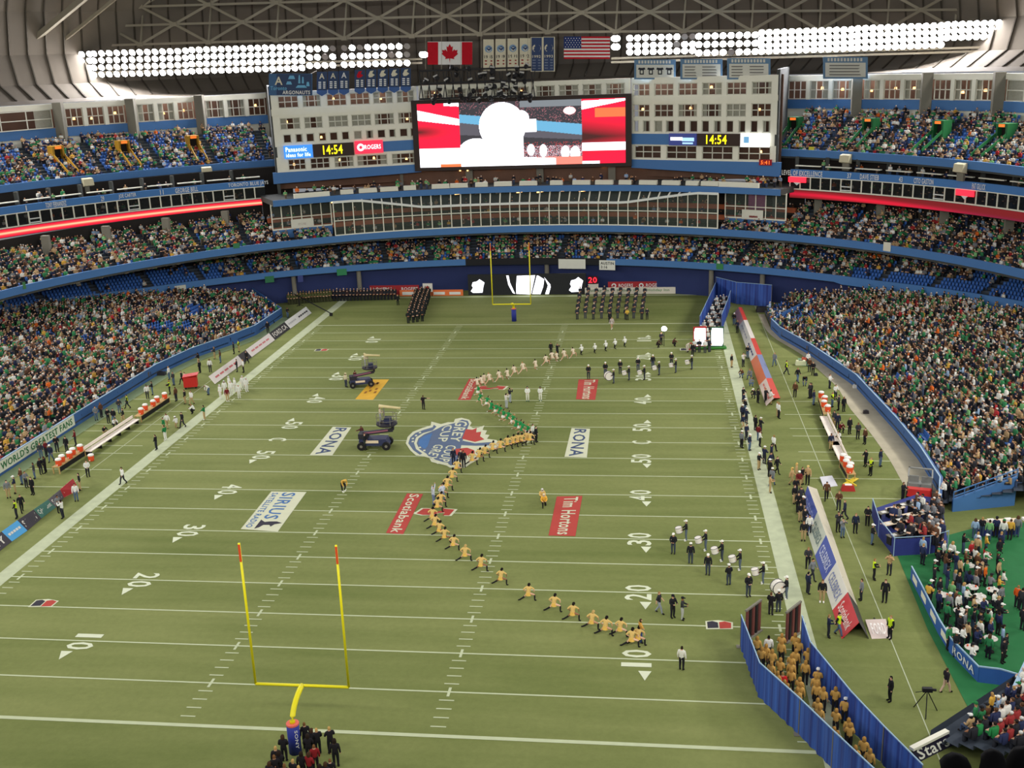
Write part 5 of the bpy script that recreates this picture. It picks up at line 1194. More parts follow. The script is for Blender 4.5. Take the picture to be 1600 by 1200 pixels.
def poly_mesh(name, V, Q):
    me = bpy.data.meshes.new(name); tri = Q[:, 2] == Q[:, 3]
    loops = np.concatenate([Q[tri][:, :3].ravel(), Q[~tri].ravel()]); ln = np.concatenate([np.full(tri.sum(), 3), np.full((~tri).sum(), 4)])
    me.vertices.add(len(V)); me.vertices.foreach_set('co', V.astype(np.float32).ravel()); me.loops.add(len(loops)); me.loops.foreach_set('vertex_index', loops.astype(np.int32))
    me.polygons.add(len(ln)); me.polygons.foreach_set('loop_start', np.concatenate([[0], np.cumsum(ln)[:-1]]).astype(np.int32)); me.update(calc_edges=True); me.validate(); return me
def stuff_people(name, L, label, cat='crowd', stand=1):
    """small far figures joined into one mesh: x, y, z, facing, top, trousers, hat colours"""
    V, Q, role = TS[stand]; VV = []; QQ = []; CC_ = []
    for k, (x, y, z, f_, tc, bc, hc) in enumerate(L):
        c, s = math.cos(f_), math.sin(f_); sc = random.uniform(1.0, 1.08)
        P = np.stack([x+(c*V[:, 0]-s*V[:, 1])*sc, y+(s*V[:, 0]+c*V[:, 1])*sc, z+V[:, 2]*sc*1.02], 1); VV.append(P); QQ.append(Q+k*len(V))
        cols = np.array([lin(random.choice(SKIN)), lin(tc), lin(bc), lin(hc)]); CC_.append(cols[role])
    me = poly_mesh(name, np.concatenate(VV), np.concatenate(QQ)); C = np.concatenate(CC_); col_attr(me, np.c_[C, np.ones(len(C))]); me.materials.append(attr_mat('crowd_clothes'))
    o = bpy.data.objects.new(name, me); COL.objects.link(o); tag(o, label, cat, kind='stuff'); return o
# ------------------------------------------------------------------ people on and beside the field
ORD = ['first', 'second', 'third', 'fourth', 'fifth', 'sixth', 'seventh', 'eighth', 'ninth', 'tenth', 'eleventh', 'twelfth', 'thirteenth', 'fourteenth', 'fifteenth', 'sixteenth', 'seventeenth', 'eighteenth', 'nineteenth', 'twentieth']
def ordw(i):
    if i < 20: return ORD[i]
    t = ('twenty', 'thirty', 'forty', 'fifty')[(i-20)//10]; r = (i-20) % 10
    return t+'-first' if r == 0 else t+'-'+ORD[r]
def ordn(i): return ordw(i) if i < 20 else (('twenty-' if i < 29 else 'thirty-')+ORD[(i-20) % 10] if (i+1) % 10 else ('thirtieth', 'fortieth')[(i-29)//10])
GOLD = (218, 184, 112); BLACK = (34, 33, 36); WHITE = (232, 232, 226); DKGREEN = (26, 110, 62); NAVY = (36, 42, 66); TAN = (196, 150, 96)
gold = [(997, 1007), (987, 1010), (969, 993.5), (946, 992), (925, 982), (895, 969), (866, 955), (826, 938), (783, 913), (752, 892), (727, 876), (709, 859), (695, 847), (687, 837), (680, 827), (676, 815), (684, 799), (689, 791), (692, 777), (699, 766), (707, 752), (714, 738), (738, 726), (749, 720), (758, 714.5), (770, 708), (782, 705.5), (793, 701), (802, 698), (809, 696.5), (815, 695.5), (823, 693), (828, 694)]
for i, (u, v) in enumerate(gold):
    person(F(u, v), math.pi-0.25+random.uniform(-.15, .15), 'lunge2', GOLD, GOLD, BLACK, hair=(28, 22, 20) if i not in (10, 4) else (190, 160, 100), bare=True, long=True, skirt=(226, 184, 92), socks=BLACK, sleeves=False, scale=0.94,
        label='gold cheerleader lunging, %s in the line from the painted 10' % ordn(i), group='gold cheerleaders lunging in line')
green = [(824.5, 680), (816, 679), (812, 675), (806.6, 670), (801, 665.5), (794, 660.5), (787, 656), (780.5, 652), (775, 649), (768, 643), (761, 637), (750, 631), (747.5, 617), (746, 606), (753, 604), (757, 598), (765, 599), (780.5, 595), (793, 591), (804, 587), (817.7, 582), (837, 576), (853.4, 570), (863, 565), (870, 563.5), (882, 562), (896, 558)]
for i, (u, v) in enumerate(green):
    gr = i < 13
    person(F(u, v), (math.pi*0.72 if gr else math.pi*1.2)+random.uniform(-.15, .15), 'lunge2' if i % 3 else 'kneel', (36, 138, 76) if gr else (224, 208, 184), (36, 128, 70) if gr else (214, 190, 160), WHITE, hair=(26, 22, 20) if i % 4 else (170, 130, 80), bare=True, long=True, skirt=((40, 140, 80) if i % 2 else (226, 226, 214)) if gr else (216, 196, 170), detail=False,
        label='green and white cheerleader kneeling, %s in the slanting line from the gold line end' % ordn(i) if gr else 'cream outfitted cheerleader kneeling, %s in the line toward the white jersey kneelers' % ordn(i-13), group='green cheerleaders in line' if gr else 'cream cheerleaders in line')
for i, (u, v) in enumerate(((909, 553.6), (930, 551), (947, 547.5), (961.5, 544), (976.7, 541))):
    person(F(u, v), math.pi*1.15, 'kneel', WHITE, BLACK, BLACK, hat='cap', hatcol=WHITE, detail=False, label='white shirted dark trousered kneeler, %s from the cheerleader line end' % ordw(i), group='white shirted kneelers')
# far drummers: black tops, white caps
M_DRUM = mat('white_drum', (236, 230, 220), 0.5, 0.04, 4); M_RIM = mat('drum_rim', (90, 90, 94), 0.4, 0.1, metal=0.5)
dm = MB(); dm.lathe([(.22, -.18), (.22, .18)], 14); DRUM = dm.mesh('snare_drum', [M_DRUM])
def drum(p, face, big=False, label='', z=0.95, tilt=0.0):
    d = np.array([math.sin(face), -math.cos(face), 0.0]); c = np.array(p)+d*(0.58 if not big else 0.60); c[2] = z
    o = link('bass_drum' if big else 'snare_drum', DRUM, None, loc=c)
    if big: o.rotation_euler = (math.pi/2, 0, face+math.pi/2+0.35); o.scale = (2.3, 2.3, 1.3)
    else: o.rotation_euler = (0.25, 0, face); o.scale = (1.25, 1.25, 1.2)
    for zz in (-.18, .18):
        r = MB(); r.tube([(.225*math.cos(a), .225*math.sin(a), zz) for a in np.linspace(0, 2*math.pi, 15)], .016, 5, cap=False); q = r.build('rim', M_RIM, o)
    tag(o, label, 'drum', None if big else 'snare drums'); return o
fd = [(919.6, 592, 0), (946, 588, 0), (959, 599, 2), (969, 584, 0), (983, 594, 1), (997, 580, 0), (1007, 593.5, 1), (1020, 576, 0), (1030, 586, 1), (1049, 571.5, 0), (1056, 582.5, 1), (1081, 577, 1)]
for i, (u, v, d) in enumerate(fd):
    p = F(u, v); fc = -math.pi/2+random.uniform(-.2, .2) if d else random.uniform(-.4, .4)
    person(p, fc, 'drum' if d else random.choice(('stand', 'clasp')), (38, 38, 42), (70, 76, 96) if i % 3 else (52, 56, 62), (60, 56, 52), hat='cap', hatcol=(240, 238, 230), detail=True,
        label='%s far bandsman in black with white cap%s, counted from the red panel' % (ordw(i), ' and drum' if d else ''), group='far field drum line')
    if d: drum(p, fc, d == 2, 'white %s drum carried by the %s far bandsman' % ('bass' if d == 2 else 'snare', ordw(i)))
nd = [(1072, 845, 1), (1102.5, 860.5, 1), (1128, 877, 1), (1156, 891, 1), (1192, 912, 1), (1228.5, 936, 2), (1052, 865, 0), (1079, 881, 0), (1106, 898, 0), (1138.5, 914.5, 0), (1169, 932, 0), (1216, 956.5, 0)]
for i, (u, v, d) in enumerate(nd):
    p = F(u, v); fc = -math.pi/2+random.uniform(-.15, .15) if d else random.uniform(-.5, .5)+(math.pi if i % 2 else 0)
    person(p, fc, 'drum' if d else random.choice(('stand', 'clasp')), (36, 36, 40), (92, 104, 118) if d and i != 2 else (62, 70, 82), WHITE if d else (46, 44, 44), hat='cap', hatcol=(240, 238, 230),
        label=('near field drummer in white cap, %s in the drum row from the painted 30' % ordw(i)) if d else ('drumless bandsman in black, white cap, %s in row from the painted 30' % ordw(i-6)), group='near field drum line')
    if d: drum(p, fc, d == 2, 'white %s drum carried by the %s near drummer' % ('bass' if d == 2 else 'snare', ordw(i)))
# singles on the field: u, v, pose, face, top, bottom, extra, label
S1 = [
 (1030, 958, 'walk', 1.2, (44, 44, 50), (150, 156, 166), dict(sleeves=False), 'bare armed person in dark vest and pale jeans near painted 20'),
 (1051, 965, 'hold', 0.6, (36, 36, 40), (40, 40, 44), dict(hat='cap', hatcol=(30, 30, 34)), 'person in black with cap holding gear near painted 20'),
 (1066, 968.5, 'hold', 1.4, (52, 54, 56), (176, 178, 172), dict(hat='cap', hatcol=(34, 34, 36)), 'person with dark jacket, pale trousers and camera near painted 20'),
 (1204, 961, 'clasp', 2.6, (34, 32, 36), (40, 38, 44), {}, 'person in black holding a pink item beside the tunnel gate'),
 (1065, 1047, 'stand', 2.8, (228, 226, 214), (34, 34, 40), {}, 'official in white top and dark trousers near painted 10'),
 (537, 768, 'bend', 0.8, (214, 168, 78), (36, 34, 36), dict(hat='helmet', hatcol=(220, 180, 90), shoes=WHITE), 'gold jersey player bending alone near the hash marks'),
 (847, 783, 'kneel', 0.5, GOLD, (40, 36, 34), dict(hat='helmet', hatcol=WHITE), 'white helmeted gold player kneeling behind another near red panel'),
 (850, 791, 'kneel', 0.2, (232, 176, 70), (36, 32, 30), dict(hat='helmet', hatcol=(236, 224, 190)), 'gold player kneeling in front near the red panel'),
 (662, 640, 'point', 2.9, (40, 34, 38), (44, 40, 46), dict(sleeves=False), 'dark clad person pointing an arm near the hash marks'),
 (861, 554, 'stand', 0.5, (36, 38, 40), (38, 40, 44), {}, 'camera crew member in black beside the cream cheerleaders'),
 (871, 557, 'aim', 0.8, (36, 38, 40), (38, 40, 44), {}, 'camera operator in black aiming beside the cream cheerleaders'),
 (824.5, 627, 'clasp', 0.1, (230, 232, 224), (222, 222, 206), dict(shoes=(60, 100, 80), hat='helmet', hatcol=(60, 70, 66)), 'white uniformed player facing goal, on the maple emblem side'),
 (844.5, 626, 'clasp', 0.0, (230, 232, 224), (222, 222, 206), dict(shoes=(60, 100, 80), hat='helmet', hatcol=(60, 70, 66)), 'white uniformed player facing goal, on the red panel side'),
 (791.5, 638, 'aim', 2.4, (210, 206, 196), (170, 176, 178), {}, 'photographer in pale clothes stooping at the green line'),
 (797, 629, 'aim', 2.4, (44, 44, 48), (160, 168, 176), {}, 'photographer in black jacket at the green line'),
 (838, 691, 'stand', 1.2, (28, 28, 32), (30, 30, 34), {}, 'person in long black coat where the two cheer lines meet'),
 (833, 687, 'stand', 1.2, (220, 224, 214), (60, 66, 70), {}, 'person in white where the two cheer lines meet'),
 (709, 726, 'stand', 0.5, (36, 40, 56), (34, 38, 54), {}, 'dark suited man at the red edge of the cup emblem, alone'),
 (721, 729, 'stand', 0.3, (34, 34, 42), (30, 30, 36), dict(vest=(60, 58, 66)), 'dark suited man of the pair near the cup emblem'),
 (725, 730, 'stand', 0.1, (30, 30, 36), (30, 30, 36), {}, 'black suited man of the pair near the cup emblem'),
 (692, 783, 'akimbo', 1.0, (200, 206, 222), (120, 132, 160), {}, 'dancer in silver blue costume near the curled emblem'),
 (678, 789, 'cheer', 1.4, (196, 204, 220), (110, 124, 158), {}, 'baton twirler in silver blue costume near the curled emblem'),
 (1001, 1004, 'point', 1.8, (200, 150, 70), (60, 84, 140), {}, 'flag bearer in gold and blue at the line end near painted 10'),
 (1033, 539, 'hold', 0.4, (40, 38, 44), (36, 36, 42), {}, 'crew member in dark clothes below the bright lamp'),
 (1028, 543, 'crouch', 1.2, (60, 44, 40), (44, 40, 40), {}, 'crew member crouching beside the bright lamp pole'),
 (1053, 541, 'crouch', 1.8, (84, 52, 44), (48, 44, 44), {}, 'crew member crouching between lamp and tunnel panels'),
 (1074, 550, 'bend', 1.0, (226, 214, 200), (210, 200, 190), dict(hat='cap', hatcol=(180, 60, 60)), 'person in white bending near the lit tunnel panels'),
 (1082, 556, 'stand', 0.5, (34, 34, 40), (40, 40, 46), {}, 'person in black standing near the lit tunnel panels'),
 (541, 605, 'stand', 2.6, (200, 190, 160), (60, 66, 80), dict(hat='cap', hatcol=(222, 210, 170)), 'pale shirted man watching the far boom lift'),
 (556, 600, 'stand', 2.6, (86, 40, 36), (44, 52, 40), {}, 'dark red shirted man watching the far boom lift'),
 (1390, 1096, 'stand', -1.4, (30, 30, 32), (32, 32, 34), {}, 'man in black suit alone on the turf by the tunnel curtain'),
 (1477, 1082, 'walk', 2.0, (36, 34, 40), (200, 170, 150), {}, 'woman in dark top walking beside the green carpet'),
]
for u, v, pose, fc, top, bot, ex, lb in S1:
    person(F(u, v), fc, pose, top, bot, label=lb, **ex)
# sideline people: look decides the label
TOPS = [('black', (34, 34, 38)), ('navy', (38, 44, 66)), ('charcoal', (58, 58, 62)), ('grey', (120, 124, 128)), ('white', (226, 226, 220)), ('maroon', (110, 36, 40)), ('tan', (188, 156, 112)), ('green', (36, 116, 66)), ('brown', (92, 62, 44))]
BOTS = [('black', (32, 32, 36)), ('denim', (84, 104, 130)), ('khaki', (176, 152, 110)), ('dark', (44, 46, 54))]
PL = {'stand': 'standing', 'clasp': 'clasping hands', 'walk': 'walking', 'hold': 'holding gear', 'aim': 'filming', 'crouch': 'crouching', 'kneel': 'kneeling', 'akimbo': 'hands on hips', 'bend': 'bending', 'point': 'pointing', 'cheer': 'cheering'}
def side_person(u, v, where, face, top=None, pose=None, cap=None, vest=False, helmet=None, bottom=None, shoes=(32, 30, 30), detail=True):
    tn, tc = random.choice(TOPS[:4]+TOPS[:2]+TOPS) if top is None else next(x for x in TOPS if x[0] == top)
    bn, bc = random.choice(BOTS) if bottom is None else next(x for x in BOTS+[('white', (220, 220, 212)), ('gold', (200, 160, 80))] if x[0] == bottom)
    pose = pose or random.choice(('stand', 'stand', 'clasp', 'walk', 'hold'))
    kw = {}
    lb = '%s top, %s trousers' % (tn, bn)
    if vest: kw['vest'] = (200, 230, 40); lb = 'yellow safety vest over %s' % tn
    if cap: kw['hat'] = 'cap'; kw['hatcol'] = cap; lb += ', %s cap' % ('white' if cap[0] > 200 else 'dark')
    if helmet: kw['hat'] = 'helmet'; kw['hatcol'] = helmet; lb = 'player in %s jersey and helmet' % tn
    lb = '%s, %s, %s' % (lb, PL[pose], where)
    if helmet: lb = '%s %s, %s' % ('player in %s jersey and helmet' % tn, PL[pose], where)
    person(F(u, v), face, pose, tc, bc, shoes, label=lb, group=lb, detail=detail, **kw)
WC = (238, 236, 230)
RF = 'by long right boards'
for u, v, k in ((1143, 574, {}), (1161, 573, dict(pose='aim', top='white')), (1159, 590, dict(pose='crouch')), (1172, 592, dict(pose='kneel', top='grey')), (1173, 604, dict(pose='crouch', top='grey')), (1184, 630, dict(top='black')), (1196, 629, dict(top='black', bottom='black')), (1204, 632, dict(top='white', bottom='khaki')), (1178, 622, dict(pose='crouch', top='black', cap=WC)), (1168, 560, dict(top='black')), (1152, 520, dict(top='navy')), (1147, 508, dict(top='black', cap=WC))): side_person(u, v, RF, random.uniform(-1, 2.5), **k)
RM = 'on right midfield border'
for u, v, k in ((1161, 628, dict(top='black')), (1162, 637, dict(top='navy')), (1164, 647, dict(top='black', cap=WC)), (1160, 657, dict(cap=WC, top='navy')), (1166, 662, dict(cap=WC)), (1161, 672, dict(top='navy')), (1166, 687, dict(top='navy', pose='clasp')), (1158.5, 700, dict(top='grey', cap=WC, bottom='black')), (1171, 704, dict(top='navy', cap=WC)), (1180, 673, dict(top='black')), (1188, 677, dict(top='black', cap=WC)), (1185, 689, dict(top='maroon')), (1187, 698, dict(top='white', bottom='black')), (1194, 725, dict(top='navy', bottom='dark', cap=WC)), (1185.5, 734, dict(top='black', bottom='khaki', cap=WC)), (1208.5, 706, dict(top='white', bottom='black')), (1205, 720, dict(top='navy')), (1204, 734, dict(top='navy')), (1202, 746, dict(cap=WC, top='black')), (1206, 759, dict(top='grey', cap=WC)), (1214, 651, dict(top='white', bottom='khaki')), (1216.5, 654, dict(top='white', bottom='black'))): side_person(u, v, RM, random.uniform(0.5, 2.6), **k)
RG = 'behind blue end board'
for u, v, k in ((1237, 759, dict(top='tan', bottom='khaki', helmet=(216, 180, 100))), (1244, 751, dict(top='tan', helmet=(216, 180, 100), bottom='khaki')), (1253, 757, dict(top='black')), (1261.5, 757, dict(top='tan', bottom='black', cap=(220, 190, 120))), (1248, 764, dict(top='maroon', cap=WC)), (1241, 787, dict(top='black')), (1247, 800, dict(top='black')), (1254, 806, dict(top='black', cap=WC)), (1243, 775, dict(top='black')), (1251, 790, dict(top='charcoal')), (1250, 815, dict(top='black')), (1257, 825, dict(top='black'))): side_person(u, v, RG, random.uniform(-0.5, 1.5), **k)
RN = 'before right sloping boards'
for u, v, k in ((1255, 845, dict(top='black', bottom='khaki')), (1264, 836, dict(top='white', bottom='dark')), (1262, 888, dict(top='charcoal')), (1269, 906, dict(top='grey', bottom='dark')), (1262, 928, dict(top='navy', bottom='dark')), (1284, 941, dict(top='black', bottom='khaki', shoes=WHITE)), (1294, 996, dict(top='navy', bottom='dark')), (1310, 993, dict(top='black', vest=True)), (1214, 740, dict(top='black')), (1203, 770, dict(top='tan'))): side_person(u, v, RN, random.uniform(-0.5, 2.0), **k)
RO = 'behind right sloping boards'
for u, v, k in ((1291, 781, dict(top='brown', bottom='black')), (1310, 797, dict(top='brown', bottom='dark')), (1319, 811, dict(top='navy', bottom='dark')), (1336, 833, dict(top='navy', bottom='black', pose='stand')), (1309, 831, dict(top='charcoal', pose='aim')), (1316, 840, dict(top='grey', bottom='denim', pose='aim')), (1355, 821, dict(top='black', pose='clasp')), (1362, 851, dict(top='black', bottom='denim', cap=WC)), (1365, 906, dict(top='black', vest=True, bottom='black')), (1389, 898, dict(top='tan', bottom='dark', pose='aim')), (1345, 938, dict(top='grey', bottom='dark')), (1382, 941, dict(top='black', bottom='black', pose='stand')), (1390, 998, dict(top='black', vest=True, bottom='black')), (1410, 783, dict(top='black', bottom='black'))): side_person(u, v, RO, random.uniform(-1.5, 1.5), **k)
RB = 'around right benches'
for u, v, k in ((1267, 622, dict(top='black', bottom='black')), (1271, 633, dict(top='navy')), (1296, 607, dict(top='white', bottom='dark')), (1300, 636, dict(top='black', vest=True)), (1305, 624, dict(top='white', bottom='dark')), (1318, 643, dict(top='black', bottom='black')), (1310, 641, dict(top='charcoal')), (1327, 678, dict(top='black', bottom='black')), (1340, 686, dict(top='charcoal', bottom='black', pose='clasp')), (1351, 694, dict(top='brown', bottom='black')), (1352, 729, dict(top='black', bottom='black')), (1360, 743, dict(top='black', vest=True, bottom='black')), (1375, 729, dict(top='navy', bottom='denim')), (1298, 703, dict(top='navy', bottom='khaki')), (1303, 666, dict(top='charcoal')), (1308, 671, dict(top='navy')), (1314, 676, dict(top='maroon', pose='crouch')), (1310, 690, dict(top='white', pose='crouch')), (1210, 572, dict(top='grey', bottom='denim')), (1228.5, 585, dict(top='black', vest=True, bottom='dark')), (1246, 597, dict(top='black')), (1257, 603, dict(top='black', pose='bend')), (1242, 620, dict(top='brown', bottom='black')), (1265, 622, dict(top='charcoal')), (1264.5, 581, dict(top='brown', bottom='dark')), (1270, 586, dict(top='black', bottom='black')), (1262, 572, dict(top='white', bottom='dark'))): side_person(u, v, RB, random.uniform(-1.5, 1.5), **k)
LA = 'around left benches'
for u, v, k in ((119, 696, dict(top='maroon', bottom='dark')), (105, 706, dict(top='black', bottom='dark')), (90, 706, dict(top='black')), (81, 721, dict(top='navy', cap=WC)), (73, 713, dict(top='maroon')), (65, 716, dict(top='charcoal')), (65, 741, dict(top='black')), (72, 739, dict(top='black', pose='hold')), (55, 748, dict(top='charcoal', bottom='denim')), (42, 762, dict(top='grey', bottom='dark')), (35, 757, dict(top='brown')), (52, 773, dict(top='black', bottom='black', pose='stand')), (25, 771, dict(top='navy', cap=WC)), (14, 778, dict(top='grey', bottom='khaki')), (27, 810, dict(top='black', vest=True, bottom='dark')), (35, 800, dict(top='black')), (126, 766, dict(top='black')), (120, 783, dict(top='white', bottom='denim')), (138, 745, dict(top='white', bottom='black')), (99, 810, dict(top='white', bottom='maroon' if False else 'dark', pose='aim')), (93, 801, dict(top='grey')), (193, 756, dict(top='white', bottom='dark', pose='walk')), (151, 657, dict(top='grey')), (159, 652, dict(top='brown')), (170, 661, dict(top='black')), (179, 662, dict(top='black')), (164, 680, dict(top='black', pose='crouch')), (187.5, 646, dict(top='charcoal')), (194, 661, dict(top='black')), (200, 638, dict(top='black', vest=True)), (231, 623, dict(top='white', bottom='dark')), (239, 617, dict(top='black')), (180, 668, dict(top='white', pose='crouch'))): side_person(u, v, LA, random.uniform(-1.5, 1.5), **k)
LB = 'on left sideline border'
for u, v, k in ((245, 703, dict(top='black', bottom='dark', pose='clasp')), (259, 688, dict(top='green', bottom='white', shoes=WHITE)), (257, 676, dict(top='green')), (262, 669, dict(top='white')), (276, 667, dict(top='white', bottom='khaki', pose='kneel', cap=WC)), (286, 668, dict(top='black', bottom='dark')), (302, 646, dict(top='white', pose='crouch')), (320, 656, dict(top='green', bottom='khaki', shoes=WHITE))): side_person(u, v, LB, random.uniform(-2.5, -0.5), **k)
LC = 'by far left boards'
for u, v, k in ((311, 571, dict(top='black')), (313, 583, dict(top='black')), (345, 567, dict(top='brown')), (366, 553, dict(top='black', bottom='black')), (374, 550, dict(top='black', vest=True)), (386, 568, dict(top='black', bottom='black')), (272, 602, dict(top='charcoal')), (265, 593, dict(top='white')), (285, 600, dict(top='black')), (290, 602, dict(top='white', bottom='dark')), (266, 616, dict(top='black', vest=True)), (276, 627, dict(top='brown', bottom='dark')), (290, 631, dict(top='black')), (300, 632, dict(top='white', bottom='khaki')), (326, 617, dict(top='white', pose='bend')), (329, 581, dict(top='white', bottom='dark')), (371, 581, dict(top='black')), (381, 582, dict(top='white')), (336, 561, dict(top='charcoal')), (426, 505, dict(top='black')), (450, 497, dict(top='black')), (419, 520, dict(top='black'))): side_person(u, v, LC, random.uniform(-2, 1.0), **k)
LP_ = 'in left sideline huddle'
for u, v, k in ((345, 623, {}), (352, 617, {}), (362, 617, {}), (368, 612, {}), (374, 622, {}), (380, 608, {}), (386, 612, {}), (359, 609, {})): side_person(u, v, LP_, random.uniform(-1, 1), top='white', bottom='white', helmet=(206, 212, 214), shoes=(220, 220, 214), pose='stand', **k)
side_person(356, 627, 'before the white huddle', 0.5, top='maroon', bottom='khaki', shoes=WHITE)
# choir behind the near goal post
heads = [(441, 1150), (430, 1168), (435, 1177), (428, 1182), (420, 1191), (457, 1188), (470, 1177), (475, 1130), (486, 1139), (494, 1139), (480, 1149), (490, 1164), (482, 1179), (514, 1138), (522, 1158), (515, 1186), (508, 1193), (466, 1197), (499, 1196), (444, 1196)]
for i, (u, v) in enumerate(heads):
    p = G(u, v, 1.68)
    person((p[0], p[1], 0), math.pi+random.uniform(-.7, .7), random.choice(('clasp', 'stand', 'hold')), (36, 34, 38) if i not in (11, 12) else (140, 36, 40), (32, 32, 36), hair=[(70, 48, 32), (196, 158, 96), (40, 30, 24), (120, 84, 50)][i % 4], long=i % 2 == 0,
        label='singer in %s with %s hair behind the near goal post' % ('red' if i in (11, 12) else 'black', ('brown', 'blond', 'dark', 'chestnut')[i % 4]), group='singers behind the goal post, '+('red ' if i in (11, 12) else 'black ')+('brown', 'blond', 'dark', 'chestnut')[i % 4])
# gold players waiting between the blue curtains
T_ = [(350, 330), (440, 330), (350, 375), (465, 365), (215, 420), (285, 440), (445, 435), (525, 430), (340, 500), (415, 470), (415, 515), (415, 565), (510, 510), (592, 565), (578, 605), (470, 625), (475, 660), (455, 700), (585, 660), (630, 690), (710, 695), (775, 765), (590, 770), (604, 822), (715, 833), (798, 895), (806, 930), (900, 1035), (940, 1110), (700, 955), (722, 985), (842, 1092), (185, 352), (245, 398), (280, 522), (322, 585), (368, 645), (388, 672)]
for i, (x, y) in enumerate(T_):
    p = G(1140+x/4.287, 920+y/4.287, 1.42)
    person((p[0], p[1], 0), math.pi-0.35+random.uniform(-.25, .25), random.choice(('stand', 'stand', 'clasp')), (198, 156, 84), (40, 38, 42), (36, 34, 34), hat='helmet' if i not in (13, 21) else 'cap', hatcol=(164, 124, 62) if i not in (13, 21) else WHITE, sleeves=i % 2 == 0, scale=1.0,
        label='gold player between blue curtains, %s from the tunnel mouth' % ordn(i), group='gold players in the tunnel')
p = G(1140+262/4.287, 920+345/4.287, 1.42); person((p[0], p[1], 0), math.pi, 'stand', (222, 222, 216), (60, 62, 66), label='coach in white shirt among the gold players')
p = G(1140+355/4.287, 920+590/4.287, 1.42); person((p[0], p[1], 0), math.pi, 'stand', (190, 40, 44), (50, 44, 46), label='person in red top among the gold players')
# white helmeted players in the far tunnel, marchers and pipe band: too many and small to be single objects
L1 = []
for j in range(11):
    for i in range(4):
        f_ = j/10; L1.append((*F(1097+30*f_+(i-1.5)*(7.5-2.6*f_)+random.uniform(-1.2, 1.2), 550-71*f_+random.uniform(-1.2, 1.2)), random.uniform(-.5, .5)+0.3, (40, 44, 52) if (i+j) % 2 else (214, 218, 212), (60, 64, 66), (236, 240, 236)))
stuff_people('player_crowd', L1, 'white helmeted players packed between the far blue curtains')
stuff_people('marching_column', [(*F(638+7.0*i+13*(j/12)+1.2*random.random(), 505-40*(j/12)**0.9-1.0*i), .3, (34, 38, 38), (30, 34, 34), (70, 70, 64)) for j in range(13) for i in range(4)], 'column of uniformed marchers in black by the far goal line')
stuff_people('soldier_rank', [(*F(452+4.6*i, 476-0.35*i-3.2*j), 0., (80, 84, 50), (64, 66, 44), (92, 88, 56)) for i in range(15) for j in range(2)], 'rank of olive uniformed soldiers along the far end line')
stuff_people('bandsman_rank', [(*F(522+5.3*i, 470.5-0.12*i-3.0*j), 0., random.choice(((36, 38, 44), (36, 38, 44), (60, 44, 44))), (36, 38, 42), (206, 196, 186) if i % 2 else (60, 58, 58)) for i in range(19) for j in range(2)], 'rank of dark uniformed bandsmen along the far end line')
L2 = []
for c in range(9):
    for r in range(5): L2.append((*F(902+12.6*c+1.2*r, 499-8.6*r-(1.5 if c % 2 else 0)), .1, (48, 50, 58), (70, 72, 78) if c % 2 else (48, 50, 54), (44, 44, 48) if (r+c) % 3 else (196, 190, 180)))
stuff_people('pipe_band', L2, 'block of pipe band members in kilts by the far goal line')
person(F(622, 477), .2, 'stand', (34, 38, 38), (30, 34, 34), label='drum major in black standing left of the marching column')
for u, v, k in ((1000, 497, 'first'), (1011, 496, 'second')):
    person(F(u-20 if k == 'first' else u, v+3), 0.1, 'hold', (226, 190, 80) if k == 'first' else (50, 52, 58), (44, 46, 52), label='horn player %s in the front row of the pipe band' % ('in yellow' if k == 'first' else 'in black'))
person(F(956, 514), 0.2, 'walk', (190, 176, 170), (110, 104, 106), WHITE, skirt=(200, 190, 184), bare=True, label='drum major in pale coat leading the pipe band')
person(F(953, 505), 0.2, 'stand', (40, 42, 48), (36, 38, 42), WHITE, label='bandsman in black just behind the drum major')
# ------------------------------------------------------------------ goal posts, boards, benches, machines, tunnels, patio
M_POST2 = mat('yellow_post', (238, 226, 30), 0.45, 0.04, 1.0); M_PAD = mat('blue_post_pad', (40, 52, 140), 0.6, 0.08, 2.0); M_PADT = mat('coral_pad_rim', (230, 110, 96), 0.6, 0.05, 2.0); M_RIBN = mat('orange_ribbon', (220, 80, 36), 0.7, 0.05, 2.0)
def goal_post(y, back, label, txt):
    o = empty('goal_post', (0, y+back*2.1, 0)); tag(o, label, 'goal post')
    b = -back*2.1; hw = 18.5/3*YD/2
    MB().tube([(0, 0, 0), (0, 0, 1.85)], 0.36, 14).build('pad', M_PAD, o, True)
    MB().tube([(0, 0, 1.85), (0, 0, 1.95)], 0.37, 14).build('pad_rim', M_PADT, o)
    g = [(0, 0, 1.9)]+[(0, b*(1-math.cos(t)), 1.9+1.15*math.sin(t)) for t in np.linspace(0.15, math.pi/2, 8)]
    MB().tube(g, 0.16, 12).build('gooseneck', M_POST2, o, True)
    MB().tube([(-hw, b, 3.05), (hw, b, 3.05)], 0.09, 10).build('crossbar', M_POST2, o, True)
    for s in (-1, 1):
        up = MB().tube([(s*hw, b, 3.05), (s*hw, b, 12.1)], 0.075, 10).build('upright', M_POST2, o, True)
        MB().box(s*hw-0.03, s*hw+0.09, b-0.13, b-0.08, 11.0, 12.05).build('wind_ribbon', M_RIBN, up)
    if txt: 
        c = np.array([0.0, -0.37, 0]); lettering(txt, [(-0.16, -0.37, 1.7), (-0.16, -0.37, 0.3), (0.14, -0.37, 0.3), (0.14, -0.37, 1.7)][::1] if False else [(0.2, -0.385, 1.7), (0.2, -0.385, 0.5), (0.36, -0.30, 0.5), (0.36, -0.30, 1.7)], M_WHITE, o, 'lettering', 0.03)
    return o
goal_post(0.0, -1, 'tall yellow goal post with blue pad beside the singers', 'SONY')
goal_post(110*YD, 1, 'yellow goal post with blue pad before the black scoreboard', None)

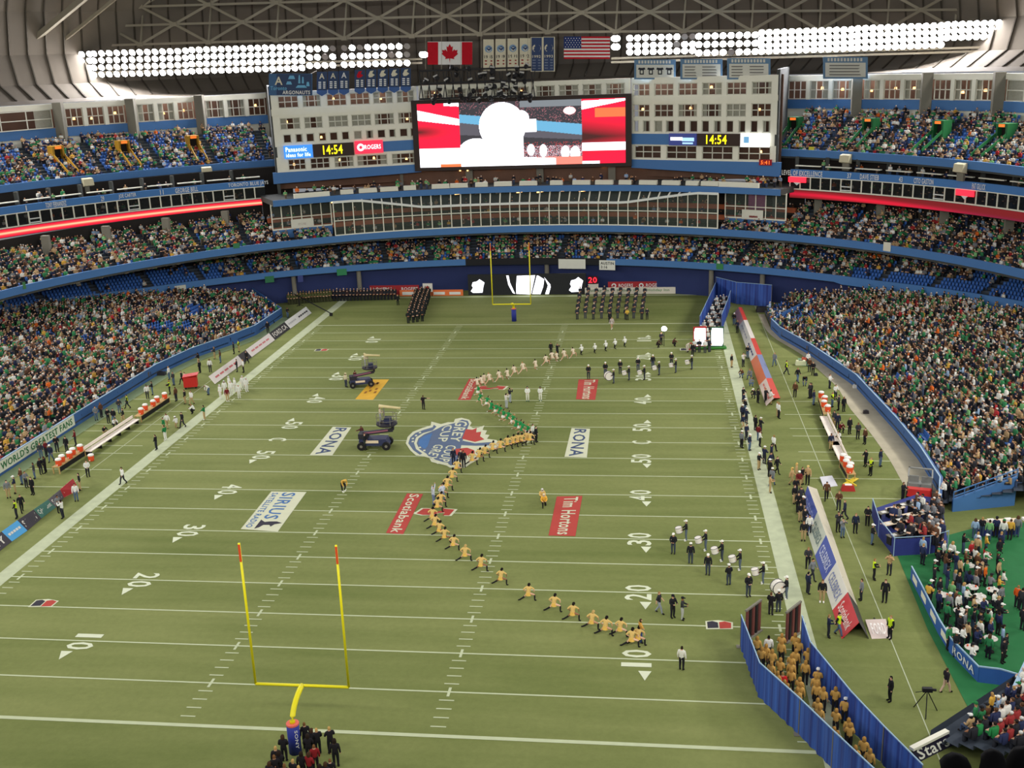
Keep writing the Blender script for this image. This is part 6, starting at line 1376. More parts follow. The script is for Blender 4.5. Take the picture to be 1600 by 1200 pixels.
COLS = {}
def M_(col, emit=0.0): return mat('board_%02x%02x%02x' % col, col, 0.55, 0.05, 1.0, emit=emit)
def board(pb, pt, h, col, txt, tcol, label, pad=(0.08, 0.22), group=None, back=0.5):
    """sloping sign: two pixels of the foot line (z=0) and two of the top edge (height h)"""
    a, b = G(*pb[0], 0.02), G(*pb[1], 0.02); c, d = G(*pt[1], h), G(*pt[0], h)
    n = np.cross(b-a, d-a); n = n/np.linalg.norm(n); 
    if n @ (CAM-a) < 0: n = -n
    o = MB().hexa([a-n*0.04, b-n*0.04, c-n*0.04, d-n*0.04, a, b, c, d]).build('sponsor_board', M_(col)); tag(o, label, 'sign', group)
    if txt:
        q = [a, b, c, d]
        if (np.cross(b-a, d-a) @ (CAM-a)) < 0: q = [b, a, d, c]
        if txt == '~':       # print too small to read: plain strips
            for k in range(5): plate([x+n*0.02 for x in sub(q, .12+.155*k, .24+.155*k, .42, .60)], .01, M_(tcol), 'print_strip', o)
        else: lettering(txt, sub(q, pad[0], 1-pad[0], pad[1], 1-pad[1]), M_(tcol), o, 'lettering', 0.02)
    # rear prop
    w = (a+b)/2; top = (c+d)/2; dirh = np.array([top[0]-w[0], top[1]-w[1], 0]); dirh = dirh/max(1e-6, np.linalg.norm(dirh))
    foot = top+dirh*back; foot[2] = 0; MB().bar(top-n*0.06, foot, 0.06).build('prop', M_RIG, o)
    return o
BK = (62, 58, 66); LBLU = (84, 168, 226); GRNB = (64, 116, 104); REDB = (178, 50, 56); WB = (226, 222, 212)
ft = [(-30, 884), (18.7, 846), (43, 829), (65, 810), (87.5, 792.5), (100, 777.5), (124, 765)]
tpx = [(-48, 866), (2.5, 830.6), (27, 813), (52.5, 796), (75, 780.6), (94, 765), (114, 748)]
for i, (col, txt, tc, lb) in enumerate(((BK, 'SONY', WB, 'dark board lettered SONY beyond the light blue one'), (LBLU, '~', WB, 'light blue sloping board among the dark SONY boards'), (BK, 'SONY', WB, 'dark board lettered SONY between light blue and green'), (GRNB, 'Cyber-shot', WB, 'dark green sloping board with white script'), ((92, 86, 96), 'SONY', WB, 'grey board between the green and red boards'), (REDB, '~', (226, 150, 150), 'red sloping board below the orange drink coolers'))):
    board([ft[i], ft[i+1]], [tpx[i], tpx[i+1]], 0.95, col, txt, tc, lb)
lx = np.linspace(0, 1, 8)
def seg(a, b, t): return (a[0]+(b[0]-a[0])*t, a[1]+(b[1]-a[1])*t)
fb = ((336, 600), (487, 489)); tb_ = ((326, 588), (478, 479))
S_L = [(0.0, 0.30, (234, 226, 218), '~', (206, 110, 110), 'white sloping board with pale red writing next to the white huddle'), (0.30, 0.38, (60, 58, 60), '', WB, 'dark narrow board between two white sloping boards'), (0.38, 0.62, (236, 228, 222), '~', (214, 130, 130), 'white sloping board with faint red print before the black one'), (0.62, 0.78, (52, 52, 54), 'FORD.CA', WB, 'black sloping board with white capitals'), (0.78, 0.88, (230, 230, 224), '~', (190, 190, 188), 'white sloping board next to the black capitals board'), (0.88, 1.0, (226, 226, 220), '~', (60, 60, 60), 'white end board nearest the olive soldiers')]
for t0, t1, col, txt, tc, lb in S_L:
    board([seg(*fb, t0), seg(*fb, t1)], [seg(*tb_, t0), seg(*tb_, t1)], 0.95, col, txt, tc, lb)
# right hand A-frame boards, near run: left faces
def aframe(lf, rg, rt, h, segs):
    for t0, t1, col, txt, tc, rcol, lb in segs:
        o = board([seg(*lf, t0), seg(*lf, t1)], [seg(*rg, t0), seg(*rg, t1)], h, col, txt, tc, lb, pad=(0.1, 0.28), back=0.35)
        a, b, c, d = G(*seg(*rg, t0), h), G(*seg(*rg, t1), h), G(*seg(*rt, t1), 0.02), G(*seg(*rt, t0), 0.02)
        dn = np.array([0.03, 0, 0]); MB().hexa([a, b, c, d, a+dn, b+dn, c+dn, d+dn]).build('rear_face', M_(rcol), o)
CEL = (70, 88, 168); CEW = (222, 220, 208)
aframe(((1250, 795), (1315, 998)), ((1262, 759), (1342, 972)), ((1276, 764), (1357, 998)), 1.15, [
    (0.0, 0.19, CEL, 'CELEBREX', (150, 160, 210), (208, 200, 180), 'blue sloping board at the dark clad group end'),
    (0.19, 0.36, (196, 202, 186), 'CELEBREX', (110, 130, 130), (208, 200, 180), 'grey green sloping board between two blue boards'),
    (0.36, 0.56, CEL, 'CELEBREX', (200, 206, 230), (208, 200, 180), 'blue sloping board between the grey green and white boards'),
    (0.56, 0.78, CEW, 'CELEBREX', (130, 140, 180), (208, 200, 180), 'white sloping board next to the red end board'),
    (0.78, 1.0, (200, 52, 56), 'Scotiabank', (240, 220, 214), (62, 60, 58), 'red sloping end board with white script')])
aframe(((1147, 489), (1197, 634)), ((1154, 480), (1209, 622)), ((1159, 480), (1219, 622)), 1.1, [
    (0.0, 0.14, (206, 150, 140), '', WB, (200, 60, 50), 'pinkish board at the far tip of the long right boards'),
    (0.14, 0.34, (206, 204, 198), '~', (150, 150, 160), (214, 206, 200), 'pale grey board second from the far tip of the right boards'),
    (0.34, 0.52, (216, 212, 206), '~', (60, 60, 110), (196, 60, 50), 'pale board with navy letters on the right boards'),
    (0.52, 0.78, (214, 110, 62), '', WB, (120, 130, 170), 'orange board on the long right boards'),
    (0.78, 1.0, (226, 206, 196), '~', (214, 120, 110), (200, 70, 60), 'white and pink board at the near tip of the right boards')])
o = board([(1362, 998), (1392, 997)], [(1352, 968), (1384, 967)], 0.18, (214, 196, 188), 'FORD', (246, 240, 236), 'pinkish board lying on the turf beside the red end board', pad=(0.15, 0.2))
o = board([(1287, 762), (1309, 759)], [(1281, 745), (1300, 743)], 0.2, (206, 206, 214), '', WB, 'small pale board lying beside the right hand benches')
o = board([(1432, 1193), (1492, 1163)], [(1424, 1171), (1480, 1143)], 1.0, (40, 36, 60), 'Stars', (236, 236, 224), 'dark board with white letters and cream top behind the tunnel', pad=(0.1, 0.1))
MB().bar(G(1424, 1170, 1.05), G(1480, 1142, 1.05), 0.3, 0.16).build('cream_cap', M_CREAM, o)
# boards and screen along the far end wall
def wall_board(u0, u1, v0, v1, Y, col, lines, label, name='sponsor_board', cat='sign', emit=0.0, thick=0.15):
    a, b = PY(u0, v1, Y), PY(u1, v1, Y); c, d = PY(u1, v0, Y), PY(u0, v0, Y); z0 = max(0.0, (a[2]+b[2])/2); z1 = (c[2]+d[2])/2
    o = MB().box(a[0], b[0], Y, Y+thick, 0.0 if z0 < 0.6 else z0, z1).build(name, M_(col, emit)); tag(o, label, cat)
    q = [np.array(x) for x in ((a[0], Y, z0), (b[0], Y, z0), (b[0], Y, z1), (a[0], Y, z1))]
    for txt, m, s0, s1, t0, t1 in lines: lettering(txt, sub(q, s0, s1, t0, t1), m, o, 'lettering', 0.03)
    return o, q
ROG = (168, 44, 50)
def leg(o, q, Y):
    for s in (0.08, 0.92):
        x = q[0][0]*(1-s)+q[1][0]*s; MB().box(x-0.05, x+0.05, Y+0.02, Y+0.1, 0, q[0][2]+0.1).build('leg', M_RIG, o)
o, q = wall_board(570, 655, 446, 456, 121.9, ROG, [('ROGERS', M_WHITE, 0.16, 0.46, 0.2, 0.7), ('ROGERS', M_WHITE, 0.68, 0.98, 0.2, 0.7)], 'red board lettered twice behind the dark bandsmen'); leg(o, q, 121.9)
o, q = wall_board(950, 1043, 440, 452, 121.9, ROG, [('ROGERS', M_WHITE, 0.18, 0.42, 0.3, 0.75), ('ROGERS', M_WHITE, 0.64, 0.9, 0.3, 0.75)], 'red board lettered twice above the white hotel board'); leg(o, q, 121.9)
for s in (0.1, 0.56):
    c = q[0]*(1-s)*0.5+q[1]*s*0.5+q[3]*(1-s)*0.5+q[2]*s*0.5
    mb = MB()
    for k in range(12):
        p = lambda r, t: (c[0]+r*math.cos(t), 121.86, c[2]+r*math.sin(t)); t0 = k*math.pi/6; mb.quad(p(0.2, t0), p(0.4, t0), p(0.4, t0+math.pi/6), p(0.2, t0+math.pi/6))
    mb.build('ring_mark', M_WHITE, o)
wall_board(625, 724, 453, 468, 120.9, (232, 120, 66), [], 'orange board with white print beside the black scoreboard')
o_ = bpy.data.objects[[x.name for x in COL.objects if x.get('label') == 'orange board with white print beside the black scoreboard'][0]]
for k in range(4): 
    a_, b_ = PY(629+24.5*k, 464, 120.9), PY(646+24.5*k, 456, 120.9); MB().box(a_[0], b_[0], 120.86, 120.9, max(.2, a_[2]), b_[2]).build('print_block', M_WHITE, o_)
wall_board(914, 1103, 449, 462, 120.9, (228, 220, 206), [('Holiday Inn', mat('pale_green_ink', (110, 150, 110), 0.7, 0.05), 0.02+0.25*k, 0.2+0.25*k, 0.3, 0.8) for k in range(4)], 'long white board with pale green script behind the pipe band')
o, q = wall_board(661, 676, 443, 456, 120.7, (230, 226, 216), [], 'small white board with a brown diamond'); c = sum(q)/4
MB().poly([(c[0]-0.35, 120.66, c[2]), (c[0], 120.66, c[2]-0.4), (c[0]+0.35, 120.66, c[2]), (c[0], 120.66, c[2]+0.4)]).build('diamond_mark', M_INKR, o); leg(o, q, 120.7)
wall_board(1091, 1116, 438, 459, 120.4, (232, 176, 166), [], 'pink padded box at the tunnel end of the end wall', 'padded_box', 'box', thick=0.8)
M_LEDW = mat('white_led_picture', (245, 245, 255), 0.5, 0, emit=2.2)
o, q = wall_board(732, 916, 428.5, 461, 121.0, (34, 36, 40), [], 'long black scoreboard with glowing white figures behind the far goal post', 'scoreboard', 'scoreboard', thick=0.5)
def led(pts): MB().poly([np.array(q[0])*(1-s)*(1-t)+q[1]*s*(1-t)+q[2]*s*t+q[3]*(1-s)*t+np.array([0, -0.04, 0]) for s, t in pts]).build('glowing_figure', M_LEDW, o)
blob = [(0.0, 0.12), (0.02, 0.0), (0.1, 0.02), (0.11, 0.45), (0.12, 0.7), (0.08, 0.92), (0.055, 0.78), (0.02, 0.72), (0.01, 0.5), (0.02, 0.35)]
led([(0.022+x, 0.12+y*0.72) for x, y in blob]); led([(0.856+x, 0.12+y*0.78) for x, y in blob])
led([(0.41, 0.06), (0.52, 0.02), (0.535, 0.02), (0.575, 0.95), (0.42, 0.93), (0.412, 0.5)]); led([(0.545, 0.04), (0.615, 0.03), (0.64, 0.4), (0.65, 0.75), (0.60, 0.93), (0.588, 0.93)])
led([(0.33, 0.95), (0.35, 0.95), (0.36, 0.6), (0.40, 0.06), (0.38, 0.1), (0.345, 0.5)]); led([(0.655, 0.03), (0.685, 0.03), (0.702, 0.35), (0.70, 0.5), (0.65, 0.85), (0.68, 0.45)])
o, q = wall_board(919, 935, 444, 455, 120.95, (206, 200, 190), [], 'pale stand with red glowing digits beside the scoreboard', 'shot_clock', 'clock', thick=0.5)
a = PY(918, 443, 121.0); b = PY(934, 432, 121.0); MB().box(a[0], b[0], 121.0, 121.3, a[2]-0.1, b[2]).build('digit_box', M_(( 60, 16, 18)), o)
lettering('20', [(a[0]+0.15, 121.0, a[2]+0.1), (b[0]-0.15, 121.0, a[2]+0.1), (b[0]-0.15, 121.0, b[2]-0.1), (a[0]+0.15, 121.0, b[2]-0.1)], M_RSIGN, o, 'lettering', 0.03)
# cloth banners hung by spectators
for u0, u1, v0, v1, zg, rf, col, txt, ic, lb in ((869, 911, 405, 420, 5.0, rB, (222, 222, 210), '', M_GINK, 'plain white bed sheet banner on the dark fascia'), (930, 955, 407, 422, 5.0, rB, (226, 226, 216), 'AUSTIN\n3:16', M_INK, 'white sheet banner lettered AUSTIN on the dark fascia'),
    (1396, 1417, 379, 393, 10.0, rC, (222, 218, 200), '', M_GINK, 'white cloth sign hung on the middle ring fascia'), (420, 436, 431, 441, 5.0, rB, (50, 116, 80), '', M_INK, 'plain green cloth hung beside the navy cloth'), (529, 545, 420, 430, 5.0, rB, (50, 130, 86), '', M_INK, 'green cloth hung halfway to the black fascia panel'), (1124, 1137, 412, 421, 5.0, rB, (60, 130, 80), '', M_INK, 'green cloth hung on the fascia near the blue tunnel curtain'), (346, 360, 381, 389, 10.0, rC, (60, 126, 86), '', M_INK, 'green cloth hung on the middle ring fascia'), (475, 484, 430, 440, 5.0, rB, (60, 70, 130), '', M_INK, 'navy cloth with pale mark hung on the lower fascia'), (292, 312, 444, 454, 5.6, rB, (206, 206, 190), '', M_INK, 'white cloth sign on the wall behind the left stand'), (0, 16, 444, 455, 10.0, rC, (70, 130, 80), '', M_INK, 'green lettered cloth on the middle ring near the red light band'), (1292, 1303, 229, 234, 22.2, rE, (206, 196, 60), '', M_INK, 'small yellow sign on the upper ring fascia')):
    o, Q = ring_sign(u0, u1, v0, v1, lambda t: rf(t)-0.08, zg, M_(col), 'cloth_banner', lb, 'banner', [(txt, ic, 0.08, 0.92, 0.15, 0.85)] if txt else [], thick=0.03)
# long fan banner on the left field wall
a = G(-24, 738, 1.45); b = G(121, 649, 1.45); a[0] = b[0] = -43.28; n = np.array([0.0, 0, 0])
q = [np.array([a[0], a[1], 0.35])+n, np.array([b[0], b[1], 0.35])+n, np.array([b[0], b[1], 1.5])+n, np.array([a[0], a[1], 1.5])+n]
o = plate(q, 0.03, M_((214, 218, 200)), 'cloth_banner'); tag(o, 'long white cloth banner with green capitals on the left field wall', 'banner'); lettering("THE WORLD'S GREATEST FANS", sub(q, 0.02, 0.97, 0.2, 0.85), M_GINK, o, 'lettering', 0.03)
# benches and drink coolers
M_BENCH = mat('pale_bench', (240, 228, 216), 0.6, 0.08, 2.0); M_ORC = mat('orange_cooler', (226, 84, 44), 0.5, 0.05, 2.0); M_LID = mat('white_lid', (238, 236, 230), 0.5, 0.04, 2.0); M_WOOD = mat('plywood', (188, 158, 104), 0.8, 0.15, 3.0)
co = MB(); co.lathe([(.20, 0), (.25, .1), (.26, .45), (.25, .5)], 12); COOL = co.mesh('drink_cooler', [M_ORC])
cl = MB(); cl.lathe([(.27, .5), (.27, .58), (.2, .64), (.06, .66)], 12); CLID = cl.mesh('lid', [M_LID])
def cooler(p, label, group):
    o = link('drink_cooler', COOL, None, loc=p); link('lid', CLID, o); s = 1.15; o.scale = (s, s, s)
    MB().box(-0.03, 0.03, -0.32, -0.24, .08, .16).build('tap', M_LID, o); tag(o, label, 'cooler', group); return o
def long_bench(p, q, label, top=M_BENCH, w=0.75, h=0.5, sheet=True):
    a, b = np.array(p), np.array(q); c = (a+b)/2; d = b-a; L = np.linalg.norm(d); o = empty('team_bench', c, math.atan2(d[1], d[0]))
    MB().box(-L/2, L/2, -w/2, w/2, h-0.08, h).build('seat', top, o)
    MB().box(-L/2, L/2, w/2+0.02, w/2+0.08, h+0.1, h+0.42).build('backrest', top, o)
    for k in range(max(2, int(L/2)+1)):
        x = -L/2+0.2+(L-0.4)*k/max(1, int(L/2)); MB().box(x-0.05, x+0.05, -w/2+0.05, w/2+0.06, 0, h-0.08).build('leg', M_RIG, o)
    tag(o, label, 'bench'); return o
def cooler_table(p, q, n, label, h=0.75):
    a, b = np.array(p), np.array(q); c = (a+b)/2; d = b-a; L = np.linalg.norm(d); o = empty('drink_table', c, math.atan2(d[1], d[0]))
    MB().box(-L/2, L/2, -0.4, 0.4, h-0.06, h).build('table_top', M_WOOD, o)
    MB().box(-L/2+0.1, L/2-0.1, -0.34, -0.3, 0.15, h-0.06).build('front_skirt', M_RIG, o)
    for sx in (-1, 1):
        for sy in (-1, 1): MB().box(sx*(L/2-0.12)-0.05, sx*(L/2-0.12)+0.05, sy*0.32-0.05, sy*0.32+0.05, 0, h-0.06).build('leg', M_WOOD, o)
    tag(o, label, 'table')
    for k in range(n):
        t = (k+0.5)/n; pp = a+d*t; side = np.array([-d[1], d[0], 0])/L*(0.12 if k % 2 else -0.12)
        cooler((pp[0]+side[0], pp[1]+side[1], h), 'orange cooler with white lid on the %s' % label, label)
    return o
H_ = 0.75
cooler_table(G(88, 741, 0), G(130, 713, 0), 5, 'plywood table near the red sloping board')
long_bench(G(138, 712, 0), G(214, 661, 0), 'long pale bench along the left touch line')
cooler_table(G(216, 660, 0), G(262, 629, 0), 5, 'plywood table far from the red sloping board')
cooler((*G(143, 720, 0)[:2], 0), 'orange drink cooler standing alone on turf in front of the long bench', None)
cooler_table(G(1283, 628, 0), G(1292, 657, 0), 4, 'table at the far end of the right benches')
long_bench(G(1286, 657, 0), G(1307, 703, 0), 'pale bench right side, far one of two', )
long_bench(G(1303, 697, 0), G(1317, 727, 0), 'pale bench right side, near one of two')
cooler_table(G(1317, 730, 0), G(1330, 753, 0), 5, 'table at the near end of the right benches')
# yellow stretcher and red kit bag beside the near bench end
o = MB().bar(G(1321, 757, 0.25), G(1338, 747, 0.25), 0.5, 0.06).bar(G(1322, 749, 0.3), G(1338, 759, 0.3), 0.12).build('stretcher', mat('yellow_stretcher', (216, 190, 50), 0.6, 0.08)); tag(o, 'yellow stretcher lying beside the right bench end', 'stretcher')
c = G(1325, 766, 0); o = MB().hexa([(c[0]-0.6, c[1]-0.3, 0), (c[0]+0.6, c[1]-0.3, 0), (c[0]+0.6, c[1]+0.3, 0), (c[0]-0.6, c[1]+0.3, 0), (c[0]-0.45, c[1]-0.2, 0.5), (c[0]+0.45, c[1]-0.2, 0.5), (c[0]+0.45, c[1]+0.2, 0.5), (c[0]-0.45, c[1]+0.2, 0.5)]).build('kit_bag', mat('red_bag', (176, 48, 44), 0.8, 0.2, 3)); MB().bar((c[0]-0.3, c[1], 0.52), (c[0]+0.3, c[1], 0.52), 0.3, 0.1).build('white_flap', M_LID, o); tag(o, 'red and white kit bag on turf near the stretcher', 'bag')
# red cart by the left stand
c = G(299, 606, 0); o = empty('equipment_cart', c, 0.3); MB().box(-0.8, 0.8, -0.6, 0.6, 0.25, 1.5).build('cart_body', mat('red_cart', (196, 44, 38), 0.5, 0.08), o); MB().hexa([(-0.85, -0.7, 1.5), (1.0, -0.7, 1.7), (1.0, 0.7, 1.7), (-0.85, 0.7, 1.5), (-0.85, -0.7, 1.6), (1.0, -0.7, 1.8), (1.0, 0.7, 1.8), (-0.85, 0.7, 1.6)]).build('sloping_lid', mat('red_cart', (196, 44, 38)), o)
for sx in (-.6, .6):
    for sy in (-.5, .5): MB().tube([(sx, sy-0.05, .13), (sx, sy+0.05, .13)], .13, 10).build('wheel', M_RIG, o)
tag(o, 'red equipment cart beside the left field wall', 'cart')
# utility cart by the right stand wall
c = G(1436, 772, 0); o = empty('utility_cart', c, -0.25); M_GRY = mat('cart_grey', (126, 128, 124), 0.6, 0.1)
MB().box(-1.0, 1.0, -0.9, 1.4, 0.35, 0.75).build('chassis', M_GRY, o); MB().hexa([(-1.0, -1.5, 0.3), (1.0, -1.5, 0.3), (1.0, -0.9, 0.3), (-1.0, -0.9, 0.3), (-0.8, -1.4, 0.95), (0.8, -1.4, 0.95), (1.0, -0.9, 1.0), (-1.0, -0.9, 1.0)]).build('red_front', mat('red_cart', (196, 44, 38)), o)
for x in (-.5, .5): MB().box(x-.4, x+.4, -.2, .4, .75, 1.0).box(x-.4, x+.4, .4, .55, .75, 1.5).build('seat', M_GRY, o)
for x in (-1, 1):
    for y in (-0.9, 1.35): MB().bar((x*.95, y, .7), (x*.95, y, 1.95), .07).build('roof_post', M_GRY, o)
MB().box(-1.02, 1.02, 1.2, 1.4, 1.85, 1.95).box(-1.02, -0.9, -0.9, 1.4, 1.88, 1.95).box(0.9, 1.02, -0.9, 1.4, 1.88, 1.95).build('roof_frame', M_GRY, o)
for sx in (-.95, .95):
    for y in (-1.0, 1.1): MB().tube([(sx-0.1, y, .3), (sx+0.1, y, .3)], .3, 12).build('wheel', M_RIG, o)
tag(o, 'small grey utility cart with red front by the right field wall', 'cart')
# boom lifts with a rider aiming a long cream tube
M_LIFT = mat('lift_navy', (48, 54, 84), 0.5, 0.1, 1.5); M_LIFT2 = mat('lift_dark', (44, 42, 50), 0.6, 0.12, 1.5); M_PLATE = mat('cream_plate', (226, 206, 178), 0.6, 0.05); M_TUBE = mat('cream_tube', (216, 200, 150), 0.5, 0.08, 2.0); M_PINK = mat('dull_pink_stripe', (150, 92, 112), 0.6, 0.05)
def boom_lift(u, v, rz, sc, label, lbl2):
    c = G(u, v, 0); o = empty('boom_lift', c, rz); o.scale = (sc, sc, sc)
    MB().hexa([(-1.7, -.75, .45), (1.6, -.75, .45), (1.6, .75, .45), (-1.7, .75, .45), (-1.6, -.7, 1.15), (1.3, -.7, 1.15), (1.3, .7, 1.15), (-1.6, .7, 1.15)]).build('chassis', M_LIFT, o)
    MB().box(-0.9, 0.5, -.78, -.74, .75, 1.05).build('name_plate', M_PLATE, o)
    for sx in (-1.35, 1.35):
        for sy in (-.85, .85):
            w_ = MB().tube([(sx, sy-.16, .45), (sx, sy+.16, .45)], .45, 14).build('wheel', M_RIG, o); MB().tube([(sx, sy-.18, .45), (sx, sy+.18, .45)], .16, 10).build('hub', M_GREY, w_)
    MB().box(-1.7, -0.7, -.6, .6, 1.15, 1.7).build('turret', M_LIFT2, o)
    ar = MB().bar((-1.3, 0, 1.6), (2.0, 0, 2.0), .36).build('boom', M_LIFT2, o); MB().bar((-1.1, -.2, 1.68), (1.5, -.2, 2.0), .03, .16).build('stripe', M_PINK, ar)
    MB().bar((2.0, 0, 2.0), (2.0, 0, 2.6), .3).build('jib', M_LIFT2, o)
    MB().lathe([(1.0, 2.55), (1.15, 2.65), (1.15, 2.8)], 14, (1.4, 0, 0)).build('platform', M_LIFT2, o)
    rl = MB()
    for z in (3.2, 3.7): rl.tube([(1.4+1.1*math.cos(a), 1.1*math.sin(a), z) for a in np.linspace(0, 2*math.pi, 13)], .03, 5, cap=False)
    for a in np.linspace(0, 2*math.pi, 7)[:-1]: rl.tube([(1.4+1.1*math.cos(a), 1.1*math.sin(a), 2.7), (1.4+1.1*math.cos(a), 1.1*math.sin(a), 3.7)], .03, 5)
    rl.build('guard_rail', M_GREY, o)
    MB().box(1.2, 1.9, -.35, .35, 2.8, 3.4).build('control_box', M_LIFT, o)
    mt = Matrix.Translation(c)@Matrix.Rotation(rz, 4, 'Z')@Matrix.Scale(sc, 4)
    tb = MB().tube([(-0.2, 0, 0.1), (0.4, 0, 0.05), (2.0, 0, -0.15)], [.2, .16, .13], 10); tb.tube([(2.0, 0, -.15), (2.1, 0, -.16)], .15, 10)
    p = mt@Vector((0.9, -0.1, 4.6)); g = tb.build('long_tube', M_TUBE, None, True, loc=p, rz=rz); g.scale = (sc, sc, sc); MB().bar((0.3, 0, 0), (0.3, 0, -1.1), .12).build('stand', M_GREY, g); tag(g, 'long cream tube aimed from the platform of the %s' % lbl2, 'tube')
    p = mt@Vector((0.75, 0.0, 2.8)); person((p.x, p.y, p.z), rz+math.pi/2, 'hold', (196, 184, 160), (150, 152, 150), hat='cap', hatcol=(220, 206, 160), label='rider in pale clothes on the platform of the %s' % lbl2, scale=1.0)
    tag(o, label, 'lift')
boom_lift(587, 699, 0.05, 0.95, 'dark blue boom lift parked beside the cup emblem', 'near boom lift')
boom_lift(565, 603, 0.35, 0.82, 'grey blue boom lift parked on the yellow painted panel', 'far boom lift')
person(F(571, 703), 1.2, 'clasp', (40, 42, 46), (52, 60, 56), label='crewman in dark clothes at the wheel of the near boom lift'); person(F(566, 690), 1.0, 'point', (90, 52, 50), (40, 40, 46), label='crewman in dull red at the rear of the near boom lift')
# bright lamp on a pole near the far tunnel
c = G(1034, 541, 0); o = empty('lamp_pole', (c[0]+0.3, c[1], 0)); MB().tube([(0, 0, 0), (0, 0, 2.1)], .04, 6).build('pole', M_RIG, o); MB().lathe([(.1, 2.1), (.32, 2.2), (.38, 2.45), (.2, 2.7), (.05, 2.75)], 12).build('lamp', mat('bright_lamp', (230, 228, 255), 0.4, 0, emit=18.0), o); tag(o, 'bright white lamp on a pole near the far tunnel', 'lamp')
# lit panels on green carts at the far tunnel mouth
for i, (u, v, lb) in enumerate(((1093, 545, 'glowing white panel with red edge on a green cart'), (1120, 545, 'glowing white panel with green edge on a green cart'))):
    c = G(u, v, 0); o = empty('light_box', c, 0.1 if i else 0.25); w_ = 0.85
    MB().box(-w_, w_, -.15, .15, .35, 3.0).build('panel_case', mat('panel_red', (190, 40, 40), 0.5, 0.05) if not i else mat('panel_green', (40, 90, 60), 0.5, 0.05), o)
    MB().poly([(-w_*.9, -.17, .5), (w_*.75, -.17, .45), (w_*.95, -.17, .9), (w_*.85, -.17, 2.8), (-w_*.8, -.17, 2.9), (-w_*.95, -.17, 2.4)]).build('glowing_face', M_LEDW, o)
    MB().hexa([(-1.2, -.5, .1), (1.2, -.5, .1), (1.2, .5, .1), (-1.2, .5, .1), (-1.2, -.5, .3), (1.2, -.5, .3), (1.2, .5, .3), (-1.2, .5, .3)]).build('cart_base', mat('cart_green', (60, 130, 50), 0.6, 0.08), o)
    for x in (-.9, .9):
        MB().tube([(x, -.4, .1), (x, .4, .1)], .1, 8).build('wheel', M_RIG, o)
    tag(o, lb, 'panel')
# curtains: pleated blue drapes on a foot line with a given height
def curt_mat():
    m = bpy.data.materials.new('blue_drape'); m.use_nodes = True; nt = m.node_tree; b = nt.nodes['Principled BSDF']; N = nt.nodes.new; L = nt.links.new
    tc = N('ShaderNodeTexCoord'); mp = N('ShaderNodeMapping'); mp.inputs['Scale'].default_value = (1.3, 1.3, 0.03); n = N('ShaderNodeTexNoise'); n.inputs['Scale'].default_value = 2.0; n.inputs['Detail'].default_value = 3
    r = N('ShaderNodeValToRGB'); r.color_ramp.elements[0].position = 0.35; r.color_ramp.elements[0].color = (*lin((28, 46, 120)), 1); r.color_ramp.elements[1].position = 0.7; r.color_ramp.elements[1].color = (*lin((62, 104, 190)), 1)
    L(tc.outputs['Object'], mp.inputs['Vector']); L(mp.outputs['Vector'], n.inputs['Vector']); L(n.outputs['Fac'], r.inputs[0]); L(r.outputs[0], b.inputs['Base Color']); b.inputs['Roughness'].default_value = 0.7; return m
M_DRAPE = curt_mat()
def curtain(foot, h, label, pleat=0.07):
    pts = [np.array(p[:2]) for p in foot]; path = []
    for a, b in zip(pts[:-1], pts[1:]):
        L = np.linalg.norm(b-a); k = max(2, int(L/0.16)); n = np.array([-(b-a)[1], (b-a)[0]])/L
        for i in range(k):
            t = i/k; path.append(a+(b-a)*t+n*pleat*math.sin(len(path)*1.35)*(0.6+0.4*math.sin(len(path)*0.37)))
    path.append(pts[-1]); mb = MB(); m = len(path)
    for p in path: mb.v.append((p[0], p[1], 0.03))
    for p in path: mb.v.append((p[0], p[1], h))
    for i in range(m-1): mb.f.append((i, i+1, m+i+1, m+i)); mb.mi.append(0)
    o = mb.build('blue_drape', M_DRAPE); sm = o.modifiers.new('thick', 'SOLIDIFY'); sm.thickness = 0.03
    rl = MB()
    for a, b in zip(pts[:-1], pts[1:]): rl.bar((a[0], a[1], h+0.03), (b[0], b[1], h+0.03), 0.06)
    rl.build('top_rail', M_RAIL, o)
    for p in pts: MB().tube([(p[0], p[1], 0), (p[0], p[1], h)], 0.03, 6).build('post', M_GREY, o); 
    for p in pts[::2]: MB().box(p[0]-.25, p[0]+.25, p[1]-.2, p[1]+.2, 0, .04).build('foot_plate', M_GREY, o)
    tag(o, label, 'curtain'); return o
CH = 2.35
curtain([G(1158, 961, CH), G(1187, 1036, CH), G(1250, 1092, CH), G(1302, 1142, CH), G(1362, 1198, CH), G(1400, 1232, CH)], CH, 'long blue pleated curtain on the field side of the gold players')
curtain([G(1253, 962, CH), G(1266, 1003, CH), G(1330, 1081, CH), G(1381, 1135, CH), G(1442, 1196, CH)], CH, 'long blue pleated curtain on the stand side of the gold players')
curtain([G(1093, 523), G(1113, 478), G(1118, 466)], 2.6, 'blue pleated curtain on the goal side of the far tunnel')
curtain([G(1127, 518), G(1137, 492), G(1141, 478)], 2.4, 'blue pleated curtain on the board side of the far tunnel')
curtain([G(1118, 466), G(1150, 475), G(1205, 480)], 3.4, 'wide dark blue curtain backing the far tunnel')
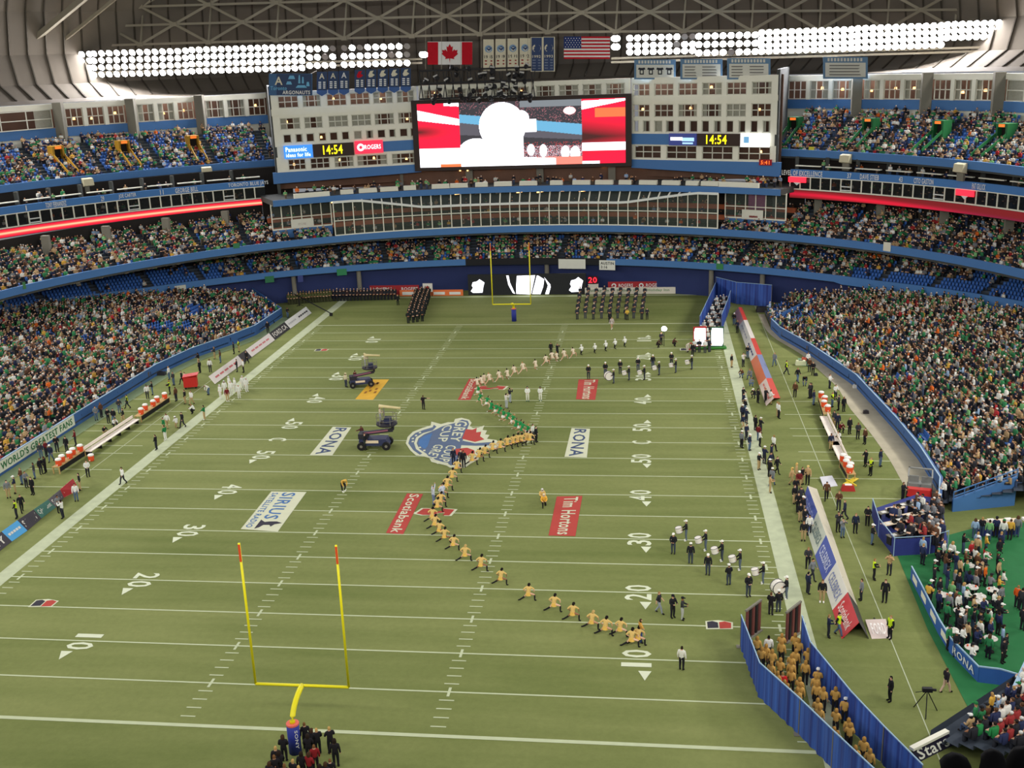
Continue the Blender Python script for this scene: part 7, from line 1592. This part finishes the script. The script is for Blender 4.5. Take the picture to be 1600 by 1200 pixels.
# striped gates at the near tunnel mouth
for u, v, lb in ((1176, 993, 'striped dark gate frame on the goal side of the tunnel mouth'), (1238, 996, 'striped dark gate frame on the stand side of the tunnel mouth')):
    c = G(u, v, 0); o = empty('gate_frame', c, 0.95)
    for k in range(5): MB().box(-.9+.4*k, -.66+.4*k, -.05, .05, .05, 2.2).build('slat', M_RIG if k % 2 else mat('dull_red_slat', (110, 60, 56), 0.7, 0.1), o)
    MB().box(-.98, 1.0, -.07, .07, 2.2, 2.32).build('top_rail', M_GREY, o); MB().box(-.98, 1.0, -.2, .2, 0, .06).build('base_rail', M_GREY, o); tag(o, lb, 'gate')
# camera tripod, camera crane
c = G(1446, 1113, 0); o = empty('camera_tripod', c)
for a in (0.3, 2.4, 4.5): MB().tube([(0.75*math.cos(a), 0.75*math.sin(a), 0), (0.06*math.cos(a), .06*math.sin(a), 1.35)], .03, 6).build('leg', M_RIG, o)
MB().box(-.28, .28, -.12, .12, 1.4, 1.65).build('camera_body', M_RIG, o); MB().tube([(.28, 0, 1.52), (.5, 0, 1.52)], .08, 8).build('lens', M_RIG, o); MB().bar((-.25, 0, 1.4), (-.6, .2, 1.2), .03).build('pan_handle', M_RIG, o); tag(o, 'black camera tripod standing alone on the turf', 'tripod')
a = G(468, 478, 0); b = G(519, 499, 0); o = empty('camera_crane', a); d = b-a
MB().tube([(0, 0, 0), (0, 0, 1.5)], .09, 8).build('pedestal', M_RIG, o); MB().bar((-d[0]*.15, -d[1]*.15, 1.7), (d[0]*.98, d[1]*.98, .9), .12).build('arm', M_RIG, o); MB().box(d[0]*.98-.2, d[0]*.98+.2, d[1]*.98-.2, d[1]*.98+.2, .5, .95).build('camera_head', M_RIG, o)
for k in (0.0, 2.1, 4.2): MB().bar((0, 0, .3), (.6*math.cos(k), .6*math.sin(k), .03), .06).build('leg', M_RIG, o)
tag(o, 'long black camera crane reaching over the left touch line', 'crane')
# low mats, cases and speakers beside the stands
for u, v, sx, sy, col, lb in ((1251, 570, 1.3, .8, (216, 220, 180), 'cream folded mat on the right track'), (1257, 563, .7, .5, (200, 90, 70), 'red cloth bundle by the right field wall'), (1275, 587, .4, .3, (40, 40, 44), 'black bag on the turf by the right track'), (1190, 487, 1.6, 1.2, (34, 34, 38), 'large black case by the far right stand corner'), (252, 586, 1.2, .6, (52, 52, 56), 'dark box against the left field wall'), (1353, 646, .6, .4, (44, 40, 42), 'black case on the right warning track'), (1338, 606, .8, .5, (210, 208, 200), 'white folded towels by the right field wall')):
    c = G(u, v, 0); h = 0.5*sy+.15
    o = MB().hexa([(c[0]-sx/2, c[1]-sy/2, .01), (c[0]+sx/2, c[1]-sy/2, .01), (c[0]+sx/2, c[1]+sy/2, .01), (c[0]-sx/2, c[1]+sy/2, .01), (c[0]-sx*.42, c[1]-sy*.4, h), (c[0]+sx*.42, c[1]-sy*.4, h), (c[0]+sx*.42, c[1]+sy*.4, h), (c[0]-sx*.42, c[1]+sy*.4, h)]).build('equipment_case', M_(col)); MB().box(c[0]-sx*.2, c[0]+sx*.2, c[1]-.04, c[1]+.04, h, h+.06).build('handle', M_RIG, o); tag(o, lb, 'case')
flat(*(lambda a, b: (a[0], b[0], a[1], b[1]))(G(1252, 572), G(1261, 560)), 0.03, M_((120, 160, 120)), 'pale_green_mat')
# ------------------------------------------------------------------ hospitality corner at the right
M_CARP = mat('green_carpet', (40, 112, 64), 0.9, 0.15, 1.2); M_FEN = mat('blue_fence', (52, 96, 168), 0.6, 0.12, 1.5); M_SKRT = mat('navy_skirt', (44, 54, 122), 0.8, 0.15, 2.0)
cp = [G(u, v) for u, v in ((1402, 868), (1450, 985), (1512, 1105), (1600, 1140), (1680, 1120), (1680, 820), (1560, 815), (1450, 845))]
MB().poly([(p[0], p[1], 0.02) for p in cp]).build('green_carpet', M_CARP, floor)
def fence(px, h, label, txts=()):
    P = [G(u, v, 0) for u, v in px]; o = empty('low_fence', P[0]); c = P[0]
    for i, (a, b) in enumerate(zip(P[:-1], P[1:])):
        a, b = a-c, b-c; n = np.array([-(b-a)[1], (b-a)[0], 0]); n = n/np.linalg.norm(n)*0.03
        MB().hexa([a-n, b-n, b+n, a+n, a-n+[0, 0, h], b-n+[0, 0, h], b+n+[0, 0, h], a+n+[0, 0, h]]).build('fence_panel', M_FEN, o)
        MB().bar(a+[0, 0, h], b+[0, 0, h], .08).build('cap_rail', M_RAIL, o)
        if i < len(txts) and txts[i]:
            off = n/np.linalg.norm(n)*0.05; 
            if off @ (CAM-(a+c)) < 0: off = -off
            q = [a+off+[0, 0, .15], b+off+[0, 0, .15], b+off+[0, 0, h-.15], a+off+[0, 0, h-.15]]
            if np.cross(q[1]-q[0], q[3]-q[0]) @ (CAM-(a+c)) < 0: q = [q[1], q[0], q[3], q[2]]
            if txts[i] == '-': plate(sub(q, .25, .75, .2, .8), .02, M_CREAM, 'pale_panel', o)
            else: lettering(txts[i], sub(q, .12, .88, .15, .85), M_WHITE, o, 'lettering', .03)
    tag(o, label, 'fence'); return o
fence([(1423, 905), (1436, 930), (1450, 958), (1466, 990), (1484, 1020), (1528, 1066)], 1.05, 'blue sponsor fence curving round the green carpet', ('-', '-', '-', '-', 'RONA'))
fence([(1528, 1066), (1560, 1070), (1600, 1082)], 1.1, 'blue fence closing the green carpet next to the corner stand')
# commentary platform with skirted front
PL_ = [(1362, 806), (1372, 838), (1396, 869), (1452, 866), (1480, 858), (1470, 790), (1430, 783)]
P = [G(u, v, 0) for u, v in PL_]; zt_ = 0.6
o = MB(); n = len(P)
o.v = [(p[0], p[1], 0.0) for p in P]+[(p[0], p[1], zt_) for p in P]
o.f = [tuple(range(n, 2*n))[::-1]]+[(i, (i+1) % n, n+(i+1) % n, n+i) for i in range(n)]; o.mi = [0]*len(o.f)
pf = o.build('press_platform', M_SKRT); tag(pf, 'navy skirted press platform full of small desks beside the green carpet', 'platform')
rl = MB()
for a, b in zip(P[:5], P[1:5]): rl.bar((a[0], a[1], zt_+.95), (b[0], b[1], zt_+.95), .05)
rl.build('guard_rail', M_RAIL, pf)
for p in P[:5]: MB().bar((p[0], p[1], 0), (p[0], p[1], zt_+1.0), .05).build('rail_post', M_RAIL, pf)
for a, b in zip(P[:3], P[1:4]):
    MB().hexa([(a[0], a[1], zt_), (b[0], b[1], zt_), (b[0]+.02, b[1]+.04, zt_), (a[0]+.02, a[1]+.04, zt_), (a[0], a[1], zt_+.8), (b[0], b[1], zt_+.8), (b[0]+.02, b[1]+.04, zt_+.8), (a[0]+.02, a[1]+.04, zt_+.8)]).build('rail_skirt', M_SKRT, pf)
M_PAP = mat('white_paper', (230, 228, 222), 0.8, 0.05)
desk_px = [(1384, 812), (1398, 806), (1414, 800), (1391, 830), (1408, 824), (1424, 816), (1400, 848), (1418, 842), (1436, 832), (1446, 812), (1432, 800)]
for k, (u, v) in enumerate(desk_px):
    c = G(u, v, zt_); o = empty('press_desk', (c[0], c[1], zt_), 0.5)
    MB().box(-.8, .8, -.3, .3, .68, .74).build('desk_top', M_PLATE if k % 2 else M_GREY, o)
    for x in (-.7, .7): MB().box(x-.03, x+.03, -.25, .25, 0, .68).build('leg', M_RIG, o)
    MB().box(-.5, -.1, -.2, .12, .74, .77).build('paper', M_PAP, o); MB().box(.1, .45, .0, .05, .74, 1.0).box(.1, .45, -.25, 0, .74, .76).build('laptop', M_RIG, o)
    tag(o, 'small press desk with papers and laptop on the skirted platform', 'desk', 'press desks')
CC = [('green', (52, 128, 80)), ('white', (224, 224, 216)), ('black', (36, 36, 42)), ('navy', (42, 50, 84)), ('red', (170, 44, 48)), ('grey', (128, 130, 134)), ('brown', (96, 66, 48)), ('tan', (190, 160, 118)), ('orange', (226, 110, 40)), ('pale blue', (150, 176, 206)), ('gold', (214, 168, 70)), ('light green', (116, 172, 112))]
CW = [0.17, 0.12, 0.27, 0.11, 0.03, 0.08, 0.08, 0.06, 0.015, 0.025, 0.02, 0.04]
HC = [('no hat', None), ('no hat', None), ('white cap', (232, 232, 226)), ('green cap', (40, 120, 66)), ('dark cap', (36, 36, 40)), ('no hat', None)]
def fan(loc, face, pose, where, detail=True):
    wt = np.array(CW) if 'carpet' not in where and 'platform' not in where else np.array(CW)*np.array([.3, 1.5, 1, 1.2, 1, 1.5, 1, 1, 1, 2, 1, .4]); tn, tc = CC[rng.choice(len(CC), p=wt/sum(wt))]; hn, hc = random.choice(HC); long_ = random.random() < .3
    hn2, hcol = random.choice((('dark hair', (36, 28, 24)), ('brown hair', (84, 58, 38)), ('fair hair', (176, 140, 86))))
    pn = {'sit': 'seated', 'sitcheer': 'seated with arms up', 'stand': 'standing', 'clasp': 'clasping hands', 'hold': 'holding a drink', 'cheer': 'cheering with arms up'}[pose]
    look = '%s top, %s' % (tn, hn if hc else hn2)
    person(loc, face, pose, tc, random.choice(((36, 38, 48), (70, 86, 112), (44, 42, 44))), hair=hcol, hat='cap' if hc else None, hatcol=hc or (0, 0, 0), long=long_, detail=detail,
        label='%s, %s %s' % (look, pn, where), group='%s, %s %s' % (look, pn, where), scale=1.0)
PRESS = []
for k in range(30):
    t = random.random(); s = random.random(); a = seg((1372, 800), (1400, 860), t); b = seg((1470, 785), (1482, 850), t); u, v = seg(a, b, .12+.83*s)
    p = G(u, v, zt_); PRESS.append((p[0], p[1], zt_, random.uniform(-1.6, -0.4), random.choice(((36, 36, 42), (42, 50, 84), (214, 214, 206), (60, 60, 66), (150, 50, 50), (128, 130, 134), (96, 66, 48), (150, 176, 206))), (44, 46, 54), random.choice(((40, 30, 26), (90, 64, 44), (222, 220, 214), (30, 30, 34)))))
stuff_people('press_crowd', PRESS, 'reporters crowded among the desks of the skirted press platform')
# round tables with white cloths on the carpet
M_RT = mat('round_table_cloth', (206, 202, 194), 0.8, 0.04, 2.0)
tab_px = [(1519, 918), (1531, 932), (1534, 941), (1551, 922), (1488, 985), (1514, 884), (1474, 930), (1500, 955), (1548, 998), (1518, 1012)]
TN = ('beside the pale fence panels', 'nearest the press platform', 'beside the lettered fence', 'in the middle of the carpet')
for k, (u, v) in enumerate(tab_px):
    c = G(u, v, .95); o = empty('bistro_table', (c[0], c[1], 0.02))
    tp2 = MB(); tp2.lathe([(.40, .92), (.43, .95), (.43, .98)], 16); tp2.build('table_top', M_RT, o)
    MB().tube([(0, 0, .05), (0, 0, .93)], .05, 8).build('pedestal', M_RIG, o); b_ = MB(); b_.lathe([(.3, 0), (.28, .05)], 12); b_.build('base', M_RIG, o)
    for j in range(3): a = j*2.1+k; MB().lathe([(.05, .98), (.06, 1.1)], 8, (.24*math.cos(a), .24*math.sin(a), 0)).build('cup', M_LID if False else M_ORC if j == 0 and k % 3 == 0 else M_LID, o)
    tag(o, 'round white bistro table with cups on the green carpet', 'table', 'bistro tables on the carpet')
placed = []
def clear(p, d=0.45): return all((p[0]-q[0])**2+(p[1]-q[1])**2 > d*d for q in placed)
TB = [G(u, v, .95) for u, v in tab_px]
n_ = 0
while n_ < 84:
    if random.random() < .7:
        u = random.uniform(1432, 1570); v = random.uniform(862, 1040)
        if u < 1436+(v-900)*0.56+10: continue
        if u > 1560 and v < 960 and random.random() < .6: continue
        p = G(u, v, 0)
    else:
        q = random.choice(TB); a = random.uniform(0, 6.28); p = (q[0]+.95*math.cos(a), q[1]+.95*math.sin(a), 0)
    if not clear(p) or any(math.hypot(p[0]-q[0], p[1]-q[1]) < .8 for q in TB): continue
    placed.append(p); n_ += 1
    fan((p[0], p[1], 0.02), random.uniform(0.6, 2.4), random.choice(('stand', 'stand', 'hold', 'clasp')), 'on the green carpet')
for u, v, c_ in ((1588, 950, (226, 96, 36)), (1595, 955, (60, 60, 64)), (1597, 985, (40, 40, 46))):
    person(F(u, v), 2.2, 'stand', c_, (44, 46, 52), label='bystander in %s at the carpet edge by the steps' % ('orange', 'charcoal', 'black')[[1588, 1595, 1597].index(u)])
# blue stair wall and bar counter closing the right stand
a = G(1488, 800, 0); b = G(1585, 790, 0); h = 1.6
o = MB().hexa([(a[0], a[1], 0), (b[0], b[1], 0), (b[0], b[1]+.3, 0), (a[0], a[1]+.3, 0), (a[0], a[1], 1.1), (b[0], b[1], 2.6), (b[0], b[1]+.3, 2.6), (a[0], a[1]+.3, 1.1)]).build('stand_end_wall', M_FASC); tag(o, 'blue stair wall closing the near end of the right stand', kind='structure')
for k in range(2): MB().bar((a[0], a[1], 1.4+.4*k), (b[0], b[1], 2.9+.4*k), .07).build('hand_rail', M_FASC, o)
for t in np.linspace(0, 1, 7): p = a*(1-t)+b*t; MB().bar((p[0], p[1], 1.0+1.5*t), (p[0], p[1], 1.85+1.5*t), .06).build('rail_post', M_FASC, o)
a = G(1530, 835, 0); b = G(1588, 832, 0); c = (a+b)/2; L = np.linalg.norm(b-a); o = empty('bar_counter', c, math.atan2((b-a)[1], (b-a)[0])); MB().box(-L/2, L/2, -.4, .4, 0, 1.0).build('skirt', M_SKRT, o); MB().box(-L/2-.05, L/2+.05, -.45, .45, 1.0, 1.06).build('counter_top', M_PLATE, o)
for k in range(4): MB().box(-L/2+.6+k*1.4, -L/2+1.1+k*1.4, -.2, .2, 1.06, 1.25).build('tray', M_PAP, o)
tag(o, 'navy skirted bar counter below the blue stair wall', 'counter')
for k in range(7):
    p = G(1522+11*k, 842+random.uniform(-4, 4), 0); fan((p[0], p[1], 0.02), math.pi*0.9, 'stand', 'at the navy bar counter')
# ------------------------------------------------------------------ corner stand at the bottom right
c0 = G(1452, 1165, 0); c1 = G(1610, 1060, 0); d = (c1-c0); d[2] = 0; Lc = np.linalg.norm(d); d = d/Lc; nrm = np.array([d[1], -d[0], 0])
mb = MB(); near_seats = []
for k in range(9):
    z = .5+.30*k; a = c0+nrm*(.85*k)-d*0; b = c1+nrm*(.85*k)+d*3; a2, b2 = a+nrm*.85, b+nrm*.85
    Z = lambda p, z: (p[0], p[1], z)
    mb.quad(Z(a2, z), Z(b2, z), Z(b, z), Z(a, z)); mb.quad(Z(a, z-.3), Z(a, z), Z(b, z), Z(b, z-.3))
    x = .4
    while x < Lc+6.5: near_seats.append((a+d*x+nrm*.5, z, k)); x += .55
mb.quad(Z(c0, 0), Z(c1+d*3, 0), Z(c1+d*3, 1.0), Z(c0, 1.0))
o = mb.build('seating_stand', M_TREAD); tag(o, 'corner stand of dark clad spectators beyond the lettered fence', kind='structure')
MB().bar(G(1585, 1075, 1.2), G(1606, 1030, 1.2), .25, .15).build('wall_cap', M_RAIL, o)
fc = math.atan2(-nrm[0], nrm[1])
fc = math.atan2(nrm[0]*-1, nrm[1])
NEAR_FACE = math.atan2(-(-nrm)[0]*-1, (-nrm)[1]*-1)
def face_to(v): return math.atan2(v[0], -v[1])      # turn so that local -Y looks along v
cnt = 0; corner = []
for p, z, k in near_seats:
    q = np.array([p[0], p[1], z+.9]); dd = q-CAM; w_ = dd @ CF; uu = 800+FPX*(dd @ CR)/w_; vv = 600-FPX*(dd @ CU)/w_
    if uu > 1640 or vv > 1230 or uu < 1612-(vv-1040)*1.15: continue
    if k > 1 or uu > 1590 or vv > 1150:
        if random.random() < .9: corner.append((p[0], p[1], z, face_to(-nrm)+random.uniform(-.3, .3), random.choice(((36, 36, 42), (42, 50, 84), (224, 224, 216), (40, 130, 70), (60, 60, 66), (150, 50, 50))), (40, 42, 50), random.choice(((40, 30, 26), (90, 64, 44), (222, 220, 214), (30, 30, 34)))))
        continue
    if random.random() < .88: fan((p[0], p[1], z), face_to(-nrm)+random.uniform(-.25, .25), random.choice(('sit', 'sit', 'stand', 'clasp')), 'in the corner stand', detail=True); cnt += 1
stuff_people('spectator_crowd', corner, 'crowd of spectators in the back rows of the corner stand', stand=0)
print('corner fans', cnt, len(corner))
# dark clad spectators close below the camera
near = []
for u, v, dist in ((1440, 1214, 9.5), (1495, 1196, 8.6), (1552, 1200, 8.2), (1600, 1188, 8.8), (1395, 1224, 10.4)):
    r = ray(u, v); p = CAM+r/np.linalg.norm(r)*dist; near.append((p, u))
zf = min(p[2] for p, _ in near)-2.0
for i, (p, u) in enumerate(near):
    person((p[0], p[1], p[2]-1.68), math.pi+random.uniform(-.3, .3), 'clasp', (20, 20, 24), (22, 22, 26), hair=(18, 16, 16), hat=None, long=bool(i % 2), label='%s black coated onlooker from the tunnel curtain, close below' % ordw(i), group='onlookers close below', scale=1.0)
    MB().box(p[0]-.16, p[0]+.16, p[1]-.2, p[1]+.2, p[2]-1.68-.4, p[2]-1.68-.003).build('wall_step_%d' % (i+1), M_CONC2)['kind'] = 'structure'
# ------------------------------------------------------------------ the crowd
S = np.array([s[:4] for s in SEATS]); tier = np.array([s[4] for s in SEATS]); rowi = np.array([s[5] for s in SEATS]); ang = np.array([s[6] for s in SEATS], float)
c3 = S[:, :3]+np.array([0, 0, .8]); dd = c3-CAM; wz = dd @ CF; us = 800+FPX*(dd @ CR)/wz; vs_ = 600-FPX*(dd @ CU)/wz
vis = (us > -130) & (us < 1730) & (vs_ > 0) & (vs_ < 1225)
S = S[vis]; tier = tier[vis]; rowi = rowi[vis]; ang = ang[vis]; us = us[vis]; vs_ = vs_[vis]; wz = wz[vis]
n = len(S); occ = np.full(n, .9)
occ[tier == 'A'] = .96; occ[tier == 'B'] = .80; occ[tier == 'C'] = .93; occ[tier == 'E'] = .74
occ[(tier == 'E') & (us < 800)] = .66
occ[(tier == 'B') & (us < 350) & (rowi < 5)] = .06; occ[(tier == 'B') & (us < 120) & (rowi < 8)] = .06; occ[(tier == 'B') & (us > 1330) & (rowi < 3)] = .05; occ[(tier == 'B') & (us > 1520) & (rowi < 6)] = .10
# patches of empty blue seats
for u, v, ru, rv, pz in ((275, 508, 45, 8, .25), (310, 482, 30, 8, .2), (410, 495, 25, 12, .3), (60, 520, 30, 6, .35), (150, 525, 25, 6, .35), (1225, 480, 35, 12, .3), (1255, 490, 30, 8, .3), (1440, 690, 12, 20, .3), (1560, 480, 25, 12, .4), (1420, 585, 30, 8, .5), (0, 240, 60, 10, .4), (360, 235, 60, 30, .45), (1500, 215, 60, 12, .4)):
    m_ = ((us-u)/ru)**2+((vs_-v)/rv)**2 < 1; occ[m_] = pz
aisle_y = rng.random(n)
isocc = rng.random(n) < occ
rest = isocc.copy(); R = np.where(rest)[0]
TC = np.array([lin(c) for _, c in CC]); TW = np.array(CW)/sum(CW)
SKc = np.array([lin(c) for c in SKIN]); HRc = np.array([lin(c) for c in [(36, 28, 24), (70, 50, 34), (150, 116, 70), (228, 228, 220), (40, 120, 66), (30, 30, 34), (200, 196, 186)]]); TRc = np.array([lin(c) for c in [(36, 38, 48), (60, 74, 100), (44, 42, 44), (90, 80, 66)]])
def crowd_mesh(name, ids, label, parent):
    if not len(ids): return
    vs2 = []; qs = []; cs = []; base = 0
    st = (rng.random(len(ids)) < .28).astype(int)
    for kind in (0, 1):
        I = ids[st == kind]; V, Q, role = TS[kind]; m = len(I)
        if not m: continue
        th = -S[I, 3]+rng.uniform(-.3, .3, m); sc = rng.uniform(.92, 1.08, m)[:, None]
        c, s = np.cos(th)[:, None], np.sin(th)[:, None]
        # a little sway so that no two sit alike
        lean = rng.uniform(-.10, .10, (m, 1)); x = V[None, :, 0]*sc+lean*V[None, :, 2]; y = V[None, :, 1]*sc+rng.uniform(-.10, .06, (m, 1))*V[None, :, 2]; z = V[None, :, 2]*sc
        X = S[I, 0:1]+c*x-s*y+rng.uniform(-.06, .06, (m, 1)); Y = S[I, 1:2]+s*x+c*y; Zz = S[I, 2:3]+z
        vs2.append(np.stack([X, Y, Zz], -1).reshape(-1, 3)); qs.append((Q[None]+base+np.arange(m)[:, None, None]*len(V)).reshape(-1, 4)); base += m*len(V)
        P4 = np.stack([SKc[rng.choice(5, m, p=[.3, .2, .25, .1, .15])], TC[rng.choice(len(TC), m, p=TW)]*rng.uniform(.6, 1.08, (m, 1)), TRc[rng.choice(4, m)], HRc[rng.choice(7, m, p=[.26, .20, .14, .14, .08, .10, .08])]], 1)
        cs.append(P4[:, role].reshape(-1, 3))
    V = np.concatenate(vs2); Q = np.concatenate(qs); C = np.concatenate(cs)
    me = bpy.data.meshes.new(name); tri = Q[:, 2] == Q[:, 3]
    ln = np.where(tri, 3, 4); loops = np.concatenate([Q[tri][:, :3].ravel(), Q[~tri].ravel()]); ln = np.concatenate([np.full(tri.sum(), 3), np.full((~tri).sum(), 4)])
    me.vertices.add(len(V)); me.vertices.foreach_set('co', V.astype(np.float32).ravel()); me.loops.add(len(loops)); me.loops.foreach_set('vertex_index', loops.astype(np.int32))
    me.polygons.add(len(ln)); me.polygons.foreach_set('loop_start', np.concatenate([[0], np.cumsum(ln)[:-1]]).astype(np.int32)); me.update(calc_edges=True); me.validate()
    col_attr(me, np.c_[C, np.ones(len(C))]); me.materials.append(attr_mat('crowd_clothes'))
    o = bpy.data.objects.new(name, me); COL.objects.link(o); tag(o, label, 'crowd', kind='stuff'); return o
for nm, sel, lb in (('spectator_crowd', (tier == 'A') & (us < 800), 'dense crowd of spectators in green, white and black along the left sideline'), ('spectator_crowd', (tier == 'A') & (us >= 800), 'dense crowd of spectators in green, white and black along the right sideline'), ('spectator_crowd', tier == 'B', 'crowd of spectators seated in the shaded lower ring'), ('spectator_crowd', (tier == 'C') & (us < 800), 'crowd of spectators under the bright red light band'), ('spectator_crowd', (tier == 'C') & (us >= 800), 'crowd of spectators under the dull red light band'), ('spectator_crowd', (tier == 'E') & (us < 800), 'thin crowd of spectators among the yellow portals'), ('spectator_crowd', (tier == 'E') & (us >= 800), 'crowd of spectators among the green portals')):
    crowd_mesh(nm, R[sel[R]], lb, None)
# diners behind the glass and on the terrace, guests in the boxes
ex = []
for k in range(150):
    t = random.uniform(TL, TR); j = random.choice((0, 1, 2)); r, z = ((1.6, 10.55), (4.4, 11.6), (7.0, 12.9))[j]; ex.append((*PT(rC(t)+r+random.uniform(-.6, .8), t, z), t))
dS = len(ex)
for k in range(85):
    t = random.uniform(TL+.02, TR-.02); ex.append((*PT(rC(t)+random.choice((2.3, 3.2, 4.2)), t, zt1), t))
dT = len(ex)
for t0, t1 in ((T0, TL), (TR, T1)):
    for k in range(70):
        t = random.uniform(t0, t1); ex.append((*PT(rD(t)+random.uniform(.9, 2.8), t, random.choice((16.5, 16.5, 19.3))), t))
S = np.array(ex)
crowd_mesh('diner_crowd', np.arange(0, dS), 'diners at the tables behind the restaurant glass', None); crowd_mesh('diner_crowd', np.arange(dS, dT), 'diners sitting on the terrace below the big screen', None); crowd_mesh('guest_crowd', np.arange(dT, len(ex)), 'guests in the private boxes of the suite ring', None)
# empty seats: blue shells
SS = np.array([s[:4] for s in SEATS])[vis]; em = np.where(~isocc)[0]; em = em[np.argsort(wz[em])]
sm = MB()
sm.hexa([(-.22, -.20, .40), (.22, -.20, .40), (.22, .20, .38), (-.22, .20, .38), (-.22, -.20, .46), (.22, -.20, .46), (.22, .20, .44), (-.22, .20, .44)])
sm.hexa([(-.22, .18, .40), (.22, .18, .40), (.22, .24, .40), (-.22, .24, .40), (-.20, .26, .86), (.20, .26, .86), (.20, .32, .86), (-.20, .32, .86)]); sm.box(-.05, .05, .0, .12, 0, .40)
seat_m = sm.mesh('stadium_seat', [M_SEAT])
for i in em[:300]:
    o = bpy.data.objects.new('stadium_seat', seat_m); COL.objects.link(o); o.location = SS[i, :3]; o.rotation_euler = (0, 0, -SS[i, 3])
    wh = {'A': 'side stand', 'B': 'lower ring', 'C': 'middle ring', 'E': 'upper ring'}[tier[i]]
    tag(o, 'empty blue plastic stadium seat in the '+wh, 'seat', 'empty seats, '+wh)
rs = em[300:]; V = np.array(sm.v); Q = np.array(sm.f); m = len(rs); th = -SS[rs, 3]; c, s = np.cos(th)[:, None], np.sin(th)[:, None]
X = SS[rs, 0:1]+c*V[None, :, 0]-s*V[None, :, 1]; Y = SS[rs, 1:2]+s*V[None, :, 0]+c*V[None, :, 1]; Zz = SS[rs, 2:3]+np.repeat(V[None, :, 2], m, 0)
me = bpy.data.meshes.new('stadium_seats'); VV = np.stack([X, Y, Zz], -1).reshape(-1, 3); QQ = (Q[None]+np.arange(m)[:, None, None]*len(V)).reshape(-1, 4)
me.vertices.add(len(VV)); me.vertices.foreach_set('co', VV.astype(np.float32).ravel()); me.loops.add(QQ.size); me.loops.foreach_set('vertex_index', QQ.astype(np.int32).ravel()); me.polygons.add(len(QQ)); me.polygons.foreach_set('loop_start', (np.arange(len(QQ))*4).astype(np.int32)); me.update(calc_edges=True)
me.materials.append(M_SEAT); o = bpy.data.objects.new('seat_rows', me); COL.objects.link(o); tag(o, 'rows of empty blue seats showing between the spectators', 'seats', kind='stuff')
print('seats in view', n, 'crowd', len(R), 'empty', len(em), 'people', NPEOPLE)
